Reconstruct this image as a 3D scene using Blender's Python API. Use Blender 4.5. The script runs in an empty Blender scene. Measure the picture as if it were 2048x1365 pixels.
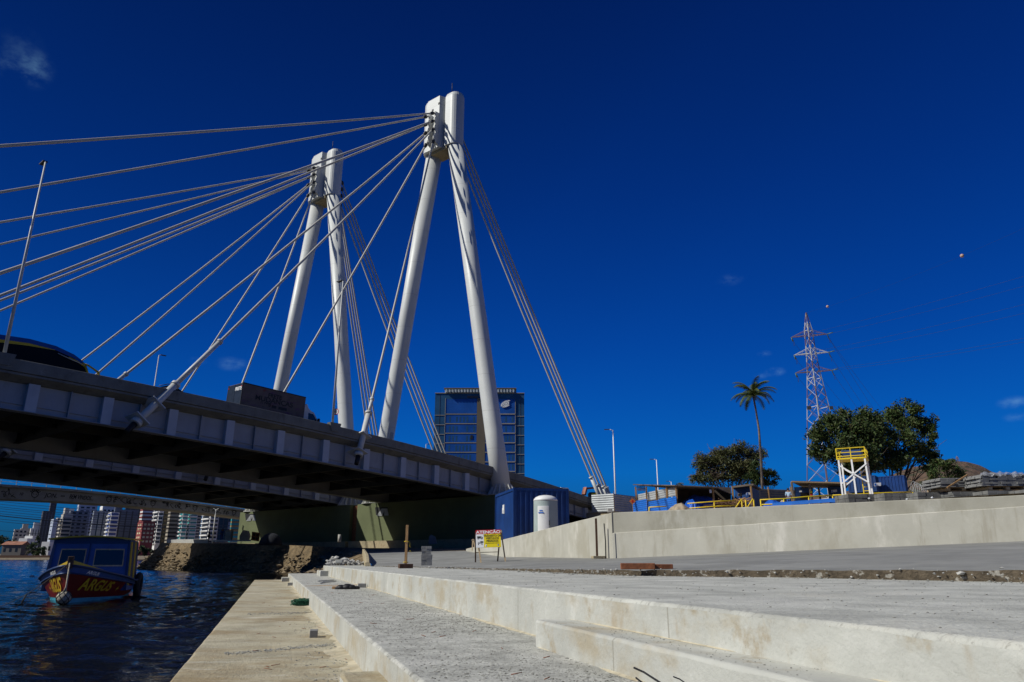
import bpy, math, random
import numpy as np
from mathutils import Vector, Matrix
from mathutils.geometry import delaunay_2d_cdt

# ---------------------------------------------------------------- camera, sky, sun, exposure
scene = bpy.context.scene
COL = scene.collection
F, TH, CZ = 1422.2, math.radians(16.88), 1.7
cd = bpy.data.cameras.new("camera"); cam = bpy.data.objects.new("camera", cd); COL.objects.link(cam)
cd.sensor_width = 36; cd.lens = 25; cd.clip_start = .05; cd.clip_end = 6000
cam.location = (0, 0, CZ); cam.rotation_euler = (math.pi/2+TH, 0, 0)
scene.camera = cam
SUN_AZ, SUN_EL = math.radians(-107), math.radians(40)
SUN = Vector((math.sin(SUN_AZ)*math.cos(SUN_EL), math.cos(SUN_AZ)*math.cos(SUN_EL), math.sin(SUN_EL)))
vs = scene.view_settings
vs.view_transform = 'Standard'; vs.look = 'None'; vs.exposure = 0; vs.gamma = 1; vs.use_curve_mapping = False
ld = bpy.data.lights.new("sun", 'SUN'); ld.energy = 4.2; ld.angle = math.radians(.5); ld.color = (1, .978, .895)
sun = bpy.data.objects.new("sun", ld); COL.objects.link(sun)
sun.rotation_euler = SUN.to_track_quat('Z', 'Y').to_euler(); sun.location = (0, 0, 120)

def px_dir(px, py):
    u, v = (px-1024)/F, (682.5-py)/F
    return Vector((u, math.cos(TH)-v*math.sin(TH), math.sin(TH)+v*math.cos(TH)))

class NT:
    def __init__(s, tree): s.t = tree
    def n(s, typ, **kw):
        nd = s.t.nodes.new(typ)
        for k, v in kw.items():
            if k.startswith('i_'):
                key = k[2:]
                nd.inputs[int(key) if key.isdigit() else key.replace('_', ' ')].default_value = v
            else: setattr(nd, k, v)
        return nd
    def l(s, a, b): s.t.links.new(a, b)
    def math(s, op, a, b=None, clamp=False):
        nd = s.n('ShaderNodeMath', operation=op, use_clamp=clamp)
        for i, x in enumerate((a, b)):
            if x is None: continue
            if isinstance(x, (int, float)): nd.inputs[i].default_value = x
            else: s.l(x, nd.inputs[i])
        return nd.outputs[0]
    def mix(s, fac, a, b, blend='MIX'):
        nd = s.n('ShaderNodeMix', data_type='RGBA', blend_type=blend)
        for i, x in ((0, fac), (6, a), (7, b)):
            if isinstance(x, (int, float)): nd.inputs[i].default_value = x
            elif isinstance(x, tuple): nd.inputs[i].default_value = (*x[:3], 1)
            else: s.l(x, nd.inputs[i])
        return nd.outputs[2]
    def maprange(s, v, a, b, c=0., d=1., smooth=True):
        nd = s.n('ShaderNodeMapRange', interpolation_type='SMOOTHSTEP' if smooth else 'LINEAR')
        s.l(v, nd.inputs[0])
        for i, x in enumerate((a, b, c, d)): nd.inputs[i+1].default_value = x
        return nd.outputs[0]
    def noise(s, vec, scale, detail=4., rough=.55, stretch=None, rot=0.):
        if stretch:
            mp = s.n('ShaderNodeMapping'); mp.inputs['Scale'].default_value = stretch; mp.inputs['Rotation'].default_value = (0, 0, rot)
            s.l(vec, mp.inputs[0]); vec = mp.outputs[0]
        nd = s.n('ShaderNodeTexNoise'); nd.inputs['Scale'].default_value = scale; nd.inputs['Detail'].default_value = detail
        nd.inputs['Roughness'].default_value = rough; s.l(vec, nd.inputs['Vector'])
        return nd.outputs['Fac']

world = bpy.data.worlds.new("World"); scene.world = world; world.use_nodes = True
wt = world.node_tree; wt.nodes.clear(); w = NT(wt)
sky = w.n('ShaderNodeTexSky', sky_type='NISHITA', sun_disc=False, sun_elevation=SUN_EL, sun_rotation=SUN_AZ, altitude=0, air_density=1., dust_density=.6, ozone_density=3.)
tc = w.n('ShaderNodeTexCoord'); dirv = tc.outputs['Generated']
sep = w.n('ShaderNodeSeparateXYZ'); w.l(dirv, sep.inputs[0])
# deep polarised blue away from the sun, ordinary sky in the lobe round it
grad = w.n('ShaderNodeValToRGB'); w.l(sep.outputs[2], grad.inputs[0])
cr = grad.color_ramp; cr.elements[0].position = 0.0; cr.elements[0].color = (.02, .16, .46, 1); e = cr.elements.new(.035); e.color = (.014, .24, .72, 1)
cr.elements[1].position = .72; cr.elements[1].color = (.008, .12, .50, 1)
e = cr.elements.new(.11); e.color = (.010, .325, .97, 1)
e = cr.elements.new(.28); e.color = (.008, .245, .86, 1); e = cr.elements.new(.47); e.color = (.008, .18, .70, 1)
deep = w.mix(1., sky.outputs[0], grad.outputs[0], 'MULTIPLY')
dt = w.n('ShaderNodeVectorMath', operation='DOT_PRODUCT'); w.l(dirv, dt.inputs[0]); dt.inputs[1].default_value = SUN
pol = w.math('MULTIPLY', w.maprange(dt.outputs['Value'], .05, .66, 1., .56, False), w.maprange(dt.outputs['Value'], -.75, -.15, .74, 1., False))
vm_ = w.n('ShaderNodeVectorMath', operation='SCALE'); w.l(deep, vm_.inputs[0]); w.l(pol, vm_.inputs['Scale']); deep = vm_.outputs[0]
lobe = w.maprange(dt.outputs['Value'], .86, .99)
skyc = w.mix(lobe, deep, sky.outputs[0])
# a few small wisps of cloud, placed by direction
cn = w.noise(dirv, 34., 6., .62, stretch=(1, 1, 1.6))
cn2 = w.maprange(cn, .36, .80)
total = None
for (px, py, rad, strg) in [(72, 140, .022, .33), (14, 135, .018, .13), (40, 110, .03, .1), (465, 729, .026, .30), (395, 722, .016, .14), (1460, 560, .022, .20), (1529, 708, .012, .42), (1550, 744, .017, .5), (1522, 752, .012, .25), (2030, 806, .022, .38), (2035, 834, .018, .28), (1640, 945, .015, .3)]:
    d = px_dir(px, py).normalized()
    vm = w.n('ShaderNodeVectorMath', operation='SUBTRACT'); w.l(dirv, vm.inputs[0]); vm.inputs[1].default_value = d
    sc = w.n('ShaderNodeVectorMath', operation='MULTIPLY'); w.l(vm.outputs[0], sc.inputs[0])
    sc.inputs[1].default_value = (1, 1, 2.2 if py > 400 else .8)
    ln = w.n('ShaderNodeVectorMath', operation='LENGTH'); w.l(sc.outputs[0], ln.inputs[0])
    g = w.math('MULTIPLY', w.maprange(ln.outputs['Value'], 0., rad, 1., 0.), strg*.7)
    total = g if total is None else w.math('ADD', total, g)
cf = w.math('MULTIPLY', total, cn2, True)
skyc = w.mix(cf, skyc, (3.0, 6.3, 8.6))
bg = w.n('ShaderNodeBackground'); bg.inputs[1].default_value = .09; w.l(skyc, bg.inputs[0])
wo = w.n('ShaderNodeOutputWorld'); w.l(bg.outputs[0], wo.inputs[0])

# ---------------------------------------------------------------- helpers
def P(px, py, Y):                      # the point of the photograph's ray at distance Y
    r = px_dir(px, py); return Vector((0, 0, CZ))+r*(Y/r.y)
def G(px, py, z):                      # where a ray meets height z
    r = px_dir(px, py); return Vector((0, 0, CZ))+r*((z-CZ)/r.z)
PHI = math.radians(39.06)
B = Vector((math.sin(PHI), math.cos(PHI), 0)); N = Vector((-B.y, B.x, 0))   # along and across the bridge
def BP(s, t, z): return B*s+N*t+Vector((0, 0, z))
def onT(px, py, t):
    r = px_dir(px, py); return Vector((0, 0, CZ))+r*(t/r.dot(N))
def onS(px, py, s):
    r = px_dir(px, py); return Vector((0, 0, CZ))+r*(s/r.dot(B))
QAZ = math.radians(-17.916); QS = -.00367
Qd = Vector((math.sin(QAZ), math.cos(QAZ), 0)); Qa = Vector((Qd.y, -Qd.x, 0))     # along and across the quay
def QP(a, b, h): return Qa*a+Qd*b+Vector((0, 0, CZ-h+QS*b))

class MB:
    def __init__(s): s.v = []; s.f = []; s.sm = []; s.mi = []
    def face(s, idx, sm=False, mi=0): s.f.append(tuple(idx)); s.sm.append(sm); s.mi.append(mi)
    def poly(s, pts, mi=0):
        k = len(s.v); s.v += [Vector(p) for p in pts]; s.face(range(k, k+len(pts)), False, mi)
    def hull8(s, p, mi=0):               # 8 corners: bottom ring 0-3, top ring 4-7
        k = len(s.v); s.v += [Vector(q) for q in p]
        for q in ((3, 2, 1, 0), (4, 5, 6, 7), (0, 1, 5, 4), (1, 2, 6, 5), (2, 3, 7, 6), (3, 0, 4, 7)): s.face([k+i for i in q], False, mi)
    def box(s, c, d, M=None, mi=0):      # centre, full size
        p = []
        for z in (-.5, .5):
            for x, y in ((-.5, -.5), (.5, -.5), (.5, .5), (-.5, .5)): p.append(Vector((c[0]+x*d[0], c[1]+y*d[1], c[2]+z*d[2])))
        if M is not None: p = [M @ q for q in p]
        s.hull8(p, mi)
    def bar(s, a, b, wx, wy=None, up=(0, 0, 1), mi=0):
        a, b = Vector(a), Vector(b); wy = wy or wx; d = (b-a).normalized(); up = Vector(up)
        if abs(d.dot(up)) > .98: up = Vector((1, 0, 0))
        x = d.cross(up).normalized(); y = x.cross(d)
        p = [q+x*(i*wx/2)+y*(j*wy/2) for q in (a, b) for i, j in ((-1, -1), (1, -1), (1, 1), (-1, 1))]
        s.hull8(p, mi)
    def tube(s, path, rad, n=8, cap=True, mi=0):
        path = [Vector(p) for p in path]; rad = [rad]*len(path) if not isinstance(rad, (list, tuple)) else rad
        k0 = len(s.v); x = None
        for i, p in enumerate(path):
            d = (path[min(i+1, len(path)-1)]-path[max(i-1, 0)]).normalized()
            if x is None:
                up = Vector((0, 0, 1)) if abs(d.z) < .95 else Vector((1, 0, 0)); x = d.cross(up).normalized()
            else: x = (x-d*x.dot(d)).normalized()
            y = d.cross(x)
            for j in range(n):
                a = 2*math.pi*j/n; s.v.append(p+(x*math.cos(a)+y*math.sin(a))*rad[i])
        for i in range(len(path)-1):
            for j in range(n):
                a, b = k0+i*n+j, k0+i*n+(j+1) % n; s.face((a, a+n, b+n, b), True, mi)
        if cap:
            s.face([k0+j for j in range(n)], False, mi); m = k0+(len(path)-1)*n; s.face([m+n-1-j for j in range(n)], False, mi)
    def lathe(s, prof, n=16, c=(0, 0, 0), M=None, mi=0):
        k0 = len(s.v); c = Vector(c)
        for r, z in prof:
            for j in range(n):
                a = 2*math.pi*j/n; q = Vector((r*math.cos(a), r*math.sin(a), z))+c; s.v.append(M @ q if M is not None else q)
        for i in range(len(prof)-1):
            for j in range(n):
                a, b = k0+i*n+j, k0+i*n+(j+1) % n; s.face((a, b, b+n, a+n), True, mi)
        s.face([k0+n-1-j for j in range(n)], False, mi); m = k0+(len(prof)-1)*n; s.face([m+j for j in range(n)], False, mi)
    def sweep(s, rings, closed=True, cap=True, sm=False, mi=0):
        k0 = len(s.v); n = len(rings[0])
        for r in rings: s.v += [Vector(p) for p in r]
        for i in range(len(rings)-1):
            for j in range(n if closed else n-1):
                a, b = k0+i*n+j, k0+i*n+(j+1) % n; s.face((a, b, b+n, a+n), sm, mi)
        if cap and closed:
            s.face([k0+n-1-j for j in range(n)], False, mi); m = k0+(len(rings)-1)*n; s.face([m+j for j in range(n)], False, mi)
    def prism(s, outline, d, mi=0):      # planar outline (world points) extruded by vector d
        d = Vector(d); s.sweep([outline, [Vector(p)+d for p in outline]], mi=mi)
    def ball(s, c, r, n=10, sz=(1, 1, 1), mi=0):
        prof = [(max(1e-4, r*math.sin(math.pi*i/n)), -r*math.cos(math.pi*i/n)) for i in range(n+1)]
        s.lathe([(a*sz[0], z*sz[2]) for a, z in prof], n+4, c, mi=mi)
    def build(s, name, mats, parent=None, world=True, bevel=0):
        me = bpy.data.meshes.new(name); me.from_pydata([tuple(v) for v in s.v], [], s.f)
        for m in (mats if isinstance(mats, (list, tuple)) else [mats]): me.materials.append(m)
        me.polygons.foreach_set('use_smooth', s.sm); me.polygons.foreach_set('material_index', s.mi)
        me.validate(); me.update()
        o = bpy.data.objects.new(name, me); COL.objects.link(o)
        if parent is not None:
            o.parent = parent
            if world:
                q = parent; t = Vector()
                while q is not None: t += q.location; q = q.parent
                o.location = -t
        if bevel:
            m = o.modifiers.new('bevel', 'BEVEL'); m.width = bevel; m.segments = 2; m.limit_method = 'ANGLE'
        return o
def tag(o, label, cat, group=None, kind=None):
    if label: o['label'] = label
    if cat: o['category'] = cat
    if group: o['group'] = group
    if kind: o['kind'] = kind
    return o
def struct(o, kind='structure'): o['kind'] = kind; return o
def thing(name, label, cat, loc=(0, 0, 0), rz=0, group=None):
    o = bpy.data.objects.new(name, None); COL.objects.link(o); o.empty_display_size = .3
    o.location = loc; o.rotation_euler = (0, 0, rz); return tag(o, label, cat, group)
def copy_tree(o, parent=None):
    c = o.copy(); COL.objects.link(c)
    if parent is not None: c.parent = parent
    for ch in [x for x in bpy.data.objects if x.parent == o]: copy_tree(ch, c)
    return c
def tin(pts, nb=0):                        # the first nb points run round the outline
    r = delaunay_2d_cdt([Vector((p[0], p[1])) for p in pts], [(i, (i+1) % nb) for i in range(nb)], [], 1 if nb else 0, 1e-5)
    mb = MB(); mb.v = [Vector((v.x, v.y, pts[o[0]][2])) for v, o in zip(r[0], r[3])]
    for f in r[2]: mb.face(f, True)
    return mb
def text(body, size, M, mat, parent, name='lettering', extrude=.004, shear=0., bold=0., squash=1., align='CENTER', world=True):
    cu = bpy.data.curves.new('t', 'FONT'); cu.body = body; cu.size = size; cu.align_x = align; cu.align_y = 'CENTER'
    cu.extrude = extrude; cu.shear = shear; cu.offset = bold
    t = bpy.data.objects.new('t', cu); COL.objects.link(t)
    bpy.context.view_layer.update()
    me = bpy.data.meshes.new_from_object(t.evaluated_get(bpy.context.evaluated_depsgraph_get()))
    bpy.data.objects.remove(t); bpy.data.curves.remove(cu)
    me.transform(M @ Matrix.Diagonal((squash, 1, 1, 1))); me.name = name; me.materials.clear(); me.materials.append(mat)
    o = bpy.data.objects.new(name, me); COL.objects.link(o); o.parent = parent
    if world:
        q = parent; tt = Vector()
        while q is not None: tt += q.location; q = q.parent
        o.location = -tt
    return o
def frame(o, x, z):                      # matrix from an origin, an x axis and an up hint: text lies in x / y, faces z
    x = Vector(x).normalized(); z = Vector(z); z = (z-x*z.dot(x)).normalized(); y = z.cross(x)
    return Matrix(((x.x, y.x, z.x, o[0]), (x.y, y.y, z.y, o[1]), (x.z, y.z, z.z, o[2]), (0, 0, 0, 1)))

# ---------------------------------------------------------------- materials
def mat(name, col, rough=.7, amt=.12, scale=1.5, bump=0., bscale=25., metal=0., spec=.4, stains=(), stretch=None, trans=0, wave=None, alpha=1):
    m = bpy.data.materials.new(name); m.use_nodes = True; t = NT(m.node_tree)
    bs = m.node_tree.nodes['Principled BSDF']
    geo = t.n('ShaderNodeNewGeometry'); pos = geo.outputs['Position']
    c = None
    if amt > 0:
        n1 = t.noise(pos, scale, 5., .6, stretch)
        lo = tuple(x*(1-amt) for x in col); hi = tuple(min(1, x*(1+amt)) for x in col)
        c = t.mix(t.maprange(n1, .3, .7), lo, hi)
    for st in stains:                    # (colour, scale, lo, hi, amount, stretch, rot)
        n2 = t.noise(pos, st[1], 6., .65, st[5] if len(st) > 5 else None, st[6] if len(st) > 6 else 0.)
        fac = t.math('MULTIPLY', t.maprange(n2, st[2], st[3]), st[4])
        c = t.mix(fac, c if c is not None else (*col,), st[0])
    if wave:                             # (scale vector, colour, threshold, soft) thin lines along one axis
        mp = t.n('ShaderNodeMapping'); mp.inputs['Rotation'].default_value = wave[4] if len(wave) > 4 else (0, 0, 0); t.l(pos, mp.inputs[0])
        sx = t.n('ShaderNodeSeparateXYZ'); t.l(mp.outputs[0], sx.inputs[0])
        fr = t.math('FRACT', t.math('MULTIPLY', sx.outputs['XYZ'.index(wave[0])], wave[1]))
        c = t.mix(t.math('MULTIPLY', t.math('LESS_THAN', fr, wave[3]), .8), c if c is not None else (*col,), wave[2])
    if c is not None: t.l(c, bs.inputs['Base Color'])
    else: bs.inputs['Base Color'].default_value = (*col, 1)
    bs.inputs['Roughness'].default_value = rough; bs.inputs['Metallic'].default_value = metal
    bs.inputs['Specular IOR Level'].default_value = spec
    if trans: bs.inputs['Transmission Weight'].default_value = trans
    if alpha < 1: bs.inputs['Alpha'].default_value = alpha
    if bump:
        nb = t.noise(pos, bscale, 5., .6, stretch)
        bn = t.n('ShaderNodeBump'); bn.inputs['Strength'].default_value = min(1, bump); bn.inputs['Distance'].default_value = .6/bscale*max(1, bump)
        t.l(nb, bn.inputs['Height']); t.l(bn.outputs[0], bs.inputs['Normal'])
    return m
LAT = -QAZ                                # rotates positions so that x runs across the quay
M = {}
BR = (.27, .19, .10)
M['quay_low'] = mat('stained_concrete', (.41, .37, .265), .9, .2, 1.6, .9, 26, stains=[((.27, .195, .095), .45, .44, .64, .75, (1, 1.5, 1), LAT), ((.20, .155, .095), 17., .55, .67, .55, (.7, 1.3, 1), LAT), ((.52, .49, .40), 4., .54, .68, .6, (.6, 1.5, 1), LAT), ((.15, .12, .075), 34., .60, .70, .6), ((.62, .59, .5), 2.2, .55, .75, .5, (.5, 3, 1), LAT), ((.15, .11, .07), 7., .60, .74, .6, (.35, 2.4, 1), LAT), ((.66, .63, .55), .9, .6, .75, .5)])
M['quay_tread'] = mat('rough_concrete', (.40, .398, .362), .95, .25, 4., 1., 40, stains=[((.16, .155, .135), 20., .53, .64, .8), ((.47, .465, .43), 13., .56, .68, .6), ((.6, .59, .55), 1.6, .5, .75, .6), ((.25, .23, .19), .8, .55, .75, .45), ((.10, .095, .085), 60., .62, .7, .8)])
M['quay_face'] = mat('cast_concrete', (.43, .43, .39), .8, .12, 1., .35, 25, stains=[((.34, .28, .18), .8, .48, .64, .7, (1, 1, 1.6)), ((.30, .235, .14), 2.1, .57, .69, .75, (1, 1, .8)), ((.26, .25, .215), 9., .60, .72, .5), ((.33, .25, .15), 3.2, .6, .74, .6, (1, 1, .35)), ((.62, .61, .57), 2., .55, .75, .5), ((.2, .17, .12), 22., .66, .74, .8)], wave=('Y', .41, (.27, .26, .22), .006, (0, 0, LAT)))
M['plaza'] = mat('plaza_concrete', (.43, .43, .39), .9, .2, 2., .8, 35, stains=[((.22, .215, .19), 22., .55, .67, .6, (.6, 1.3, 1), LAT), ((.25, .24, .215), 9., .52, .7, .55, (.25, 2.5, 1), LAT), ((.62, .61, .57), .8, .5, .75, .5), ((.16, .15, .13), 45., .62, .7, .7), ((.30, .25, .18), .5, .58, .75, .5)])
M['road'] = mat('grey_road', (.215, .214, .20), .85, .15, .8, .3, 40, stains=[((.36, .36, .34), .5, .5, .75, .5), ((.13, .13, .125), 2.5, .55, .75, .5, (.3, 2, 1), LAT), ((.42, .40, .36), 6., .62, .72, .5, (.3, 2, 1), LAT)])
M['road_edge'] = mat('broken_slab_edge', (.105, .082, .055), .95, .35, 6., .8, 14, stains=[((.42, .40, .35), 5., .58, .64, .8)])
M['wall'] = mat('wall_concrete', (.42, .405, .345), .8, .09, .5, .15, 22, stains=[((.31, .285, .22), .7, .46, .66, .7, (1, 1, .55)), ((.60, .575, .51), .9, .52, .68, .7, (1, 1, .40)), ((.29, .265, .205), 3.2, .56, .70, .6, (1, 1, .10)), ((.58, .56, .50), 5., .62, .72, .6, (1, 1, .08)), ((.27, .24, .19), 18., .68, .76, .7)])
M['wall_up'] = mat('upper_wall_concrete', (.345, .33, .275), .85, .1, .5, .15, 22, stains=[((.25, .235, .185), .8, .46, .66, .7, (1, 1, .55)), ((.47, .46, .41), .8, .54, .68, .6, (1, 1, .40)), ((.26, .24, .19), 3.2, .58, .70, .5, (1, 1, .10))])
M['dirt'] = mat('bare_ground', (.17, .135, .09), .95, .3, .6, .8, 8, stains=[((.28, .24, .18), 2.5, .5, .7, .6)])
M['rubble'] = mat('rubble_bank', (.165, .118, .064), .95, .35, 1.3, 1.2, 5, stains=[((.27, .21, .13), 3., .55, .7, .8), ((.10, .08, .055), 2., .55, .7, .7)])
M['stone'] = mat('grey_stone', (.20, .155, .098), .9, .4, 1.1, .5, 14)
M['white_steel'] = mat('white_painted_steel', (.555, .565, .545), .45, .05, .35, .05, 6, stains=[((.50, .49, .44), .6, .55, .75, .4, (1, 1, .25)), ((.42, .33, .22), 3.5, .68, .76, .5, (1, 1, .4))], wave=('Z', .22, (.40, .40, .38), .012))
M['steel_plain'] = mat('white_steel_plain', (.54, .54, .505), .45, .06, 1.)
M['cable'] = mat('cable_sheath', (.50, .475, .41), .5, .10, .3)
M['rib'] = mat('rib_light_contrast_grey', (.45, .46, .475), .5, .06, .7, stains=[((.33, .33, .33), 1.1, .55, .72, .4, (1, 1, .3))])  # girder grey made paler: ribs' light contrast with the recessed panels set by colour
M['girder'] = mat('grey_girder_paint', (.30, .305, .315), .55, .08, .5, .08, 5, stains=[((.22, .22, .21), .9, .52, .72, .5, (1, 1, .3)), ((.24, .17, .11), 4., .68, .76, .5)])
M['under'] = mat('shade_toned_underside_steel', (.034, .034, .032), .7, .2, .6)  # colour taken near black to carry the shade under the decks
M['parapet'] = mat('weathered_parapet', (.17, .168, .145), .9, .18, .7, .3, 12, stains=[((.10, .095, .08), 1.8, .52, .7, .65, (1, 1, .35)), ((.36, .35, .31), 3., .6, .75, .5)])
M['asphalt'] = mat('asphalt', (.055, .055, .055), .9, .2, 2.)
M['pier'] = mat('olive_green_concrete', (.118, .135, .062), .8, .1, .6, .15, 10, stains=[((.085, .10, .045), 1.2, .5, .7, .5), ((.36, .30, .08), 2.2, .68, .75, .5)], wave=('Z', .78, (.10, .115, .055), .02))
M['rust'] = mat('rust', (.20, .075, .03), .85, .35, 5., .4, 30)
M['footing'] = mat('dirty_concrete', (.36, .30, .19), .9, .25, 1.5, .5, 12, stains=[((.20, .14, .08), 1.5, .5, .7, .6)])
M['old_beam'] = mat('old_bridge_concrete', (.36, .345, .31), .85, .15, .5, .2, 6, stains=[((.15, .14, .12), .9, .52, .72, .5)])
M['black'] = mat('black_paint', (.012, .012, .013), .6, .2, 5.)
M['dark_glass'] = mat('dark_glass', (.010, .013, .018), .08, 0, spec=.5)
M['metal'] = mat('galvanised_metal', (.42, .43, .43), .45, .1, 3., metal=.3)
M['dark_metal'] = mat('dark_metal', (.05, .05, .052), .5, .2, 4., metal=.4)
M['wood'] = mat('rough_timber', (.34, .20, .085), .8, .25, 8., .3, 40, stretch=(6, 6, .6))
M['pale_wood'] = mat('pale_timber', (.45, .33, .19), .8, .2, 8., .3, 40)
M['dark_wood'] = mat('wet_dark_timber', (.09, .045, .025), .8, .3, 8., .3, 30)
M['red_wood'] = mat('red_brown_plank', (.22, .075, .03), .8, .3, 6., .4, 30, stains=[((.07, .035, .02), 5., .55, .7, .7)])
M['paver'] = mat('concrete_paver', (.20, .20, .195), .9, .15, 6., .4, 60)
M['paver_dark'] = mat('wrapped_paver', (.14, .14, .135), .8, .3, 3., .3, 30)
M['paver_light'] = mat('pale_concrete_block', (.40, .39, .36), .9, .15, 4., .3, 40)
M['cont_blue'] = mat('blue_container_paint', (.006, .036, .155), .45, .18, 1.2, stains=[((.005, .02, .085), 2., .55, .72, .5, (1, 1, .3))])
M['site_blue'] = mat('blue_cabin_paint', (.007, .036, .13), .5, .2, 1.)
M['hoard_blue'] = mat('blue_sheet', (.012, .13, .52), .5, .15, 1.)
M['tarp'] = mat('blue_tarpaulin', (.012, .10, .50), .4, .3, 1.5, .6, 3)
M['sheet'] = mat('bare_metal_sheet', (.40, .42, .43), .5, .12, .8, metal=.2, stains=[((.22, .20, .17), 1.5, .55, .72, .5)])
M['sheet_dark'] = mat('weathered_metal_sheet', (.10, .11, .12), .6, .25, .8)
M['roof_dark'] = mat('old_roof_sheet', (.11, .085, .065), .8, .3, 1.)
M['yellow'] = mat('yellow_paint', (.72, .52, .015), .5, .12, 2.)
M['yellow_sign'] = mat('yellow_sign_paint', (.78, .62, .01), .45, .05, 4.)
M['red_sign'] = mat('red_sign_paint', (.50, .012, .02), .45, .05, 4.)
M['white'] = mat('white_paint', (.78, .78, .76), .5, .05, 3.)
M['white_p'] = mat('white_plaster', (.66, .66, .64), .6, .06, .05)
M['black_ink'] = mat('black_print', (.015, .015, .015), .6, 0)
M['blue_ink'] = mat('blue_print', (.02, .12, .45), .5, 0)
M['grp'] = mat('grey_fibreglass', (.34, .40, .38), .5, .08, 1.5)
M['grp_white'] = mat('white_fibreglass', (.72, .72, .70), .5, .06, 2.)
M['plastic'] = mat('plastic_wrap', (.55, .57, .60), .25, .3, 3., 1., 6, spec=.7)
M['boat_red'] = mat('red_boat_paint', (.15, .006, .006), .45, .2, 1.5)
M['boat_blue'] = mat('blue_boat_paint', (.036, .085, .26), .5, .15, 1.5)
M['boat_navy'] = mat('navy_boat_paint', (.012, .034, .11), .45, .15, 1.5)
M['boat_cyan'] = mat('turquoise_antifouling', (.06, .36, .50), .5, .2, 2.)
M['boat_yellow'] = mat('yellow_boat_paint', (.45, .31, .015), .45, .12, 2.)
M['rope'] = mat('rope', (.38, .34, .26), .9, .25, 20.)
M['rubber'] = mat('black_rubber', (.012, .012, .012), .75, .3, 8.)
M['skin'] = mat('skin', (.22, .12, .075), .6, .05, 4.)
M['overall'] = mat('blue_workwear', (.03, .10, .36), .85, .15, 6.)
M['shirt'] = mat('pale_blue_shirt', (.35, .48, .62), .85, .1, 6.)
M['dark_cloth'] = mat('dark_clothing', (.02, .022, .03), .9, .2, 6.)
M['helmet'] = mat('blue_helmet', (.02, .12, .5), .3, 0)
M['sand'] = mat('sand_heap', (.33, .26, .18), .95, .25, 3., .8, 20)
M['orange'] = mat('orange_crate_paint', (.55, .16, .03), .6, .2, 4.)
M['beige'] = mat('beige_board', (.50, .34, .22), .8, .15, 2.)
M['net'] = mat('green_net_rope', (.012, .085, .045), .8, .4, 30.)
M['bark'] = mat('bark', (.10, .075, .055), .95, .3, 4., .6, 12)
M['palm_bark'] = mat('palm_bark', (.16, .13, .10), .95, .3, 3., .5, 10)
def leafmat(name, a, b, c):
    m = bpy.data.materials.new(name); m.use_nodes = True; t = NT(m.node_tree); bs = m.node_tree.nodes['Principled BSDF']
    geo = t.n('ShaderNodeNewGeometry'); n1 = t.noise(geo.outputs['Position'], .55, 3.); n2 = t.noise(geo.outputs['Position'], 3.5, 2.)
    col = t.mix(t.maprange(n1, .38, .62), a, b); col = t.mix(t.math('MULTIPLY', t.maprange(n2, .55, .68), .8), col, c)
    t.l(col, bs.inputs['Base Color']); bs.inputs['Roughness'].default_value = .6; bs.inputs['Specular IOR Level'].default_value = .25
    return m
M['leaf'] = leafmat('green_foliage', (.026, .050, .012), (.052, .082, .020), (.095, .052, .024))
M['leaf_dry'] = leafmat('thin_dry_foliage', (.060, .068, .024), (.085, .085, .030), (.035, .070, .018))
M['leaf_far'] = leafmat('far_foliage', (.025, .05, .015), (.05, .075, .02), (.06, .07, .03))
M['palm_leaf'] = leafmat('palm_frond', (.05, .085, .018), (.09, .11, .025), (.14, .12, .04))
M['hill'] = mat('dry_hillside', (.125, .078, .05), .95, .3, .12, 1., .25, stains=[((.035, .042, .020), .11, .48, .60, .9), ((.21, .135, .065), .05, .55, .7, .7)])
def water_mat():
    m = bpy.data.materials.new('river_water'); m.use_nodes = True; t = NT(m.node_tree); bs = m.node_tree.nodes['Principled BSDF']
    geo = t.n('ShaderNodeNewGeometry'); pos = geo.outputs['Position']
    n1 = t.noise(pos, 1.1, 4., .6, (1, 1.9, 1), .5); n2 = t.noise(pos, 5., 3., .6, (1, 1.6, 1), .9); n3 = t.noise(pos, .06, 2.)
    h = t.math('ADD', n1, t.math('MULTIPLY', n2, .55))
    bn = t.n('ShaderNodeBump'); bn.inputs['Distance'].default_value = .05; t.l(h, bn.inputs['Height'])
    t.l(t.maprange(n3, .35, .65, .55, 1.), bn.inputs['Strength']); t.l(bn.outputs[0], bs.inputs['Normal'])
    bs.inputs['Base Color'].default_value = (.0035, .0042, .0042, 1); bs.inputs['Roughness'].default_value = .03; bs.inputs['IOR'].default_value = 1.33
    return m
M['water'] = water_mat()
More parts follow.
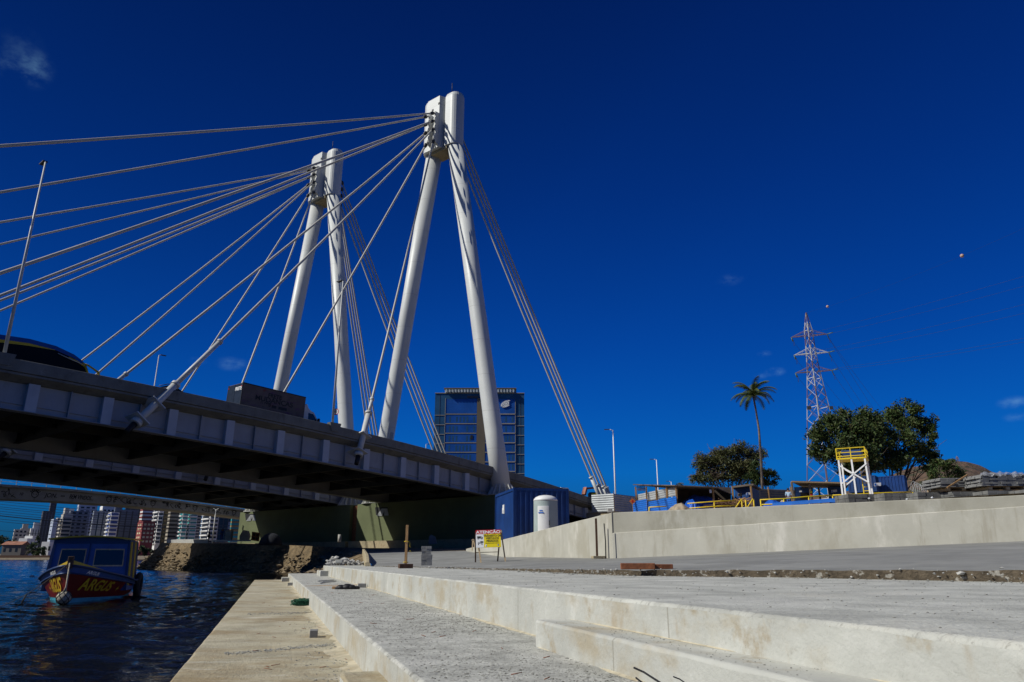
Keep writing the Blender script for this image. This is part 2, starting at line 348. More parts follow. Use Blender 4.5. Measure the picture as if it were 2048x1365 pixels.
# ---------------------------------------------------------------- the setting
rng = np.random.default_rng(7); random.seed(7)
def water_sheet():
    y0, y1 = 4., 455.; nx, ny = 420, 1150
    c_ = np.linspace(0, 1, nx); ys_ = y0+(y1-y0)*np.linspace(0, 1, ny)**2.1; C_, Y_ = np.meshgrid(c_, ys_); X_ = Y_*(-.80+.92*C_)-8+12*C_; Z_ = np.zeros_like(X_); r_ = np.random.default_rng(3)
    sp_ = np.maximum(np.gradient(X_, axis=1), np.gradient(Y_, axis=0))
    for k in range(46):                   # wind chop, crests mostly across the river
        lam = .45*(1.09**k)*.62; a = math.radians(68)+r_.normal(0, .38); kx, ky = 2*math.pi/lam*math.cos(a), 2*math.pi/lam*math.sin(a)
        Z_ += np.clip(lam/(2.*sp_)-.45, 0, 1)*.0046*lam**.85*np.sin(kx*X_+ky*Y_+r_.uniform(0, 6.3)+.8*np.sin(.21*X_+.13*Y_+k))*(1.75 if lam < 1.2 else (.9 if lam < 2.4 else .38))
    patchy = .75+.35*np.sin(.19*X_+.11*Y_+1)*np.sin(.07*X_-.16*Y_); ed = np.minimum(np.minimum(C_/.03, (1-C_)/.03), np.minimum((Y_-y0)/3, (y1-Y_)/60)); Z_ *= patchy*np.clip(ed, 0, 1)
    V = np.stack([X_, Y_, Z_], -1).reshape(-1, 3); q = np.arange(nx*ny).reshape(ny, nx); F_ = np.stack([q[:-1, :-1], q[:-1, 1:], q[1:, 1:], q[1:, :-1]], -1).reshape(-1, 4)
    B_ = 3000; xa, xb, xc, xd = X_[0, 0], X_[0, -1], X_[-1, 0], X_[-1, -1]; O_ = [(-B_, -200, 0), (B_, -200, 0), (B_, y0, 0), (xb, y0, 0), (xa, y0, 0), (-B_, y0, 0), (-B_, y1, 0), (xc, y1, 0), (xd, y1, 0), (B_, y1, 0), (B_, 4500, 0), (-B_, 4500, 0)]; n0 = len(V)
    V = V.tolist()+O_; F_ = F_.tolist()+[[n0+i for i in f] for f in ((0, 1, 2, 3, 4, 5), (5, 4, 7, 6), (3, 2, 9, 8), (6, 7, 8, 9, 10, 11))]
    me = bpy.data.meshes.new('water'); me.from_pydata(V, [], F_); me.materials.append(M['water']); me.polygons.foreach_set('use_smooth', [True]*len(F_)); me.update()
    o = bpy.data.objects.new('water', me); COL.objects.link(o); return o
struct(water_sheet())
def nz(x, y, s=1.):                       # cheap smooth value noise for modelling
    return (math.sin(x*1.7*s+y*.6*s)+math.sin(-x*.8*s+y*1.9*s+1.3)+math.sin(x*3.1*s+y*2.7*s+.5)*.5)/2.5
def rock(mb, c, r, el=1.5):
    k = len(mb.v); sx, sy, sz = r*rng.uniform(.7, el), r*rng.uniform(.7, 1.2), r*rng.uniform(.45, .85); a = rng.uniform(0, 3.1)
    base = [(0, 0, 1), (.9, 0, .3), (.3, .85, .25), (-.75, .55, .35), (-.75, -.55, .2), (.3, -.9, .3), (.55, .4, -.6), (-.5, .1, -.7), (.3, -.6, -.6)]
    for p in base:
        x, y, z = (v+rng.normal(0, .12) for v in p); x *= sx; y *= sy
        mb.v.append(Vector((c[0]+x*math.cos(a)-y*math.sin(a), c[1]+x*math.sin(a)+y*math.cos(a), c[2]+z*sz)))
    for f_ in ((0, 1, 2), (0, 2, 3), (0, 3, 4), (0, 4, 5), (0, 5, 1), (1, 6, 2), (2, 6, 7, 3), (3, 7, 4), (4, 7, 8, 5), (5, 8, 6, 1), (6, 8, 7)): mb.face([k+i for i in f_])
def chip(b, k):                           # small irregularity of a cast edge
    return .012*nz(b*.9, k)+.007*nz(b*4.1, k+3)+.004*nz(b*11, k+7)
def tier(name, a0, a1, b0, b1, h, hb, m_top, m_face, step=.12, end_jit=.03, rag=1.):
    """A cast tier of the quay: tread from a0 to a1, riser down to hb along a0."""
    mb = MB(); bs = list(np.arange(b0, b1, step))+[b1]
    rings = []
    for b in bs:
        c = chip(b, a0*7)*rag; r = .018
        rings.append([QP(a0, b, hb), QP(a0, b, h+r+abs(c)*.8), QP(a0+r*.5, b, h+r*.35+abs(c)*.3), QP(a0+r+abs(c), b, h), QP((a0+a1)/2, b, h+.004*nz(b, a0)), QP(a1, b, h)])
    k0 = 0; n = 6
    for r in rings: mb.v += r
    for i in range(len(rings)-1):
        for j in range(n-1):
            q = k0+i*n+j; mb.face((q, q+n, q+n+1, q+1), j in (1, 2), 1 if j == 0 else 0)
    m = (len(rings)-1)*n
    for base in (0, m):
        k = len(mb.v); mb.v += [mb.v[base+i].copy() for i in range(n)]+[QP(a1, bs[0] if base == 0 else b1, hb)]
        f = list(range(k, k+n+1)); mb.face(f if base else f[::-1], False, 1)
    return struct(mb.build(name, [m_top, m_face]))
H1, H2, H3, H15 = 1.0, .686, .268, .478
A1, A2, A3 = -.75, .90, 2.42
tier('quay_platform', A1, 2.9, -6, 41.3, H1, 2.6, M['quay_low'], M['quay_face'], rag=2.2)
tier('quay_step', A1+1.65, 3.2, -6, 40.9, H2, 1.2, M['quay_tread'], M['quay_face'])
tier('quay_plaza', A3, 12.4, -6, 37.2, H3, 1.0, M['plaza'], M['quay_face'])
tier('quay_half_step', 2.13, A3+.05, -6, 5.95, H15, .75, M['quay_face'], M['quay_face'])
tier('quay_half_step', .60, .95, 1.0, 6.3, .86, 1.05, M['quay_low'], M['quay_face'])
tier('quay_half_step', .56, .95, 37.6, 39.3, .83, 1.05, M['quay_face'], M['quay_face'])
tier('quay_half_step', 2.08, 2.47, 33.6, 36.2, .47, .75, M['quay_face'], M['quay_face'])

def PZ(px, D, z): q = P(px, 1000, D); return Vector((q.x, q.y, z))
def zp(py, D): return CZ+(1114-py)/1486*D
# road slab: raw broken edge beside the plaza, rising towards the long wall
edge = [Vector((9.5, 3.0, 1.545)), Vector((7.4, 7.0, 1.54)), G(2048, 1142, 1.54), G(1640, 1140.5, 1.515), G(1230, 1141, 1.475), G(1000, 1137.5, 1.40), G(853, 1134.5, 1.355), G(745, 1132, 1.335)]
base_w = [(2048, 19.3, zp(1083, 19.3)), (1222, 27, zp(1117, 27)), (1005, 37, zp(1114, 37)), (934, 42, zp(1103, 42))]
wallb = [PZ(*q) for q in base_w]; wdir = (wallb[0]-wallb[1]); wext = wallb[0]+wdir*1.1
rp = list(edge)
fine = []
for i in range(len(edge)-1):
    L = (edge[i+1]-edge[i]).length; k = max(2, int(L/.09))
    for j in range(k):
        q = edge[i].lerp(edge[i+1], j/k); n_ = nz(q.x*3.1+q.y*2.3, q.y*1.1)
        off = .035*n_+.02*nz(q.x*9, q.y*7); fine.append(q+Vector((off, -off*.4, .012*nz(q.x*6, q.y*5))))
fine.append(edge[-1])
far_r = [PZ(741, 42, 1.62), PZ(735, 58, 1.95), PZ(760, 66, 2.12), PZ(850, 66, 2.15), PZ(925, 60, 2.15)]
inner = [PZ(1640, 15.5, 1.74), PZ(1230, 22, 1.56), PZ(1000, 29, 1.50), PZ(1100, 26, 1.54), PZ(850, 38, 1.62), PZ(1900, 14, 1.78), Vector((13, 12, 1.9)), Vector((16, 6, 1.9)), PZ(1640, 20, 1.83)]
back_of_wall = [wext, Vector((20, 3, 2.0))]
ol = fine+far_r+[wallb[3], wallb[2], wallb[1], wallb[0], wext, Vector((20, 3, 2.0))]
struct(tin(ol+inner, len(ol)).build('road', M['road']))
mb = MB()
for i in range(len(fine)-1):
    a, b = fine[i], fine[i+1]; d = Vector((.05, .02, 0))
    k = len(mb.v); mb.v += [a, b, b+Vector((0, 0, -.22))+d, a+Vector((0, 0, -.22))+d]; mb.face((k, k+1, k+2, k+3))
struct(mb.build('road_broken_edge', M['road_edge']))
# crumbled pale rim along the edge
mb = MB()
for i in range(0, len(fine)-1):
    for _k in range(2):
        if rng.random() < .45+.4*nz(i*.05, 3): q = fine[i].lerp(fine[i+1], rng.random())+Vector((rng.normal(0, .035)-.03, rng.normal(0, .035), rng.normal(-.02, .025))); rock(mb, q, abs(rng.normal(.0, .013))+.005)
struct(mb.build('crumbled_concrete_rim', M['paver_light']), 'stuff')

# ground under the bridges and the bank down to the river
pairs = [(PZ(318, 128, 0), PZ(350, 121, 3.9)), (G(277, 1139, 0), PZ(335, 108, zp(1087, 108))), (G(395, 1142, 0), PZ(430, 97, zp(1088, 97))), (G(510, 1146, 0), PZ(520, 90, zp(1089, 90))),
         (G(600, 1147.5, 0), PZ(645, 80, zp(1094, 80))), (PZ(632, 63, 0), PZ(692, 72, zp(1097, 72))), (QP(.2, 52, 1.74), PZ(731, 59, zp(1108, 59))), (QP(.4, 44, 1.72), PZ(740, 42, 1.62)), (QP(1.2, 41.2, 1.5), QP(4.4, 36.9, .27))]
crest = [p[1] for p in pairs]
mb = MB(); rows = []; NV = 26
for i in range(len(pairs)-1):
    k = max(6, int((pairs[i+1][0]-pairs[i][0]).length/.5))
    for j in range(k+(1 if i == len(pairs)-2 else 0)):
        f_ = j/k; t0 = pairs[i][0].lerp(pairs[i+1][0], f_); c0 = pairs[i][1].lerp(pairs[i+1][1], f_); r = []
        t0 = t0+(t0-c0)*.18; t0.z = -.6
        for v in range(NV+1):
            q = t0.lerp(c0, v/NV)
            am = .34*(min(v, NV-v)/NV*2.4+.12) if v < NV else .0
            d = am*(nz(q.x*.55, q.y*.55)+.6*nz(q.x*1.7, q.y*1.5+4)+.35*rng.normal()*.6)
            r.append(q+Vector((0, 0, d)))
        rows.append(r)
mb.sweep(rows, closed=False)
struct(mb.build('river_bank', M['rubble']))
# loose stones of the bank
mb = MB(); ico = []
for _ in range(5200):
    r = rows[rng.integers(0, len(rows))]; v = int(min(NV-2, abs(rng.normal(4, 8))))+1; q = r[v]
    big = .42-.014*v
    rock(mb, q+Vector((rng.normal(0, .2), rng.normal(0, .2), .02)), max(.08, abs(rng.normal(big*.6, .1))))
struct(mb.build('bank_stones', M['stone']), 'stuff')
mb = MB()
for _ in range(90):
    f_ = rng.random(); q = QP(2.6+1.9*f_, 38.2-rng.random()*1.2, .27)+Vector((0, 0, abs(rng.normal(.05, .12))))
    rock(mb, q, rng.uniform(.06, .2))
struct(mb.build('rubble_heap', M['paver_light']), 'stuff')
ug = crest[:-2]+[q+Vector((0, 0, -.02)) for q in far_r[1:]]+[wallb[3]+Vector((0, 0, -.03)), wallb[2]+Vector((0, 0, -.03)), PZ(1040, 42, 2.3), PZ(1080, 60, 2.4), BP(92, 48, 4.2), BP(92, 106, 4.2), PZ(600, 150, 4.5), PZ(360, 150, 4)]
uin = [BP(s_, t_, z_) for s_, z_ in ((59, 2.5), (75, 3.5)) for t_ in (48, 64, 78, 92, 104)]+[PZ(450, 118, 3.95)]
struct(tin(ug+uin, len(ug)).build('ground_under_bridge', M['dirt']))
# the raised building site behind the long wall
site = [PZ(1005, 37.4, 2.35), PZ(1222, 27.45, 3.12), PZ(2048, 19.75, 3.12), wext+Vector((.3, .3, 1.0)), Vector((40, 4, 3.4)),
        PZ(1300, 29, 3.15), PZ(2048, 27, 3.2), PZ(1700, 30, 3.3), PZ(1080, 43, 2.5), PZ(1110, 62, 3.2), BP(88.5, 48.5, 6.3), BP(80, 44, 5.2)]
TOPY = lambda px: 1028-(px-1222)*29/826
def zs(px, D):                            # ground of the site along a bearing
    m = (1114-TOPY(px))/1486
    return CZ+m*min(D, 84)-(.35 if D > 40 else .15)
for px in (1222, 1350, 1500, 1700, 1900, 2048, 2400):
    for D in (45, 60, 75, 84, 110, 160, 420): site.append(PZ(px, D, zs(px, D)))
site += [BP(92, 47, 7.4), BP(100, 47, 7.4), PZ(1150, 160, 7.2), PZ(1150, 420, 7.2)]
struct(tin(site).build('site_ground', M['sand']))

# ---------------------------------------------------------------- the two cable-stayed decks
T1, W1, T2, W2 = 53.84, 18.3, 80.75, 20.4
def zt(s):
    if s > 92: return zt(92)-.147*(s-92)
    s = max(s, 7.6); return (14.18+.01326*s-8.706e-4*s*s-1.7)*.987+1.7
def zb(s):
    if s > 92: return zb(92)-.108*(s-92)
    s = max(s, -8); return 11.10-.01356*s-5.111e-4*s*s
def deck(T, W, dz, label, far):
    root = thing('bridge_deck', label, 'bridge', BP(63, T+W/2, 3)); ST = list(np.arange(-62, 112.1, 3.0))
    def sw(prof, name, m, par=root, st=ST, sm=False):
        mb = MB(); mb.sweep([[BP(s, t, z+dz) for t, z in prof(s)] for s in st], sm=sm); return mb.build(name, m, par)
    def mirror(pr): return lambda s: [(2*T+W-t, z) for t, z in pr(s)]
    par = lambda s: [(T-.7, zt(s)-.80), (T-.7, zt(s)-.03), (T-.67, zt(s)), (T-.49, zt(s)), (T-.46, zt(s)-.03), (T-.40, zt(s)-.84)]
    sw(par, 'parapet', M['parapet']); sw(mirror(par), 'parapet', M['parapet'])
    sw(lambda s: [(T-.62, zt(s)-1.0), (T-.62, zt(s)-.85), (T+W+.62, zt(s)-.85), (T+W+.62, zt(s)-1.0), (T+W-.1, zt(s)-1.32), (T+.1, zt(s)-1.32)], 'deck_slab', M['parapet'])
    sw(lambda s: [(T-.36, zt(s)-.845), (T-.36, zt(s)-.80), (T+W+.36, zt(s)-.80), (T+W+.36, zt(s)-.845)], 'road_surface', M['asphalt'])
    gir = lambda s: [(T-.30, zb(s)), (T-.30, zb(s)+.05), (T+.32, zb(s)+.06), (T+.32, zb(s)+.48), (T+.20, zb(s)+.49), (T+.20, zb(s)+.54), (T+.32, zb(s)+.55), (T+.32, zt(s)-1.33), (T+.40, zt(s)-1.33), (T+.40, zb(s)+.06), (T+.55, zb(s)+.05), (T+.55, zb(s))]
    sw(gir, 'girder', M['girder']); sw(mirror(gir), 'girder', M['girder'])
    for q in (.25, .5, .75):
        t = T+W*q
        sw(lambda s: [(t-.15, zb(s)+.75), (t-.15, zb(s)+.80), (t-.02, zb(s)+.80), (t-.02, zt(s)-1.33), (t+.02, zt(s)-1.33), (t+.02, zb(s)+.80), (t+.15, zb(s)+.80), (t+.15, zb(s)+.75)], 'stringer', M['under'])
    s = 15.82-4.73*8
    while s < 108:
        mb = MB()
        p = [BP(q, t, z+dz) for z in (zb(s)+.055, zt(s)-1.335) for q, t in ((s-.34, T-.14), (s+.34, T-.14), (s+.34, T+.315), (s-.34, T+.315))]
        mb.hull8(p); mb.build('stiffener', M['rib'], root)
        mb = MB(); q = s+2.365
        mb.hull8([BP(q+a, t, z+dz) for z in (zb(q)+.06, zt(q)-1.335) for a, t in ((-.03, T+.08), (.03, T+.08), (.03, T+.315), (-.03, T+.315))]); mb.build('stiffener', M['girder'], root)
        mb = MB()
        for d_, w_, z0, z1 in ((0, .03, zb(s)+.46, zt(s)-1.34), (0, .36, zb(s)+.40, zb(s)+.455)):
            mb.hull8([BP(s+a, t, z+dz) for z in (z0, z1) for a, t in ((-w_/2, T+.41), (w_/2, T+.41), (w_/2, T+W-.41), (-w_/2, T+W-.41))])
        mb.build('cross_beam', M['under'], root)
        s += 4.73
    mb = MB()                             # lamp pedestals standing on the parapet, abutment at the land end
    for s in (13.65, 39.85):
        if far: continue
        mb = MB(); mb.hull8([BP(s+a, t, z) for z, w_ in ((zt(s)-.55, .42), (zt(s)+.24, .62)) for a, t in ((-w_, T-.78), (w_, T-.78), (w_, T-.30), (-w_, T-.30))]); mb.build('lamp_pedestal', M['parapet'], root)
    mb = MB(); mb.hull8([BP(s, t, z+dz) for z in (2.5, zb(93)-.02) for s, t in ((93, T-.9), (112, T-.9), (112, T+W+.9), (93, T+W+.9))]); mb.build('abutment', M['pier'], root)
    return root
deck(T1, W1, 0, 'nearer grey steel bridge deck with a weathered concrete parapet, carrying the bus and truck', False)
deck(T2, W2, .28, 'farther grey steel bridge deck seen underneath the nearer one', True)

# piers: long transverse walls that carry the mast legs
SP = 61.75
pt_ = lambda x, y: onS(x, y, SP).dot(N)
def pier(T0, T3, label):
    r = thing('bridge_pier', label, 'pier', BP(63, (T0+T3)/2, 3))
    mb = MB(); mb.hull8([BP(s, t, z) for z, e in ((3.6, 0), (8.32, .0)) for s, t in ((SP, T0-e), (65.2, T0-e), (65.2, T3+e), (SP, T3+e))]); mb.build('wall', M['pier'], r)
    mb = MB(); mb.hull8([BP(s, t, z) for z in (2.4, 3.597) for s, t in ((SP-1.2, T0-.9), (66.5, T0-.9), (66.5, T3-.1), (SP-1.2, T3-.1))]); mb.build('footing', M['footing'], r)
    return r
def grating(pr, pts, pts2):
    for p_ in (pts, pts2):
        a, b, c, d = [onS(x, y, SP-.06) for x, y in p_]; mb = MB()
        for k in range(9):
            f = k/8; mb.bar(a.lerp(b, f), d.lerp(c, f), .05); mb.bar(a.lerp(d, f), b.lerp(c, f), .05)
        mb.build('grating', M['metal'], pr)
g0, g1, g2 = pt_(715, 1013), pt_(701, 1014), pt_(481, 1022)
pn_ = pier(50.6, g0, 'olive green concrete wall pier under the nearer mast, right of the narrow rusty gap')
pf_ = pier(g1, g2, 'olive green concrete wall pier under the farther mast, left of the narrow rusty gap')
for pr, dx, dy, sc in ((pn_, 0, 0, 1), (pf_, -264, 10, .8)):
    px_ = lambda x, y: (770+dx+(x-770)*sc, 1032+dy+(y-1032)*sc)
    mb = MB(); mb.prism([onS(*px_(x, y), SP-.004) for x, y in ((750, 1015), (776, 1015), (768, 1031), (752, 1031))], B*.002); mb.build('notch_shade_sheet', M['black'], pr)  # flat black sheet on the wall, the notch's inner shade as colour
    grating(pr, [px_(x, y) for x, y in ((764, 1018), (770, 1018), (764, 1032), (754, 1032))], [px_(x, y) for x, y in ((769, 1018), (774, 1018), (777, 1031), (769, 1031))])
mb = MB(); mb.hull8([BP(s, t, z) for z in (3.6, 8.2) for s, t in ((SP+.5, g0+.01), (SP+.8, g0+.01), (SP+.8, g1-.01), (SP+.5, g1-.01))])
tag(mb.build('gap_panel', M['rust']), 'rust brown panel closing the slot between the two green piers', 'panel')

# ---------------------------------------------------------------- masts
S0 = 63.15
def mast(tc, half, dz, label):
    r = thing('bridge_mast', label, 'bridge mast', BP(S0, tc, 8.3)); zj = 56.9+dz; ztop = 65.2+dz; co = 2.12
    for sg in (-1, 1):
        mb = MB(); a = BP(S0, tc+sg*half, 8.35); b = BP(S0, tc+sg*co, zj)
        mb.tube([a.lerp(b, q) for q in (0, .15, .5, 1)], [1.08, 1.05, 1.03, 1.12], 28, mi=0); leg = mb.build('leg', M['white_steel'], r)
        mb = MB(); mb.lathe([(1.75, 0), (1.75, .07), (1.2, .07)], 24, a)
        mb.build('base_plate', M['steel_plain'], leg)
        mb = MB()
        for k in range(14):
            an = 2*math.pi*k/14; d = Vector((math.cos(an), math.sin(an), 0)); x = Vector((-d.y, d.x, 0))*.035
            q = [a+d*1.02+Vector((0, 0, .08)), a+d*1.7+Vector((0, 0, .08)), a+d*1.66+Vector((0, 0, .25)), a+d*1.04+Vector((0, 0, 1.25))]
            mb.prism([p-x for p in q], x*2)
        mb.build('gusset', M['steel_plain'], leg)
        # upper column of the head: rounded outside, flat panel in front
        mb = MB(); ring = []
        fr_ = 1.75 if sg > 0 else 1.30
        def plan(z):
            o = []
            for k in range(13):
                an = -math.pi/2+math.pi*k/12; o.append((S0+(fr_ if k < 6 else 1.)*math.sin(an), tc+sg*(co+.05+1.12*math.cos(an))))
            o += [(S0+1.0, tc+sg*(co-.9)), (S0-fr_, tc+sg*(co-.95))]
            return [BP(s, t, z) for s, t in o]
        cut = [BP(s, t, z) for (s, t, z) in []]
        rings = [plan(zj-.1), plan(zj+.3), plan(ztop-.5)]
        top = []
        for p in plan(ztop): q = BP(S0-.2, tc+sg*(co+.1), ztop); top.append(q+(p-q)*.86)
        rings.append(top)
        if sg > 0: rings = [x[::-1] for x in rings]
        mb.sweep(rings); mb.build('head_column', M['white_steel'], r)
        if sg < 0:
            mb = MB(); q = BP(S0-1.0, tc+sg*co, ztop); mb.tube([q, q+Vector((0, 0, 1.6))], .05, 6); mb.build('lightning_rod', M['dark_metal'], r)
    mb = MB()                             # web between the columns
    mb.hull8([BP(s, t, z+(.55 if False else 0)) for z in (zj-.15, ztop-.12) for s, t in ((S0-1.77, tc-.45), (S0+1.25, tc-1.6), (S0+1.25, tc+1.6), (S0-1.77, tc+1.9))]); mb.build('head_web', M['white_steel'], r)
    mb = MB()
    mb.hull8([BP(s, t, z) for z in (zj-.55, zj-.155) for s, t in ((S0-1.2, tc-1.5), (S0+1.1, tc-1.5), (S0+1.1, tc+1.5), (S0-1.2, tc+1.5))]); mb.build('head_soffit', M['footing'], r)
    for t in (-.25, .95):
        for sd in (-1, 1):                # anchor fins the cables are pinned to
            mb = MB(); f0 = S0+sd*1.75
            out = [(0, 5.3), (.75, 5.2), (.62, 4.5), (.80, 4.0), (.62, 3.3), (.80, 2.7), (.55, 2.0), (.8, 1.0), (.6, .4), (0, .1)]
            mb.prism([BP(f0+sd*a, tc+t-.16, zj+z) for a, z in out], N*.32); mb.build('anchor_fin', M['steel_plain'], r)
    mb = MB()
    for t, z in ((.9, 6.3), (-.35, 6.9)): mb.box((0, 0, 0), (.1, .3, .3), Matrix.Translation(BP(S0-1.77, tc+t, zj+z)) @ Matrix.Rotation(-PHI+math.pi/2, 4, 'Z'))
    mb.build('hatch', M['black'], r)
    return r
m1 = mast(63.6, 10.95, 0, 'nearer white steel bridge mast with two spread legs, standing astride the deck of the truck')
mb = MB(); a_, b_ = BP(S0, 63.6+10.95, 8.35), BP(S0, 63.6+2.12, 56.9)
q0 = a_.lerp(b_, .135); q1 = a_.lerp(b_, .215); of = -B*.75-N*.95
mb.bar(q0+of, q1+of, .25, .12); mb.build('cable_duct', M['steel_plain'], m1)
mb = MB(); q0 = a_.lerp(b_, .15); q1 = a_.lerp(b_, .19); of = -N*1.05+B*.1; mb.bar(q0+of, q1+of, .8, .35); mb.build('equipment_box', M['metal'], m1)
mast(91.2, 11.6, 1.6, 'farther white steel bridge mast, the shorter looking one left of the nearer mast')

# ---------------------------------------------------------------- stay cables
ORD = ['top', 'second', 'third', 'lowest']
def cable(A, Bt, sag, label, group, pipes, plates=False, nseg=18):
    """A on the mast, Bt at the lower anchor."""
    r = thing('stay_cable', label, 'cable', Bt, 0, group)
    L = (A-Bt).length; d = (A-Bt)/L
    pt = lambda f_: Bt.lerp(A, f_)+Vector((0, 0, -sag*4*f_*(1-f_)))
    mb = MB(); mb.tube([pt(i/nseg) for i in range(nseg+1)], .125, 8); mb.build('strand', M['cable'], r)
    at = lambda m_: pt(m_/L)
    for (m0, m1, r0) in pipes:
        mb = MB(); mb.tube([at(m0), at(m1)], r0, 14); mb.build('anchor_pipe', M['steel_plain'], r)
        mb = MB(); mb.tube([at(m1-.18), at(m1+.05)], r0*1.28, 14); mb.build('collar', M['steel_plain'], r)
    mb = MB(); mb.tube([at(L-1.05), at(L-.75), at(L-.45)], [.16, .26, .26], 10); mb.build('socket', M['dark_metal'], r)
    if plates:
        for m_, w_ in ((.35, 1.0), (2.15, 1.15)):
            mb = MB(); c = at(m_); x = d.cross(N).normalized()
            side = (N-d*N.dot(d)).normalized()
            mb.hull8([c+d*e+x*i*.62+side*j for e in (-.045, .045) for i, j in ((-1, -.55), (1, -.55), (1, 1.05), (-1, 1.05))]); mb.build('bearing_plate', M['steel_plain'], r)
        mb = MB(); mb.tube([at(.2), at(-.15)], [.42, .42], 10); mb.build('nut', M['steel_plain'], r)
        mb = MB(); mb.tube([at(-.1), at(-1.05)], [.24, .2], 10); mb.build('end_cap', M['black'], r)
    return r
AS = [-18.3, 1.95, 22.2, 42.37]; AZ = [10.95, 10.95, 10.9, 10.75]
fin_t = {0: -.25, 1: .95}
def stays(tc, dz, T, W, dzd, which, far):
    zj = 56.9+dz
    for i in range(4):
        for side in (0, 1):               # 0 near edge of the deck, 1 far edge
            A = BP(S0-2.5, tc+fin_t[side], zj+[4.95, 3.75, 2.5, .75][i])
            t = T-1.15 if side == 0 else T+W+1.15
            Bt = BP(AS[i], t, AZ[i]+dzd)
            vis = side == 0 and not far
            cable(A, Bt, .35, '%s river-side cable of the %s mast, running to its deck\'s %s edge' % (ORD[i], which, 'near' if side == 0 else 'far'), 'forward stay cables of the %s mast' % which,
                  [(0, 4.6, .28), (4.6, 10.5, .20)] if i < 3 else [(0, 4.9, .28), (4.9, 6.6, .17)], plates=(side == 0))
        for side in (0, 1):
            A = BP(S0+2.5, tc+fin_t[side], zj+[4.95, 3.75, 2.5, .75][i])
            near_b = [(1225.4, 1005), (1219.6, 1005), (1212.5, 1006), (1207, 1013)][i]
            q = onT(near_b[0], near_b[1], 52.0); s_, z_ = q.dot(B), q.z
            t = (52.0 if side == 0 else 70.2)+(T-T1)
            Bt = BP(s_, t, z_+dzd)
            cable(A, Bt, .45, '%s back stay of the %s mast in its %s group' % (['rightmost', 'second from the right', 'third from the right', 'leftmost'][i], which, 'near' if side == 0 else 'far'), 'back stay cables of the %s mast' % which,
                  [(0, [2.2, 2.4, 2.7, 4.3][i], .24)])
stays(63.6, 0, T1, W1, 0, 'nearer', False)
stays(91.2, 1.6, T2, W2, .28, 'farther', True)
# ---------------------------------------------------------------- long retaining wall, lower and upper courses
wroot = thing('retaining_wall', 'long pale concrete retaining wall in two stepped courses, rising behind the grey road', 'wall', wallb[1])
wl0, wl1, wl2, wl3 = wallb                # right end, corner, and the falling left wing
up_z = zp(1028, 27); d_in = Vector((-wdir.y, wdir.x, 0)).normalized()
if d_in.y < 0: d_in = -d_in
def wallpiece(pa, pb, za, zb_, th, name, m, inset=0., low=.4, n=60):
    mb = MB(); rings = []
    for i in range(n+1):
        f_ = i/n; q = pa.lerp(pb, f_); z = za+(zb_-za)*f_+.006*nz(q.x*2, q.y*2); dn = (pb-pa).cross(Vector((0, 0, 1))).normalized()
        if dn.y < 0: dn = -dn
        a = q+dn*inset; b = q+dn*(inset+th)
        rings.append([Vector((a.x, a.y, q.z-low)), Vector((a.x, a.y, z-.02)), Vector((a.x, a.y, z))+dn*.02, Vector((b.x, b.y, z)), Vector((b.x, b.y, q.z-low))])
    mb.sweep(rings); return mb.build(name, m, wroot)
lowL, lowR = zp(1068, 27), zp(1015, 19.3)
slope = (lowR-lowL)
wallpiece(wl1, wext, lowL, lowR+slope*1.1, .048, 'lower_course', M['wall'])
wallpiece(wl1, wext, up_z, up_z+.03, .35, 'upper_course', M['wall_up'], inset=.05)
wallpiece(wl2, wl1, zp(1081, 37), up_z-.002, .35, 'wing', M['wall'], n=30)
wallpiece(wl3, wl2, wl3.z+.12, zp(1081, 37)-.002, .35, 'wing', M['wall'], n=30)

# ---------------------------------------------------------------- things on the quay and the road
def post(px, py, z0, hgt, wd, base, label, group=None, yellow=False, lean=0):
    q = G(px, py, z0) if z0 < CZ-.05 else base
    r = thing('wooden_post', label, 'post', q)
    mb = MB(); mb.bar((0, 0, .1), (lean, 0, hgt), wd, wd*.8, (0, 1, 0)); mb.build('upright', M['wood'], r, False)
    return r
r = post(811, 1137, 1.36, 1.30, .078, None, 'tall wooden post on a dark timber block at the plaza edge')
mb = MB(); mb.box((0, 0, .065), (.42, .26, .13), Matrix.Rotation(.35, 4, 'Z')); mb.build('base_block', M['dark_wood'], r, False, .01)
mb = MB()
for z in (.18, .80): mb.tube([(.07*math.cos(a)*1.1, .06*math.sin(a)*1.1, z+.01*math.sin(3*a)) for a in np.linspace(0, 6.3, 12)], .009, 5)
mb.tube([(.06, -.02, .80), (.12, -.03, .74), (.10, -.03, .66), (.14, -.03, .62)], .006, 4); mb.tube([(.07, 0, .5), (.13, -.02, .52), (.17, -.02, .47)], .006, 4)
mb.build('yellow_cord', M['yellow'], r, False)
q = PZ(1189, 27.4, zp(1117, 27.6)); r = thing('wooden_post', 'thin wooden post on a small block against the long wall', 'post', q+Vector((0, -.25, 0)))
mb = MB(); mb.bar((0, 0, .08), (0, 0, 1.42), .075, .06, (0, 1, 0)); mb.build('upright', M['dark_wood'], r, False)
mb = MB(); mb.box((.06, 0, .04), (.5, .3, .09), Matrix.Rotation(.2, 4, 'Z')); mb.build('base_block', M['footing'], r, False, .01)
q = PZ(1206, 27.0, zp(1117, 27.2)); mb = MB(); mb.tube([q+Vector((0, -.2, -.05)), q+Vector((.01, -.2, .6)), q+Vector((-.02, -.2, 1.22))], .022, 6)
tag(mb.build('steel_rod', M['black']), 'thin dark iron rod standing beside the post at the wall', 'rod')

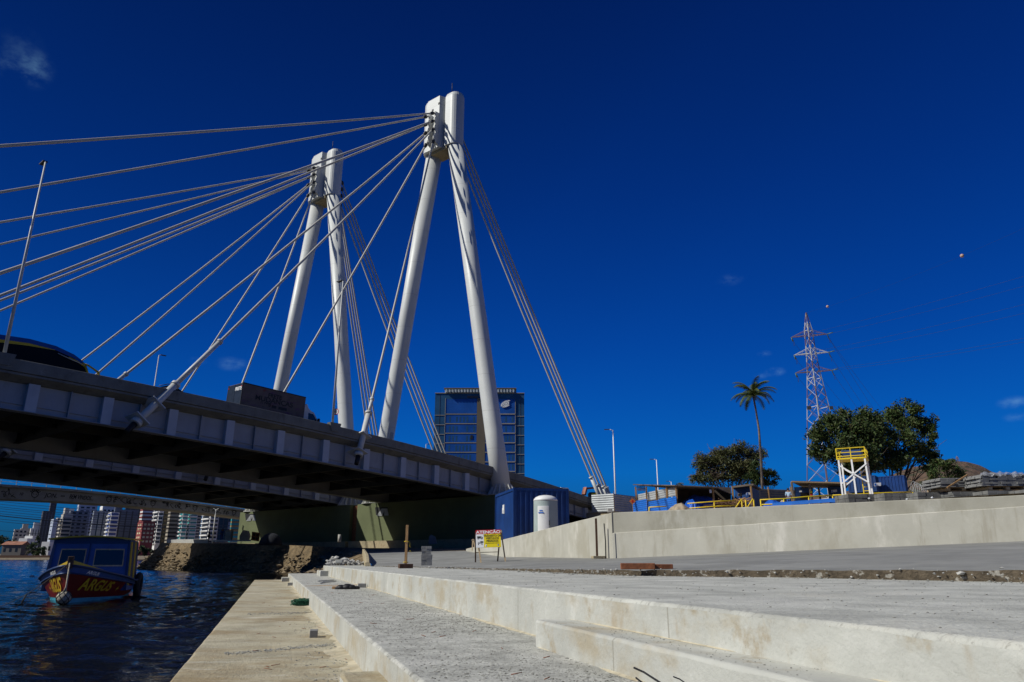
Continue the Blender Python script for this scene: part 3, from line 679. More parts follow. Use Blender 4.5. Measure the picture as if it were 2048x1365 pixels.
# stack of pavers
c0 = G(853, 1131.5, 1.435); pav_proto = None
def paver_mesh(wd=.2, dp=.1, ht=.08):
    mb = MB(); mb.box((0, 0, 0), (wd, dp, ht)); return mb
pm = paver_mesh(.168, .09, .082).build('paver', M['paver'], None, False, .006)
tag(pm, None, 'paver', 'pavers of the small stack'); k = 0
for lay in range(7):
    cols = [(-.088, -.05), (-.088, .045), (.084, -.05), (.084, .045)] if lay < 4 else [(-.088, -.03), (-.088, .065), (.060, -.03)]
    for (dx, dy) in cols:
        o = pm if k == 0 else pm.copy()
        if k: COL.objects.link(o)
        o['label'] = 'grey concrete paver of the small stack between the wooden post and the warning sign'
        o.location = c0+Vector((dx+rng.normal(0, .006), dy+rng.normal(0, .005), .044+lay*.0835)); o.rotation_euler = (0, 0, rng.normal(.12, .03)); k += 1
def loose(name, px, py, h, size, m, label, cat, rz, bev=.006):
    r_ = px_dir(px, py); kk = -h/(r_.z-QS*(r_.dot(Qd))); q = Vector((0, 0, CZ))+r_*kk
    mb = MB(); mb.box((0, 0, size[2]/2), size); o = mb.build(name, m, None, False, bev); o.location = q; o.rotation_euler = (0, 0, rz); return tag(o, label, cat)
loose('paver', 627, 1275, H1, (.105, .2, .095), M['paver'], 'single grey paver lying on the brown lower platform', 'paver', .25)
loose('paver', 724, 1175.5, H2, (.20, .11, .10), M['paver'], 'small grey paver on the step, against the plaza riser', 'paver', .1)
loose('paver', 581, 1172, H1, (.2, .16, .12), M['paver'], 'grey paver at the foot of the pale block, far end of platform', 'paver', .1)
loose('concrete_block', 1419, 1139, .17, (.22, .14, .05), M['paver_light'], 'pale flat block on the broken road edge', 'block', .1)
# red-brown plank lying on the road edge
q = PZ(1284, 12.6, 1.50); r = thing('timber_plank', 'thick red-brown timber plank lying on the road edge', 'plank', q, -.06)
mb = MB(); mb.box((-.13, 0, .047), (.57, .12, .10)); mb.build('board', M['red_wood'], r, False, .008)
mb = MB(); mb.box((.27, .06, .04), (.42, .08, .08), Matrix.Rotation(.12, 4, 'Z')); mb.build('board', M['red_wood'], r, False, .008)
# concrete kerb with rounded nose at the left end of the road
r = thing('concrete_kerb', 'short concrete kerb ending the grey road at its left', 'kerb', PZ(740, 38, 1.5))
mb = MB(); rings = []
for i in range(13):
    f_ = i/12; q = PZ(743, 31.2, 1.38).lerp(PZ(733.5, 57, 1.93), f_); q = q+Vector((0, 0, 0)); hh = .34-.0*f_ if i > 1 else .10+.16*i
    rings.append([q+Vector((-.12, 0, -.1)), q+Vector((-.11, 0, hh-.03)), q+Vector((-.06, 0, hh)), q+Vector((.05, 0, hh)), q+Vector((.1, 0, hh-.05)), q+Vector((.16, 0, -.1))])
mb.sweep(rings); mb.build('kerb_stone', M['footing'], r)
mb = MB(); mb.box((.10, -6.4, .02), (.30, .22, .13)); mb.build('end_block', M['quay_face'], r, False, .02)
# green net rope bundle
r_ = px_dir(603, 1212); q = Vector((0, 0, CZ))+r_*(-H1/(r_.z-QS*r_.dot(Qd)))
mb = MB()
for i in range(60):
    a = rng.uniform(0, 6.3); h = abs(rng.normal(.07, .05)); R = rng.uniform(.04, .20); p = []
    for j in range(7):
        b = a+j*.45*rng.choice((-1, 1)); p.append((R*math.cos(b)*1.3+rng.normal(0, .02), R*math.sin(b)*.8, max(.01, h*math.sin(j/6*3.14)+.02)))
    mb.tube(p, .007, 4)
o = mb.build('net_bundle', M['net'], None, False); o.location = q; tag(o, 'tangled bundle of dark green net rope by the step riser', 'rope bundle')
# dark rag over orange wood, and light rods, on the step
r_ = px_dir(693, 1178.5); q = Vector((0, 0, CZ))+r_*(-H2/(r_.z-QS*r_.dot(Qd)))
r = thing('timber_offcut', 'orange-brown timber offcut on the step beyond the rust stain', 'timber', q)
mb = MB(); mb.box((-.05, .02, .03), (.62, .09, .06), Matrix.Rotation(-.08, 4, 'Z')); mb.build('board', M['wood'], r, False, .006)
mb = MB(); k = 0
for (x, y, s_) in ((-.12, -.06, .1), (.03, -.05, .12), (.13, -.06, .10), (.25, -.02, .07), (-.2, -.07, .06)): mb.ball((x, y, s_*.35), s_, 8, (1.2, 1, .7))
o = mb.build('dark_rag', M['black'], None, False); o.location = q; tag(o, 'black crumpled rag against the orange-brown timber offcut', 'rag')
for i, (xa, ya, xb, yb, m, lb) in enumerate([(636, 1164, 668, 1162, 'metal', 'pale thin rod on the far end of the step, the upper one'), (641, 1168, 650, 1165.5, 'metal', 'short bent pale rod on the far step, below the other'), (650, 1166, 672, 1164, 'metal', 'pale thin rod on the far step, the right one')]):
    f_ = lambda x, y: (lambda r_: Vector((0, 0, CZ))+r_*(-H2/(r_.z-QS*r_.dot(Qd))))(px_dir(x, y))
    mb = MB(); mb.tube([f_(xa, ya)+Vector((0, 0, .02)), f_(xb, yb)+Vector((0, 0, .025))], .018, 6); tag(mb.build('thin_rod', M[m]), lb, 'rod')
# rust stained sand strip on the step
mb = MB()
for i in range(40):
    f_ = i/39; a = .93+f_*1.45; wv = (.08+.35*f_*(1.15-f_))*(1+.25*nz(a*6, 1)); mb.v += [QP(a, 21.2+.5*f_-wv, H2-.004), QP(a, 21.2+.5*f_+wv*.8, H2-.004)]
for i in range(39): mb.face((2*i, 2*i+2, 2*i+3, 2*i+1))
M['ochre'] = mat('ochre_sand', (.40, .23, .09), .95, .3, 9., .4, 40); struct(mb.build('ochre_sand_strip', M['ochre']), 'stuff')
# pale sand swept against the feet of the risers
M['fringe'] = mat('pale_sand', (.46, .41, .30), .95, .2, 8., .5, 60, stains=[((.33, .26, .15), 2.5, .5, .66, .6)])
def fringe(a, sgn, b0, b1, h, w_, k):
    mb = MB(); bs = np.arange(b0, b1, .06)
    for b in bs: wd = max(.01, w_*(.55+.5*nz(b*1.3, k)+.35*nz(b*5.3, k+2))); mb.v += [QP(a, b, h-.012), QP(a+sgn*wd*.5, b, h-.007), QP(a+sgn*wd, b, h-.0005)]
    for i in range(len(bs)-1):
        for j in (0, 1): p = 3*i+j; mb.face((p, p+3, p+4, p+1), True)
    struct(mb.build('sand_fringe', M['fringe']), 'stuff')
fringe(A2+.012, -1, 6.4, 37, H1, .26, 1); fringe(A3+.012, -1, 6.0, 33, H2, .07, 4); fringe(A3+.012, -1, 2.0, 5.9, H15, .03, 6); fringe(2.145, -1, 2.0, 5.9, H2, .05, 8)
# bars sticking up at the very bottom of the picture
for a_, b_, c_, rr, lb in [((1268, 1336), (1288, 1345), (1330, 1372), .0045, 'dark bent reinforcing bar leaning at the half step, the longest'), ((1272, 1356), (1282, 1364), (1300, 1375), .004, 'short dark reinforcing bar below the longest bent one'), ((1347, 1354), (1360, 1359), (1378, 1372), .003, 'thin dark reinforcing bar right of the longest one')]:
    pp = [P(a_[0], a_[1], 3.55), P(b_[0], b_[1], 3.5), P(c_[0], c_[1], 3.35), P(c_[0]+30, c_[1]+30, 3.2)]
    mb = MB(); mb.tube(pp, rr, 7); tag(mb.build('reinforcing_bar', M['black']), lb, 'steel bar', 'reinforcing bars at the half step')
# small debris: gravel on the treads
mb = MB()
def pebble(a, b, h, r):
    q = QP(a, b, h); k = len(mb.v); x, y, z = r*rng.uniform(.7, 1.6), r*rng.uniform(.6, 1.1), r*rng.uniform(.4, .9)
    mb.v += [q+Vector(v) for v in ((x, 0, z*.3), (0, y, z*.4), (-x, 0, z*.3), (0, -y, z*.4), (0, 0, z*1.1), (0, 0, -z*.4))]
    for f_ in ((0, 1, 4), (1, 2, 4), (2, 3, 4), (3, 0, 4), (1, 0, 5), (2, 1, 5), (3, 2, 5), (0, 3, 5)): mb.face([k+i for i in f_])
for _ in range(7500):
    b = 3.+rng.exponential(7.); 
    if b > 38: continue
    a = A2+.05+rng.random()**.8*1.45; pebble(a, b, H2, abs(rng.normal(.0025, .0028))+.002)
for _ in range(1500):
    b = 3.+rng.exponential(8.)
    if b > 38: continue
    a = A2-abs(rng.normal(0, .33)); pebble(max(A1+.05, a), b, H1, abs(rng.normal(.004, .0035))+.002)
for _ in range(420):
    a = A1+.35+rng.random()*1.25; pebble(a, 9.3+.45*a+rng.normal(0, .08), H1, abs(rng.normal(.006, .004))+.003)
for _ in range(260):
    a = A1+.4+rng.random()*1.2; pebble(a, 15.5+rng.normal(0, .2), H1, abs(rng.normal(.006, .004))+.003)
for _ in range(1700):
    b = 2.+rng.exponential(9.); a = A3+.1+rng.random()*6
    if b < 36: pebble(a, b, H3, abs(rng.normal(.003, .003))+.002)
for _ in range(900):
    i = rng.integers(0, len(fine)); q = fine[i]; aa, bb = q.dot(Qa), q.dot(Qd); pebble(aa-abs(rng.normal(.1, .25)), bb+rng.normal(0, .1), H3, abs(rng.normal(.008, .008))+.004)
for _ in range(160):
    b = 2.8+rng.random()*3.1; pebble(A3-rng.random()*.27, b, H15, abs(rng.normal(.002, .0015))+.0015)
M['gravel'] = mat('gravel', (.27, .265, .235), .95, .5, 40., 0, 1)
struct(mb.build('gravel', M['gravel']), 'stuff')
mb = MB()
for _ in range(60):
    b = 3.5+rng.exponential(6.); a = rng.choice((A2+.1+rng.random()*1.4, A1+.5+rng.random()*1.1)); h = H2 if a > A2 else H1
    if b > 34: continue
    an = rng.uniform(0, 3.1); q = QP(a, b, h-.008); L = rng.uniform(.012, .05); v = Vector((math.cos(an)*L, math.sin(an)*L, .004)); mb.tube([q-v, q+v], .003, 4)
struct(mb.build('wood_splinters', M['red_wood']), 'stuff')

# ---------------------------------------------------------------- warning sign on its trestle
sg = thing('warning_sign', 'yellow, red and white warning sign reading ATENÇÃO on a wooden trestle', 'sign', PZ(980, 30, 1.50))
b0 = sg.location; Ws, Hs = 1.04, .74
Lp = [P(951, 1126, 30.1), P(962, 1127, 29.4), P(995, 1125.5, 30.3), P(1011, 1125, 29.6)]
Tp = [P(951, 1064, 29.75), P(953, 1064, 29.7), P(1001, 1061, 29.85), P(1002, 1061, 29.8)]
for a_, b_ in zip(Lp, Tp):
    mb = MB(); mb.bar(a_, b_, .055, .04, (0, 1, 0)); mb.build('leg', M['pale_wood'] if a_ in (Lp[1], Lp[3]) else M['dark_wood'], sg)
mb = MB(); mb.bar(Lp[0].lerp(Tp[0], .33), Lp[2].lerp(Tp[2], .33), .09, .025, (0, 0, 1)); mb.build('brace', M['dark_wood'], sg)
tl, tr, bl = P(951.5, 1061, 29.68), P(1001, 1059.5, 29.72), P(957, 1096, 29.45)
X = (tr-tl); Wd = X.length; X.normalize(); Y0 = (tl-bl); Hd = Y0.length*.985; Z = X.cross(Y0).normalized()
if Z.y > 0: Z = -Z
Yv = Z.cross(X).normalized()
cen = (tl+tr)/2-Yv*Hd/2
def sq(u0, u1, v0, v1, m, name, dz, parent, th=.012):   # u right, v up, in fractions of the panel from its centre
    mb = MB(); p = [cen+X*(u*Wd)+Yv*(v*Hd)+Z*(dz+e) for e in (0, th) for u, v in ((u0, v0), (u1, v0), (u1, v1), (u0, v1))]; mb.hull8(p); return mb.build(name, m, parent)
panel = sq(-.5, .5, -.5, .5, M['pale_wood'], 'panel', -.012, sg)
sq(-.5, .5, .26, .5, M['red_sign'], 'red_header', .002, panel, .003); sq(-.5, -.18, -.5, .258, M['white'], 'white_field', .002, panel, .003); sq(-.178, .5, -.5, .258, M['yellow_sign'], 'yellow_field', .002, panel, .003)
def stx(body, u, v, size, m, bold=.004, squash=1.): text(body, size, frame(cen+X*(u*Wd)+Yv*(v*Hd)+Z*.008, X, Z), m, panel, 'lettering', .001, 0, bold, squash)
stx('ATENÇÃO', 0, .365, .165, M['white'], .005, 1.25)
stx('TRÂNSITO DE', .16, .15, .115, M['black_ink'], .003, .98); stx('VEÍCULOS', .16, .0, .115, M['black_ink'], .003, 1.); stx('PESADOS', .16, -.15, .115, M['black_ink'], .003, 1.)
stx('Desculpe-nos pelo transtorno', .16, -.265, .042, M['black_ink'], .0005, 1.05)
def pic(parts, name):
    mb = MB()
    for kind, u, v, a_, b_ in parts:
        c = cen+X*(u*Wd)+Yv*(v*Hd)+Z*.0065
        if kind == 'r': mb.hull8([c+X*(i*a_/2)+Yv*(j*b_/2)+Z*e for e in (0, .002) for i, j in ((-1, -1), (1, -1), (1, 1), (-1, 1))])
        else: mb.prism([c+X*(a_*math.cos(t))+Yv*(b_*math.sin(t)) for t in np.linspace(0, 2*math.pi, 14)[:-1]], Z*.002)
    mb.build(name, M['black_ink'], panel)
pic([('r', -.375, .09, .145, .075), ('r', -.262, .075, .075, .02), ('r', -.24, .045, .02, .075), ('r', -.285, .12, .055, .012), ('e', -.41, -.005, .022, .022), ('e', -.27, -.005, .022, .022), ('r', -.34, .015, .2, .012)], 'lorry_symbol')
pic([('e', -.27, -.19, .075, .035), ('r', -.39, -.20, .05, .01), ('r', -.405, -.24, .012, .07), ('r', -.36, -.24, .012, .06), ('r', -.33, -.27, .2, .014), ('e', -.40, -.325, .02, .02), ('e', -.26, -.325, .02, .02)], 'mixer_symbol')
mb = MB(); c = cen+X*(-.10*Wd)+Yv*(-.4*Hd)+Z*.0065; mb.hull8([c+X*(i*.03)+Yv*(j*.04)+Z*e for e in (0, .002) for i, j in ((-1, -1), (1, -1), (1, 1), (-1, 1))]); mb.build('emblem', M['white'], panel)
mb = MB(); c = c+X*.012-Yv*.012+Z*.002; mb.hull8([c+X*(i*.016)+Yv*(j*.018)+Z*e for e in (0, .002) for i, j in ((-1, -1), (1, -1), (1, 1), (-1, 1))]); mb.build('emblem', M['blue_ink'], panel)
mb = MB(); c = cen+X*(.39*Wd)+Yv*(-.38*Hd)+Z*.0065; mb.prism([c+X*(.026*math.cos(t))+Yv*(.03*math.sin(t)) for t in np.linspace(.5, 5.8, 14)], Z*.002); mb.build('emblem', M['blue_ink'], panel)
r = thing('wooden_trestle', 'bare wooden trestle standing behind the left edge of the warning sign', 'trestle', PZ(945, 36, 1.75))
for xa, xb in ((944.5, 945.5), (951, 946.5), (957, 955)):
    mb = MB(); mb.bar(P(xa, 1101, 36), P(xb, 1079, 36.2), .05, .04, (0, 1, 0)); mb.build('leg', M['pale_wood'], r)
mb = MB(); mb.bar(P(943.5, 1081, 36), P(962, 1080, 36.1), .07, .05, (0, 0, 1)); mb.build('rail', M['pale_wood'], r)

# ---------------------------------------------------------------- blue container and the round fibreglass booth
def container(q, ax, L, Wd, Ht, m, name, label, pitch=.28, depth=.036, end='left'):
    """q bottom near corner, ax unit vector along the long side (which faces the camera's right)."""
    r = thing(name, label, 'container', q); ax = ax.normalized(); bx = Vector((-ax.y, ax.x, 0)); u = Vector((0, 0, 1))
    def corr(o, d, n, ln):                # corrugated sheet
        mb = MB(); k = int(ln/pitch); pr = []
        for i in range(k):
            for f_, dd in ((0, 0), (.36, 0), (.5, -depth), (.86, -depth)): pr.append(o+d*((i+f_)*ln/k)+n*dd)
        pr.append(o+d*ln)
        for p in pr: mb.v += [p+u*.14, p+u*(Ht-.12)]
        for i in range(len(pr)-1): mb.face((2*i, 2*i+2, 2*i+3, 2*i+1))
        return mb
    e0 = .02
    corr(q+ax*.1-bx*e0*0, ax, -bx, L-.2).build('long_side', m, r)
    corr(q+bx*Wd+ax*.1, ax, bx, L-.2).build('long_side', m, r)
    corr(q+ax*L+bx*.1, bx, ax, Wd-.2).build('short_side', m, r)
    mb = MB(); mb.hull8([q+ax*a+bx*b+u*z for z in (.14, Ht-.12) for a, b in ((.04, .1), (.10, .1), (.10, Wd-.1), (.04, Wd-.1))]); mb.build('door', m, r)
    mb = MB(); mb.hull8([q+ax*a+bx*b+u*z for z in (Ht-.125, Ht-.02) for a, b in ((.05, .05), (L-.05, .05), (L-.05, Wd-.05), (.05, Wd-.05))]); mb.build('roof', m, r)
    mb = MB()
    for a in (0, L-.12):
        for b in (0, Wd-.12): mb.hull8([q+ax*(a+i)+bx*(b+j)+u*z for z in (0, Ht) for i, j in ((-.01, -.01), (.13, -.01), (.13, .13), (-.01, .13))])
    for z in (.001, Ht-.139):
        for b in (-.006, Wd-.094): mb.hull8([q+ax*a+bx*(b+j)+u*(z+k) for k in (0, .138) for a, j in ((.13, 0), (L-.13, 0), (L-.13, .1), (.13, .1))])
        for a in (-.006, L-.094): mb.hull8([q+ax*(a+i)+bx*b+u*(z+k) for k in (0, .138) for i, b in ((0, .13), (.1, .13), (.1, Wd-.13), (0, Wd-.13))])
    mb.build('corner_frame', m, r)
    return r, ax, bx
cq = PZ(1027, 38.5, 2.35); cl = PZ(990.5, 43.2, 2.35); vv = (cl-cq); vv.z = 0; bx = vv.normalized(); ax = Vector((bx.y, -bx.x, 0))
cr_, ax, bx = container(cq, ax, 3.05, vv.length, 2.87, M['cont_blue'], 'shipping_container', 'deep blue corrugated container behind the ramp wall beside the mast leg')
mb = MB()
for b, z, w_, h_ in ((2.55, 2.0, .28, .30), (2.38, 1.9, .16, .5), (2.72, 1.83, .16, .3)): mb.hull8([cq+bx*(b+j*w_)-ax*e+Vector((0, 0, z+k*h_)) for k in (-.5, .5) for j, e in ((-.5, -.03), (-.5, .012), (.5, .012), (.5, -.03))])
mb.build('paper_notice', M['white'], cr_)
bq = PZ(1091, 36.0, 2.45); r = thing('portable_booth', 'round grey portable booth with a domed roof and white door behind the ramp wall', 'booth', bq)
R_ = .60; mb = MB(); mb.lathe([(R_*1.02, -.3), (R_*1.0, .2), (R_*.985, 1.86), (R_*.985, 1.88)], 32); mb.build('shell', M['grp'], r, False)
mb = MB(); mb.lathe([(R_*1.0, 1.885), (R_*.97, 1.97), (R_*.82, 2.07), (R_*.55, 2.14), (R_*.2, 2.175), (.01, 2.18)], 32); mb.build('domed_roof', M['grp_white'], r, False)
mb = MB(); rings = []
for z in (.05, 1.62):
    rg = [(R_*1.03*math.cos(a), R_*1.03*math.sin(a), z) for a in np.linspace(math.radians(228), math.radians(282), 12)]; rg += [(x*.94, y*.94, zz) for x, y, zz in rg[::-1]]; rings.append(rg)
mb.sweep(rings); door = mb.build('door', M['grp_white'], r, False)
for a, z, w_, h_, m in ((246, 1.30, .26, .06, 'blue_ink'), (246, 1.40, .16, .05, 'blue_ink')):
    mb = MB(); an = math.radians(a); c = Vector((R_*1.045*math.cos(an), R_*1.045*math.sin(an), z)); mb.box((0, 0, 0), (w_, .012, h_), Matrix.Translation(c) @ Matrix.Rotation(an+math.pi/2, 4, 'Z')); mb.build('sticker', M[m], door, False)
mb = MB(); an = math.radians(283); mb.box((R_*1.06*math.cos(an), R_*1.06*math.sin(an), .82), (.04, .06, .22)); mb.build('latch', M['dark_metal'], r, False)
mb = MB(); mb.box((0, -.30, 2.12), (.1, .04, .05)); mb.build('vent', M['black'], r, False)
# ---------------------------------------------------------------- the raised site
def corr_wall(p0, p1, z0, z1, period, depth, m, name, parent, nrm, mi=None):
    """sheet with horizontal corrugation between two ground points"""
    mb = MB(); p0 = Vector((p0[0], p0[1], 0)); p1 = Vector((p1[0], p1[1], 0)); k = max(1, int((z1-z0)/period)); zz = []
    for i in range(k):
        for f_, d in ((0, 0), (.35, 1), (.7, 1), (.99, 0)): zz.append((z0+(i+f_)*(z1-z0)/k, d*depth))
    zz.append((z1, 0))
    for z, d in zz: mb.v += [p0+nrm*d+Vector((0, 0, z)), p1+nrm*d+Vector((0, 0, z))]
    for i in range(len(zz)-1): mb.face((2*i, 2*i+1, 2*i+3, 2*i+2))
    k = len(mb.v)
    mb.v += [p0-nrm*.03+Vector((0, 0, z0)), p1-nrm*.03+Vector((0, 0, z0)), p1-nrm*.03+Vector((0, 0, z1)), p0-nrm*.03+Vector((0, 0, z1))]; mb.face((k+3, k+2, k+1, k))
    return mb.build(name, m, parent)
# hoarding of bare metal sheets round the cable anchors
c = onT(1228.5, 1020.5, 49.2); ztp = onT(1228.5, 988, 49.2).z
r = thing('hoarding', 'bare corrugated metal hoarding round the feet of the back stays', 'hoarding', c)
corr_wall(c, c+N*3.4, c.z-.2, ztp, .27, .05, M['sheet'], 'front_sheet', r, -B); corr_wall(c, c+B*40, c.z-.2, ztp, .27, .05, M['sheet'], 'side_sheet', r, -N)
mb = MB(); mb.hull8([c+N*t+B*s+Vector((0, 0, z)) for z in (-2.5, -.21) for s, t in ((.2, .2), (6, .2), (6, 4.4), (.2, 4.4))]); mb.build('anchor_block', M['footing'], r)
mb = MB(); mb.bar(c+Vector((0, 0, -.2)), c+Vector((0, 0, ztp-c.z+.35)), .06); mb.build('post', M['wood'], r)
q = onT(1220, 1023, 48.6); mb = MB(); mb.box(q+Vector((0, 0, .1)), (.55, .4, .5)); tag(mb.build('concrete_block', M['paver_light'], None, True, .02), 'small pale concrete block below the metal hoarding', 'block')
q = onT(1274, 1025, 46); mb = MB(); mb.box(q+Vector((0, 0, .1)), (.5, .3, .28)); tag(mb.build('clay_block', M['red_wood']), 'reddish clay block on the ground beside the blue sheeting', 'block')
# warning diamond
q = P(1265, 1003, 78); r = thing('road_sign', 'small orange diamond road works sign beside the left shed', 'sign', q+Vector((0, 0, -1.2)))
mb = MB(); mb.prism([q+Vector((x, 0, z)) for x, z in ((-.34, 0), (0, -.34), (.34, 0), (0, .34))], (0, .03, 0)); mb.build('panel', M['orange'], r)
mb = MB(); mb.prism([q+Vector((x, -.02, z)) for x, z in ((-.12, -.1), (.12, -.1), (.05, .14), (-.05, .1))], (0, .015, 0)); mb.build('symbol', M['red_sign'], r)
mb = MB(); mb.bar(q+Vector((0, .05, -1.6)), q+Vector((0, .05, -.2)), .05); mb.build('pole', M['wood'], r)

def W_(px, py, D): return P(px, py, D)
def wallrect(pxa, pya0, pya1, pxb, pyb0, pyb1, D0, D1):
    return P(pxa, pya0, D0), P(pxb, pyb0, D1), P(pxb, pyb1, D1), P(pxa, pya1, D0)
# left shed: open timber shed with sheet walls
r = thing('work_shed', 'long timber work shed with a dark sloping roof, left of the bushy tree', 'shed', PZ(1350, 75, zs(1350, 75)))
mb = MB(); a = [P(1266, 970.5, 84), P(1350, 972.5, 73.2), P(1434, 976, 73.2), P(1425, 985, 84)]
mb.hull8(a+[x+Vector((0, 0, .10)) for x in a]); mb.build('roof', M['roof_dark'], r)
for px, D in ((1272, 84.0), (1293, 81), (1313, 78.6), (1334, 76), (1353, 73.8), (1427, 73.8)):
    mb = MB(); z = P(px, 974, D).z; g = zs(px, D)-.3; q = PZ(px+.6, D, 0); mb.bar((q.x, q.y, g), (q.x, q.y, z), .16); mb.build('post', M['wood'], r)
for px, D in ((1380, 82), (1405, 82)):
    mb = MB(); z = P(px, 984, D).z; g = zs(px, D)-.3; q = PZ(px, D, 0); mb.bar((q.x, q.y, g), (q.x, q.y, z), .14); mb.build('post', M['dark_wood'], r)
zt_ = lambda py, D: zp(py, D)
corr_wall(PZ(1275, 84.2, 0), PZ(1353, 74.2, 0), zt_(1001.5, 79), zt_(984, 79), .20, .04, M['sheet'], 'grey_sheet_wall', r, Vector((-.76, -.65, 0)))
corr_wall(PZ(1265, 84.6, 0), PZ(1294, 80.8, 0), zt_(1026, 82), zt_(1002.5, 82), .20, .04, M['hoard_blue'], 'blue_sheet_wall', r, Vector((-.76, -.65, 0)))
corr_wall(PZ(1296, 80.5, 0), PZ(1353, 73.4, 0), zt_(1026, 77), zt_(1001.7, 77), .20, .04, M['hoard_blue'], 'blue_sheet_wall', r, Vector((-.76, -.65, 0)))
mb = MB()
for px in np.arange(1277, 1292, 2.6): D_ = 84-(px-1275)*.128; q = PZ(px, D_, 0); mb.bar((q.x, q.y, zt_(985, D_)), (q.x, q.y, zt_(974, D_)), .07)
mb.bar(P(1275, 979, 84), P(1292, 978, 82), .07); mb.build('slat_screen', M['dark_wood'], r)
mb = MB(); q = [P(1355, 1022, 82), P(1462, 1016, 82), P(1462, 975, 82), P(1355, 972, 82)]; mb.prism(q, (0, .2, 0)); mb.build('back_wall', M['roof_dark'], r)
mb = MB(); a = [P(1433, 977, 74.5), P(1466, 991, 77), P(1466, 990, 83), P(1425, 975, 82)]; mb.hull8(a+[x+Vector((0, 0, .1)) for x in a]); mb.build('lean_to_roof', M['roof_dark'], r)
mb = MB(); q = P(1421, 983, 73.6); mb.box(q, (.22, .05, .34)); mb.build('notice', M['white'], r)
def tarp(name, pts, D, hpx, label, m='tarp', dep=1.6):
    """heap: base line in pixels, bulging to height profile"""
    mb = MB(); n = 26; rings = []
    for i in range(n+1):
        f_ = i/n; px = pts[0]+(pts[1]-pts[0])*f_; g = PZ(px, D, zs(px, D)-.35); top = zp(pts[2]+(pts[3]-pts[2])*f_, D)
        h = (top-g.z)*(math.sin(math.pi*min(max(f_, .02), .98))**hpx)*(1+.10*nz(f_*9, D))
        rg = []
        for j in range(13):
            a = math.pi*j/12; rg.append(g+Vector((.10*nz(f_*14+j, j), -math.cos(a)*dep+.12*nz(j*2, f_*12), max(0, math.sin(a))**.6*h+.05*nz(f_*20, j*1.7))))
        rings.append(rg)
    mb.sweep(rings, closed=False, sm=True); return tag(mb.build(name, M[m]), label, 'tarpaulin' if m == 'tarp' else 'heap')
tarp('covered_stack', (1357, 1442, 995, 994), 78, .25, 'tall stack under blue tarpaulin inside the open bay of the shed')
tarp('covered_stack', (1370, 1393, 1003, 1003), 71, .2, 'small bright blue tarpaulin stack in front of the shed post')
tarp('covered_stack', (1522, 1562, 1003, 1003), 66, .6, 'low crumpled heap under blue tarpaulin behind the yellow rail')
tarp('covered_stack', (1558, 1572, 1004, 1004), 68, .7, 'small sandy yellow heap beside the crumpled blue tarpaulin', 'sand', .8)
tarp('gravel_heap', (1326, 1386, 1011, 1011), 62, .75, 'heap of sandy gravel behind the wall under the blue sheeting', 'sand', 1.8)
tarp('covered_stack', (1660, 1692, 1001, 1000), 60, .4, 'flat dark blue covered pile left of the tower platform', 'site_blue', .8)
mb = MB(); a = [P(1545, 1013, 58), P(1690, 1003, 55), P(1690, 1001, 58), P(1545, 1011, 61)]; mb.hull8(a+[x+Vector((0, 0, .22)) for x in a]); tag(mb.build('blue_beam', M['hoard_blue']), 'long blue beam lying along the top of the wall', 'beam')
def brushpile(px0, px1, py0, py1, D, m, label, n=60):
    mb = MB()
    for _ in range(n):
        px, py = rng.uniform(px0, px1), rng.uniform(py0, py1); q = P(px, py, D+rng.normal(0, .5)); v = Vector((rng.normal(0, .5), rng.normal(0, .4), rng.normal(0, .12))); mb.bar(q-v, q+v, .07)
    return tag(mb.build('timber_pile', M[m]), label, 'timber pile')
brushpile(1434, 1462, 1002, 1015, 70, 'dark_wood', 'untidy pile of dark timber beside the stair rail')
brushpile(1466, 1492, 999, 1012, 71, 'wood', 'loose pile of brown planks between the two slanting yellow rails')
# yellow tube rails
def rail(pts, label, D, posts, two=True, gap=.5):
    r = thing('safety_rail', label, 'railing', PZ(pts[0][0], D, zs(pts[0][0], D)), 0, 'yellow safety rails')
    mb = MB(); mb.tube([P(x, y, D) for x, y in pts], .055, 6); mb.build('top_rail', M['yellow'], r)
    if two: mb = MB(); mb.tube([P(x, y, D)-Vector((0, 0, gap)) for x, y in pts], .055, 6); mb.build('middle_rail', M['yellow'], r)
    for x, y in posts:
        mb = MB(); q = P(x, y, D); mb.tube([q, Vector((q.x, q.y, zs(x, D)-.3))], .055, 6); mb.build('post', M['yellow'], r)
rail([(1298, 1015), (1333, 1013)], 'single low yellow rail in front of the blue sheeting', 66, [(1298, 1015)], False)
rail([(1375, 1007.5), (1428, 1003.5), (1470, 1001.5)], 'yellow two-bar rail in front of the open shed bay', 64, [(1428, 1003.5)], True, .42)
rail([(1469, 1019), (1483, 999)], 'left of the two slanting yellow stair rails', 62, [(1483, 999), (1491, 1001)], False)
rail([(1493, 1018), (1506, 998)], 'right of the two slanting yellow stair rails', 62, [(1507, 1000)], False)
rail([(1520, 1000), (1567, 998), (1617, 993.5), (1665, 991.5)], 'long yellow two-bar rail in front of the person and the blue booth', 60, [(1521, 1001), (1567, 998), (1617, 993.5)], True, .40)
rail([(1665, 991), (1720, 988.5), (1770, 986), (1826, 984)], 'yellow rail running behind the tower legs to the container', 66, [(1665, 991), (1784, 985), (1825, 984)], False)
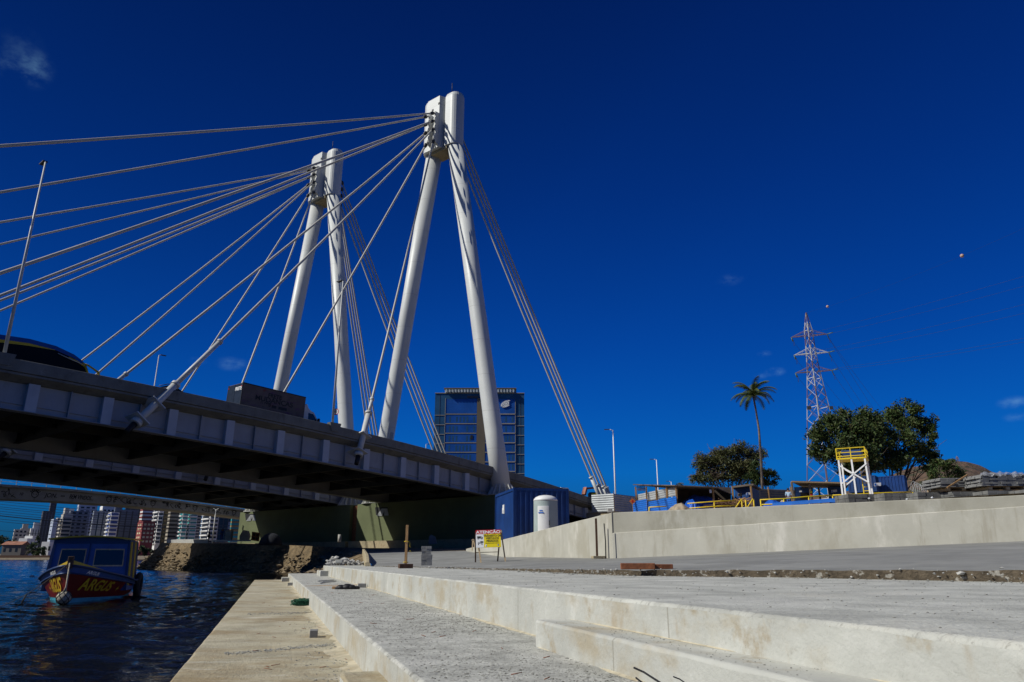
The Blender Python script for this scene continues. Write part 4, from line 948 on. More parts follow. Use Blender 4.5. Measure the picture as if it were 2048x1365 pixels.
# blue cabin
r = thing('site_cabin', 'dark blue site cabin with a rough dark roof between the shed and the metal fence', 'cabin', PZ(1492, 78, zs(1492, 78)))
mb = MB(); mb.hull8([PZ(px, D, z) for z in (zs(1492, 78)-.4, zp(979, 78)) for px, D in ((1471, 78), (1505, 76), (1519, 81), (1480, 83))]); mb.build('walls', M['site_blue'], r)
mb = MB(); a = [P(1466, 976, 77), P(1507, 971, 75), P(1523, 981, 83), P(1474, 983, 85)]; mb.hull8(a+[x+Vector((0, 0, .18)) for x in a]); mb.build('roof', M['roof_dark'], r)
mb = MB(); mb.hull8([P(x, y, 77.2-.0*x+e) for e in (0, .1) for x, y in ((1475.5, 993), (1484, 992.3), (1484, 987), (1475.5, 987.5))]); w_ = mb.build('window', M['pale_wood'], r)
mb = MB(); mb.hull8([P(x, y, 77.15+e) for e in (0, .1) for x, y in ((1476.5, 992), (1483, 991.5), (1483, 988), (1476.5, 988.4))]); mb.build('pane', M['dark_glass'], w_)
mb = MB(); mb.hull8([P(x, y, 76.2+e) for e in (0, .1) for x, y in ((1492, 991), (1503, 990), (1503, 985), (1492, 986))]); sg2 = mb.build('notice_board', M['white'], r)
mb = MB(); mb.hull8([P(x, y, 76.15+e) for e in (0, .05) for x, y in ((1493, 990.3), (1496, 990), (1496, 986.2), (1493, 986.5))]); mb.build('emblem', M['blue_ink'], sg2)
for px, D in ((1467, 76.5), (1504, 74.8)):
    mb = MB(); q = PZ(px, D, 0); mb.bar((q.x, q.y, zs(px, D)-.4), (q.x, q.y, zp(975, D)), .14); mb.build('post', M['wood'], r)
# weathered sheet fence
r = thing('sheet_fence', 'weathered horizontal sheet metal fence behind the standing person', 'fence', PZ(1550, 88, zs(1550, 88)))
corr_wall(PZ(1519, 88, 0), PZ(1592, 90, 0), zs(1550, 88)-.3, zp(981.5, 89), .26, .05, M['sheet_dark'], 'sheet', r, Vector((0, -1, 0)))
for px in (1521, 1538, 1583):
    mb = MB(); q = PZ(px, 88.5, 0); mb.bar((q.x, q.y-.1, zs(px, 88)-.3), (q.x, q.y-.1, zp(976, 88)), .13); mb.build('post', M['wood'], r)
# right shed with the blue booth
r = thing('canopy_shed', 'open shed with a dark sloping roof left of the white tower', 'shed', PZ(1640, 72, zs(1640, 72)))
mb = MB(); a = [P(1583, 964.5, 69), P(1698, 967.5, 69), P(1694, 977, 79), P(1606, 976, 79)]; mb.hull8(a+[x+Vector((0, 0, .12)) for x in a]); mb.build('roof', M['roof_dark'], r)
mb = MB(); mb.bar(P(1583, 963.8, 68.9), P(1698, 966.8, 68.9), .05, .10); mb.build('fascia', M['pale_wood'], r)
for px, D in ((1587, 69.3), (1622, 69.3), (1602, 78), (1640, 78), (1660, 78), (1684, 78)):
    mb = MB(); q = PZ(px, D, 0); q2 = PZ(px+1.5, D, 0); mb.bar((q2.x, q2.y, zs(px, D)-.4), (q.x, q.y, zp(966 if D < 75 else 976.5, D)), .16); p_ = mb.build('post', M['palm_bark'], r)
    if px == 1622:
        for z_, m_ in ((zp(988, D), 'yellow'), (zp(992, D), 'red_sign')):
            mb = MB(); mb.bar((q.x+.05, q.y, z_-.14), (q.x+.05, q.y, z_+.14), .19); mb.build('painted_band', M[m_], p_)
r = thing('blue_booth', 'blue timber booth with an open counter under the canopy shed', 'booth', PZ(1607, 72, zs(1607, 72)))
for (x0, x1, y0, y1) in ((1591, 1626, 985.5, 976), (1591, 1601, 1003, 985.6), (1619, 1626, 1003, 985.6), (1601.1, 1618.9, 1003, 1000)):
    mb = MB(); mb.hull8([P(x, y, 72+e) for e in (0, .15) for x, y in ((x0, y0), (x1, y0), (x1, y1), (x0, y1))]); mb.build('front_board', M['site_blue'], r)
mb = MB(); mb.hull8([PZ(px, D, z) for z in (zs(1607, 72)-.3, zp(977, 73)) for px, D in ((1591, 73), (1626, 73), (1626, 75), (1591, 75))]); mb.build('body', M['black'], r)
mb = MB(); mb.hull8([P(x, y, 71.9+e) for e in (0, .05) for x, y in ((1598.5, 984.8), (1603.5, 984.5), (1603.5, 981.8), (1598.5, 982))]); mb.build('notice', M['white'], r)
r = thing('blue_booth', 'narrow blue booth with a white notice, right under the canopy shed', 'booth', PZ(1672, 74, zs(1672, 74)))
mb = MB(); mb.hull8([PZ(px, D, z) for z in (zs(1672, 74)-.3, zp(976, 74)) for px, D in ((1658, 74), (1694, 74), (1694, 77), (1658, 77))]); mb.build('body', M['site_blue'], r)
mb = MB(); mb.hull8([P(x, y, 73.9+e) for e in (0, .05) for x, y in ((1662, 985.5), (1674, 984.5), (1674, 979.5), (1662, 980.5))]); nb = mb.build('notice', M['white'], r)
mb = MB(); mb.hull8([P(x, y, 73.85+e) for e in (0, .03) for x, y in ((1663, 984.6), (1666, 984.3), (1666, 981.6), (1663, 981.9))]); mb.build('emblem', M['blue_ink'], nb)
# containers behind the tower
def cont2(px0, px1, D, label, m='cont_blue'):
    q = PZ(px0, D, zp(988, D)); ax = (PZ(px1, D-2, 0)-PZ(px0, D, 0)); L = ax.length
    return container(q, ax, L, 2.4, zp(956, D)-q.z, M[m], 'shipping_container', label, .4, .06)
r_c, ax_, bx_ = cont2(1758, 1815, 100, 'blue container with its ribbed side in the sun, right of the white tower')
r_c2, ax2, bx2 = cont2(1700, 1756.5, 99, 'blue container in tree shade with a white notice, directly behind the tower', 'site_blue')
mb = MB(); mb.hull8([P(x, y, 96.8+e) for e in (0, .05) for x, y in ((1748, 973), (1762, 972), (1762, 965.5), (1748, 966.5))]); nb = mb.build('notice', M['white'], r_c2)
mb = MB(); mb.hull8([P(x, y, 96.7+e) for e in (0, .05) for x, y in ((1749, 972), (1753, 971.7), (1753, 967.3), (1749, 967.6))]); mb.build('emblem', M['blue_ink'], nb)
# white tower with yellow railing
D0 = 60; tq = PZ(1708, D0, zp(1003, D0)); zf, zr = zp(921, D0), zp(898.5, D0)
r = thing('tower_platform', 'white steel tower with a yellow railed platform behind the paver packs', 'tower', tq)
fx0, fx1 = P(1674.5, 921, D0).x, P(1722, 921, D0).x+.18; by = D0+2.0; cx = (fx0+fx1)/2
corn = [(fx0+.1, D0), (cx, D0), (fx1-.08, D0), (fx0+.1, by), (fx1-.08, by)]; bot = tq.z-.4
foot = [(-.05, 0), (0, 0), (.05, 0), (-.05, 0), (.05, 0)]
for (x, y), (dx, dy) in zip(corn, foot):
    mb = MB(); mb.bar((x+dx, y+dy, bot), (x, y, zf), .13); mb.build('leg', M['white'], r)
for ya, zc_ in ((D0-.08, 0), (by+.08, 0)):
    for (xa, za, xb, zb2) in ((fx0+.1, zf-.5, fx1, zf-2.0), (fx0+.1, zf-2.0, fx1, zf-.45)):
        mb = MB(); mb.bar((xa, ya, za), (xb, ya, zb2), .10, .06, (0, 1, 0)); mb.build('cross_brace', M['white'], r)
mb = MB(); mb.box((cx, D0+1.0, zf+.05), (fx1-fx0+.1, 2.2, .12)); mb.build('platform', M['yellow'], r)
def yr(a, b, nm='rail', w_=.06): mb = MB(); mb.bar(a, b, w_); return mb.build(nm, M['yellow'], r)
for z in (zf+.25, zf+.55, zr):
    yr((fx0, D0-.05, z), (fx1, D0-.05, z)); yr((fx0, by+.05, z), (fx1, by+.05, z)); yr((fx0, D0-.0, z+.002), (fx0, by, z+.002)); yr((fx1, D0, z+.002), (fx1, by, z+.002))
for x, y in ((fx0, D0-.05), (cx, D0-.05), (fx1, D0-.05), (fx0, by+.05), (cx, by+.05), (fx1, by+.05), (fx1, D0+1)): yr((x, y, zf), (x, y, zr+.02), 'railing_post', .07)
mb = MB(); mb.hull8([(x, y, z) for z in (zf+.12, zr-.1) for x, y in ((fx0+.3, D0+.5), (fx1-.3, D0+.5), (fx1-.3, by-.3), (fx0+.3, by-.3))]); mb.build('water_tank', M['cont_blue'], r, True, .08)
mb = MB(); lx = PZ(1693.5, D0+2.4, 0).x
for x in (lx, lx+.42): mb.bar((x, by+.35, bot), (x, by+.35, zf-.6), .07)
for z in np.arange(bot+.3, zf-.6, .32): mb.bar((lx, by+.35, z), (lx+.42, by+.35, z), .05)
mb.build('ladder', M['yellow'], r)
Rz = Matrix.Translation((fx0, D0, 0)) @ Matrix.Rotation(math.radians(-31), 4, 'Z') @ Matrix.Translation((-fx0, -D0, 0))
for ch in [o for o in bpy.data.objects if o.parent == r]:
    ch.data.transform(Rz)
# wrapped low packs of pavers along the wall, pallets and stacks above
def pack(px0, px1, D, z0, z1, cour, m, name, label, cat, group=None, loosey=0., bw=.2, dep=1.0):
    a, b = PZ(px0, D, 0), PZ(px1, D, 0); dirx = (b-a).normalized(); dy = Vector((-dirx.y, dirx.x, 0)); L = (b-a).length
    mb = MB(); ch = (z1-z0)/cour
    for c_ in range(cour):
        nb_ = int(L/bw); off = (c_ % 2)*bw*.5
        for jrow in range(int(dep/.25)):
            for i in range(nb_):
                if loosey and c_ > cour-3 and rng.random() < loosey: continue
                x = i*L/nb_+L/nb_/2+rng.normal(0, .012 if loosey else .004)+(off if i < nb_-1 and loosey else 0)*.4; y = jrow*.25+.12+rng.normal(0, .014 if loosey else .004)
                q = a+dirx*x+dy*y; z = z0+c_*ch+ch/2; Mx = Matrix.Translation((q.x, q.y, z)) @ Matrix.Rotation(math.atan2(dirx.y, dirx.x)+rng.normal(0, .02 if loosey else .004), 4, 'Z')
                mb.box((0, 0, 0), (L/nb_-.008, .238, ch-.010), Mx)
    return tag(mb.build(name, M[m]), label, cat, group)
wl_D = lambda px: 27-(px-1222)*7.7/826+1.0
xs = [(1697, 1762), (1770, 1831), (1837, 1903), (1909, 1968), (1978, 2047), (2056, 2125)]
names = ['leftmost low pack of wrapped grey pavers, beside the tower feet', 'low wrapped pack of grey pavers, second from the tower', 'low wrapped pack of grey pavers, third from the tower', 'low pack of grey pavers directly under the uncovered stack and its pallet', 'low pack of grey pavers directly under the plastic covered stack', 'low pack of grey pavers at the right edge of the picture']
for (x0, x1), lb, tp in zip(xs, names, (990.5, 988.5, 987, 985.5, 983.5, 981)):
    D = wl_D((x0+x1)/2); xm = (x0+x1)/2; o = pack(x0, x1, D, 3.10, zp(tp, D), 4, 'paver_dark', 'paver_pack', lb, 'paver pack', 'low packs of pavers along the wall')
    mb = MB(); q = PZ(xm+rng.normal(0, 14), D-.05, zp(tp, D)-.14-.1*rng.random()); mb.ball(q, .035, 6, (1.2, .4, 1.)); mb.build('wrap_knot', M['plastic'], o)
def pallet(px0, px1, D, z, label):
    a, b = PZ(px0, D, 0), PZ(px1, D, 0); dx = (b-a).normalized(); dy = Vector((-dx.y, dx.x, 0)); L = (b-a).length
    r = thing('pallet', label, 'pallet', Vector((a.x, a.y, z)))
    for k in range(5): mb = MB(); o = a+dy*(.05+k*.24); mb.hull8([o+dx*x+dy*y+Vector((0, 0, z+h)) for h in (.095, .115) for x, y in ((0, 0), (L, 0), (L, .1), (0, .1))]); mb.build('deck_board', M['wood'], r)
    for x in (0, L/2-.05, L-.1):
        mb = MB(); o = a+dx*x; mb.hull8([o+dx*i+dy*j+Vector((0, 0, z+h)) for h in (.02, .094) for i, j in ((0, .05), (.1, .05), (.1, 1.1), (0, 1.1))]); mb.build('stringer', M['pale_wood'], r)
    mb = MB(); mb.hull8([a+dx*x+dy*y+Vector((0, 0, z+h)) for h in (0, .019) for x, y in ((0, .05), (L, .05), (L, .15), (0, .15))]); mb.build('bottom_board', M['wood'], r)
Dp = wl_D(1925)+.1; zpal = zp(985.3, Dp)+.004; pallet(1900, 1968, Dp, zpal, 'wooden pallet under the uncovered stack of pavers')
pack(1885, 1966, Dp, zpal+.118, zp(958, Dp), 6, 'paver', 'paver_stack', 'uncovered uneven stack of grey pavers on a pallet with a stick leaning on it', 'paver stack', None, .16, .21)
Dp2 = wl_D(2012)+.1; zp2 = zp(983.3, Dp2)+.004; pallet(1985, 2062, Dp2, zp2, 'wooden pallet under the plastic covered stack of pavers')
pack(1969, 2072, Dp2, zp2+.118, zp(950.5, Dp2), 6, 'paver', 'paver_stack', 'tall stack of grey pavers with clear plastic sheet over its top', 'paver stack', None, .04, .21)
mb = MB(); n = 34; rings = []
for i in range(n+1):
    px = 1965+110*i/n; rg = []
    for j in range(15):
        f_ = j/14; y = Dp2-.06+f_*1.15; top = zp(950, Dp2)+.05+.05*nz(i*.8, j*.7)-.10*max(0, (i/n-.75))*2
        z = top-(.10+.05*nz(i*.5, 2))*max(0, .13-f_)/.13-(.3*max(0, .06-i/n)/.06)
        q = PZ(px, y, z); rg.append(Vector((q.x, q.y, z)))
    rings.append(rg)
mb.sweep(rings, closed=False, sm=True); M['film'] = mat('clear_plastic_film', (.50, .52, .56), .18, .2, 3., 1., 9, spec=.9, alpha=.45)
tag(mb.build('plastic_sheet', M['film']), 'crumpled clear plastic sheet draped over the tall paver stack', 'plastic sheet')
mb = MB(); mb.bar(P(1894, 976, Dp-.25), P(1935, 950, Dp-.1), .035); tag(mb.build('wooden_stick', M['wood']), 'long thin wooden stick leaning on the uncovered paver stack', 'stick')
# coil of razor wire / wire mesh roll
mb = MB()
for k in range(11):
    q = P(1824+k*3.6, 968+k*1.7, 60); mb.tube([q+Vector((.14*math.sin(a), .3*math.cos(a), .42*math.sin(a)-.2)) for a in np.linspace(0, 6.28, 14)], .018, 4)
for k in range(5): mb.tube([P(1822+k*9, 968, 60.3), P(1834+k*7, 990, 60.3)], .02, 4)
tag(mb.build('wire_coil', M['metal']), 'coil of bright wire between the container and the stacked pavers', 'wire coil')
# people (skin grown on a jointed skeleton)
def person(q, h, rz, label, cloth, top, helmet=None, pose='stand'):
    r = thing('person', label, 'person', q, rz)
    def grow(pts, edges, rad, name, m, parent):
        me = bpy.data.meshes.new(name); me.from_pydata([tuple(Vector(p)*h) for p in pts], edges, []); o = bpy.data.objects.new(name, me); COL.objects.link(o); o.parent = parent
        sk = o.modifiers.new('skin', 'SKIN'); 
        for v, rr in zip(me.skin_vertices[0].data, rad): v.radius = (rr*h, rr*h)
        me.skin_vertices[0].data[0].use_root = True
        o.modifiers.new('sub', 'SUBSURF').render_levels = 1; me.materials.append(m); return o
    bend = .16 if pose == 'work' else .0
    P0 = [(0, 0, .53), (0, -bend*.5, .66), (0, -bend, .80), (0, -bend*1.2, .855), (0, -bend*1.3, .93),
          (.055, 0, .50), (.065, -.02, .27), (.07, 0, .04), (.075, -.07, .02), (-.055, 0, .50), (-.065, -.01, .27), (-.07, .03, .04), (-.075, -.05, .02),
          (.105, -bend, .80), (.14, -bend-.01, .63), (.13, -bend-.10, .50), (.13, -bend-.14, .46), (-.105, -bend, .80), (-.14, -bend, .63), (-.13, -bend-.09, .50), (-.13, -bend-.12, .46)]
    E0 = [(0, 1), (1, 2), (2, 3), (3, 4), (0, 5), (5, 6), (6, 7), (7, 8), (0, 9), (9, 10), (10, 11), (11, 12), (2, 13), (13, 14), (14, 15), (15, 16), (2, 17), (17, 18), (18, 19), (19, 20)]
    R0 = [.075, .07, .075, .03, .055, .055, .037, .025, .02, .055, .037, .025, .02, .04, .026, .018, .016, .04, .026, .018, .016]
    grow(P0, E0, R0, 'body', M['skin'], r)
    T = [0, 1, 2, 13, 14, 17, 18]; grow([P0[i] for i in T], [(0, 1), (1, 2), (2, 3), (3, 4), (2, 5), (5, 6)], [R0[i]*1.13 for i in T], 'shirt', top, r)
    T = [0, 5, 6, 7, 9, 10, 11]; grow([P0[i] for i in T], [(0, 1), (1, 2), (2, 3), (0, 4), (4, 5), (5, 6)], [R0[i]*1.15 for i in T], 'trousers', cloth, r)
    mb = MB(); c = Vector(P0[4])*h; mb.ball(c+Vector((0, .006, .03))*h, .062*h, 8, (1, 1, .8)); mb.build('helmet' if helmet else 'hair', helmet or M['black'], r, False)
    return r
person(PZ(1578, 62, zs(1578, 62)+.15), 1.72, 2.6, 'person in a pale blue shirt standing behind the long yellow rail', M['overall'], M['shirt'])
# ---------------------------------------------------------------- trees
def leaves(mb, pts, size, flat=.5):
    for q in pts:
        s = size*rng.uniform(.55, 1.35); a = Vector(rng.normal(0, 1, 3)); a.normalize(); b = Vector(rng.normal(0, 1, 3)); b = (b-a*b.dot(a)).normalized(); b = b*.55
        k = len(mb.v); mb.v += [q-a*s, q+b*s*.6-a*s*.1, q+a*s, q-b*s*.6+a*s*.1]; mb.face((k, k+1, k+2, k+3))
def tree(name, label, base, clumps, n, size, leaf, trunk_r=.25, fork=.35, group=None, twigs=0, shell=.55):
    """clumps: (centre, radii). Trunk and limbs reach every clump."""
    r = thing(name, label, 'tree', base, 0, group); mb = MB(); tw = MB()
    tot = sum(c[1][0]*c[1][2] for c in clumps)
    for c, rd in clumps:
        k = int(n*rd[0]*rd[2]/tot); pts = []
        sub = [(Vector(rng.normal(0, 1, 3)).normalized(), rng.uniform(.22, .42)) for _ in range(11)]
        while len(pts) < k:
            d, w_ = sub[rng.integers(0, len(sub))]; rr = rng.uniform(shell, .95)
            v = d*rr+Vector(rng.normal(0, w_*.55, 3))
            if v.length > 1.15: continue
            pts.append(c+Vector((v.x*rd[0], v.y*rd[1], v.z*rd[2])))
        leaves(mb, pts, size)
        for _ in range(twigs):
            d = Vector(rng.normal(0, 1, 3)).normalized(); d.z = abs(d.z)*.8; e = c+Vector((d.x*rd[0], d.y*rd[1], d.z*rd[2]))*rng.uniform(.8, 1.1); s_ = c+Vector(rng.normal(0, .15, 3))*rd[0]
            tw.tube([s_, s_.lerp(e, .5)+Vector(rng.normal(0, .12, 3))*rd[0], e], [.05, .03, .012], 4)
    mb.build('crown', M[leaf], r)
    cm = sum((c for c, _ in clumps), Vector())/len(clumps); fk = base.lerp(Vector((base.x*.6+cm.x*.4, base.y*.6+cm.y*.4, cm.z)), fork)
    tw.tube([base-Vector((0, 0, .5)), base.lerp(fk, .5)+Vector((.1, 0, 0)), fk], [trunk_r*1.3, trunk_r, trunk_r*.85], 9)
    for c, rd in clumps:
        m_ = fk.lerp(c, .5)+Vector((rng.normal(0, .3), rng.normal(0, .3), rd[2]*.25)); tw.tube([fk, m_, c+Vector((0, 0, rd[2]*.3))], [trunk_r*.55, trunk_r*.34, trunk_r*.12], 6)
        for _ in range(3):
            e = c+Vector(rng.normal(0, .55, 3))*rd[0]; tw.tube([m_, m_.lerp(e, .6)+Vector((0, 0, .2)), e], [trunk_r*.25, trunk_r*.14, .02], 5)
    tw.build('trunk', M['bark'], r); return r
def cl(px, py, D, rx, rz, ry=None): return (P(px, py, D), (rx, ry or rx, rz))
k_ = 115/1450
tree('broadleaf_tree', 'dense dark green tree with russet seed pods, left half of the pair behind the tower', PZ(1748, 116, zs(1748, 116)-.5),
     [cl(1638, 868, 116, 32*k_, 24*k_), cl(1685, 850, 116, 44*k_, 34*k_), cl(1735, 852, 117, 38*k_, 38*k_), cl(1690, 900, 114, 42*k_, 36*k_), cl(1645, 905, 116, 30*k_, 24*k_), cl(1738, 905, 115, 40*k_, 40*k_), cl(1705, 932, 115, 34*k_, 20*k_), cl(1710, 875, 115, 40*k_, 36*k_)], 23000, .30, 'leaf', .30, .25, shell=.3)
tree('broadleaf_tree', 'taller dense dark green tree, right half of the pair behind the tower', PZ(1785, 119, zs(1785, 119)-.5),
     [cl(1778, 852, 119, 40*k_, 38*k_), cl(1812, 830, 119, 34*k_, 32*k_), cl(1845, 845, 119, 28*k_, 28*k_), cl(1862, 872, 118, 22*k_, 24*k_), cl(1800, 890, 117, 44*k_, 40*k_), cl(1850, 905, 118, 30*k_, 26*k_), cl(1868, 932, 117, 26*k_, 15*k_), cl(1778, 922, 117, 38*k_, 26*k_)], 17500, .30, 'leaf', .32, .22, shell=.45)
tree('broadleaf_tree', 'wide thin-leaved grey green tree behind the work shed, bare branches showing through', PZ(1462, 112, zs(1462, 112)-.5),
     [cl(1405, 925, 112, 24*k_, 20*k_), cl(1440, 910, 112, 30*k_, 22*k_), cl(1478, 903, 112, 28*k_, 20*k_), cl(1508, 915, 113, 26*k_, 24*k_), cl(1425, 955, 111, 34*k_, 18*k_), cl(1475, 945, 112, 34*k_, 24*k_), cl(1395, 955, 111, 20*k_, 14*k_), cl(1455, 930, 112, 40*k_, 30*k_), cl(1420, 935, 112, 30*k_, 22*k_), cl(1495, 935, 112, 32*k_, 26*k_)], 22000, .19, 'leaf_dry', .22, .15, twigs=40, shell=.3)
tree('broadleaf_tree', 'darker rounded tree at the right of the thin-leaved one, behind the metal fence', PZ(1530, 109, zs(1530, 109)-.5),
     [cl(1520, 945, 109, 20*k_, 22*k_), cl(1540, 958, 109, 18*k_, 16*k_), cl(1505, 960, 109, 20*k_, 14*k_)], 2600, .24, 'leaf', .15, .3)
tree('small_shrub', 'small sparse shrub top showing above the work shed roof', PZ(1360, 112, zs(1360, 112)-.5), [cl(1358, 970, 112, 10*k_, 4*k_)], 120, .16, 'leaf_dry', .05, .5)
tree('leaning_tree', 'dark spreading tree leaning over the razor wire, in front of the dry hill', PZ(1868, 100, zs(1868, 100)-.5), [cl(1888, 930, 104, 24*k_, 12*k_), cl(1905, 945, 104, 18*k_, 14*k_), cl(1870, 955, 103, 20*k_, 14*k_), cl(1880, 975, 103, 24*k_, 10*k_)], 2200, .26, 'leaf', .18, .4)
# palm
pb = PZ(1523.5, 107, zs(1523, 107)-.5); r = thing('palm_tree', 'tall slender palm tree rising above the thin-leaved tree', 'palm', pb)
tp = P(1506, 790, 107); m_ = P(1518, 860, 107); path = [pb, P(1522, 920, 107), m_, P(1512, 822, 107), tp]
mb = MB(); mb.tube(path, [.2, .19, .15, .13, .15], 10); mb.build('trunk', M['palm_bark'], r)
mb = MB()
for i in range(30):
    az_ = i*2.4+rng.normal(0, .2); up = rng.uniform(-.35, 1.25) if i > 3 else 1.3; L = rng.uniform(3.2, 4.3); d = Vector((math.cos(az_), math.sin(az_), 0)); pts = []; p = tp.copy(); an = up
    for j in range(9): pts.append(p.copy()); p = p+(d*math.cos(an)+Vector((0, 0, math.sin(an))))*(L/8); an -= .13+.05*j*.5
    mb.tube(pts, [.035-.0035*j for j in range(9)], 4); sd = d.cross(Vector((0, 0, 1)))
    for j in range(1, 34):
        f_ = j/34*8; a = int(f_); q = pts[a].lerp(pts[min(a+1, 8)], f_-a); ln = .75*math.sin(math.pi*(.12+.86*j/34))+.1; fw = (pts[min(a+1, 8)]-pts[a]).normalized()
        for sgn in (-1, 1):
            t_ = q+(sd*sgn*.75+fw*.55)*ln+Vector((0, 0, -.42*ln-.06)); w2 = fw*.055; k = len(mb.v); mb.v += [q-w2, q+w2, t_]; mb.face((k, k+1, k+2))
mb.build('fronds', M['palm_leaf'], r)

# ---------------------------------------------------------------- lattice pylon, its wires and marker balls
M['pylon_w'] = mat('white_pylon_steel', (.56, .56, .53), .5, .05, 1.); M['pylon_r'] = mat('red_pylon_steel', (.20, .125, .105), .6, .1, 1.)
M['wire'] = mat('dark_wire', (.02, .022, .03), .6, 0); M['insul'] = mat('green_glass_insulator', (.10, .16, .08), .3, .1, 3.)
Dy = 200; axis = lambda py: P(1612+(py-625)*.1258, py, Dy); pyl = thing('lattice_pylon', 'tall red and white lattice power pylon behind the tree pair', 'pylon', axis(1000))
LV = [(1000, 7.0), (965, 6.4), (930, 5.7), (895, 5.0), (862, 4.35), (838, 3.95), (815, 3.5), (795, 3.1), (775, 2.7), (757, 2.35), (740, 2.0), (724, 1.8), (708, 1.62), (692, 1.5), (677, 1.4), (662, 1.32), (645, .75), (626, .10)]
rot = math.radians(20); ring = []
for py, hw in LV:
    c = axis(py); hw *= .82; ring.append([c+Vector((math.cos(rot+a)*hw*1.0, math.sin(rot+a)*hw*1.0, 0)) for a in (math.pi/4, 3*math.pi/4, 5*math.pi/4, 7*math.pi/4)])
class Two:
    def __init__(s, m, k): s.m, s.k = m, k
    def bar(s, *a): s.m.bar(*a, mi=s.k)
pm_ = MB(); mw, mr = Two(pm_, 0), Two(pm_, 1); sel = lambda i: mr if (i // 2) % 2 else mw
for i in range(len(ring)-1):
    m_ = sel(i)
    for j in range(4):
        a, b = ring[i], ring[i+1]; j2 = (j+1) % 4
        (mr if i % 3 == 1 else mw).bar(a[j], b[j], .17); m_.bar(a[j], b[j2], .075); sel(i+1).bar(a[j2], b[j], .075)
        if i % 3 == 0: mw.bar(a[j], a[j2], .12)
pm_.build('lattice', [M['pylon_w'], M['pylon_r']], pyl)
ad = Vector((math.cos(-math.radians(19)), math.sin(-math.radians(19)), 0)); tips = []
for n_, (py, L, mm) in enumerate([(672, 4.9, 'pylon_r'), (708, 4.7, 'pylon_w'), (744, 4.9, 'pylon_r')]):
    c = axis(py); mb = MB(); nrm = Vector((-ad.y, ad.x, 0))
    for sgn in (-1, 1):
        e = c+ad*L*sgn; tips.append((e, sgn, n_))
        for w_ in (-.8, .8):
            mb.bar(c+nrm*w_+ad*sgn*.9, e, .13); mb.bar(c+nrm*w_+Vector((0, 0, 1.6))+ad*sgn*.8, e, .09)
        for f_ in (.3, .5, .7, .85):
            a = c.lerp(e, f_); w_ = .8*(1-f_); h_ = 1.6*(1-f_); mb.bar(a+nrm*w_, a-nrm*w_, .08); mb.bar(a+nrm*w_, a+Vector((0, 0, h_)), .07); mb.bar(a-nrm*w_, c.lerp(e, f_-.18)+nrm*.8*(1.18-f_), .07)
    mb.build('cross_arm', M[mm], pyl)
wires = []
for e, sgn, n_ in tips:
    hang = e+Vector((.5, -.6, -1.5)) if sgn < 0 else e+Vector((1.0, -1.0, .1))
    for q in ((e+Vector((.25, -.1, -1.3)), e+Vector((.7, .3, -1.1))) if sgn < 0 else (e+Vector((1.2, -1.2, .15)), e+Vector((.9, 1., -1.2)))):
        mb = MB(); mb.tube([e, q], .13, 6); mb.build('insulator', M['insul'], pyl)
    mb = MB(); p0, p1 = e+Vector((.3, -.2, -1.1)), e+Vector((1.0, .6, -1.1)); mb.tube([p0.lerp(p1, t)+Vector((0, 0, -1.6*4*t*(1-t))) for t in np.linspace(0, 1, 9)], .035, 4); mb.build('jumper', M['wire'], pyl)
mb = MB(); c = axis(818); 
for sx in (-1, 1): mb.hull8([c+Vector((sx*3.1+i*.8, -1.2+j*.1, z)) for z in (-.5, .5) for i, j in ((-.7, 0), (.7, -3), (.7, -2), (-.7, 1))])
mb.build('anti_climb_panel', M['dark_metal'], pyl)
def wire(a, b, sag, label, group, rad=.03, n=24, name='power_line'):
    mb = MB(); mb.tube([a.lerp(b, t)+Vector((0, 0, -sag*4*t*(1-t))) for t in np.linspace(0, 1, n+1)], rad, 4, False); return tag(mb.build(name, M['wire']), label, 'wire', group)
gA = 'power lines leaving the pylon to the right'; gB = 'power lines running from the pylon to the hill'
for i, (y0, y1, x1, lb) in enumerate([(668, 546, 2048, 'topmost'), (669, 562, 2048, 'second'), (705, 601, 2048, 'third'), (706, 616, 2048, 'fourth'), (742, 667, 2048, 'fifth'), (743, 673, 2048, 'lowest')]):
    x0 = 1662 if i % 2 else 1640; q = tips[2*(i//2)+(1 if i % 2 else 0)][0]
    e = P(2048+420, y1+(y1-y0)*420/(2048-x0)+4, 118); wire(q, e, 1.2, '%s of the power lines rising from the pylon to the right edge' % lb, gA, .022)
for i, (ti, px, py) in enumerate([(1, 1870, 925), (1, 1850, 945), (3, 1842, 945), (5, 1836, 945), (0, 1826, 945), (2, 1818, 950), (4, 1808, 950)]):
    wire(tips[ti][0]+Vector((.8, .8, -1)), P(px, py, 420), 5., '%s of the lines from the pylon down behind the trees' % ['first', 'second', 'third', 'fourth', 'fifth', 'sixth', 'last'][i], gB, .035)
ew = wire(axis(626), P(2200, 385, 100), 1.6, 'thin earth wire from the pylon peak carrying two marker balls', None, .012)
M['ball'] = mat('pale_orange_ball', (.50, .33, .25), .5, .05, 3.)
ea, eb = axis(626), P(2200, 385, 100)
def on_wire(px):
    lo, hi = 0, 1
    for _ in range(40):
        m_ = (lo+hi)/2; q = ea.lerp(eb, m_)+Vector((0, 0, -1.6*4*m_*(1-m_))); zc = q.y*math.cos(TH)+(q.z-CZ)*math.sin(TH); x = 1024+F*q.x/zc
        if x < px: lo = m_
        else: hi = m_
    return q
for px, lb in ((1655, 'pale orange marker ball on the wire close above the pylon peak'), (1924, 'pale orange marker ball on the wire near the right edge of the sky')):
    q = on_wire(px); mb = MB(); mb.ball(q, .37, 12); tag(mb.build('marker_ball', M['ball']), lb, 'marker ball')

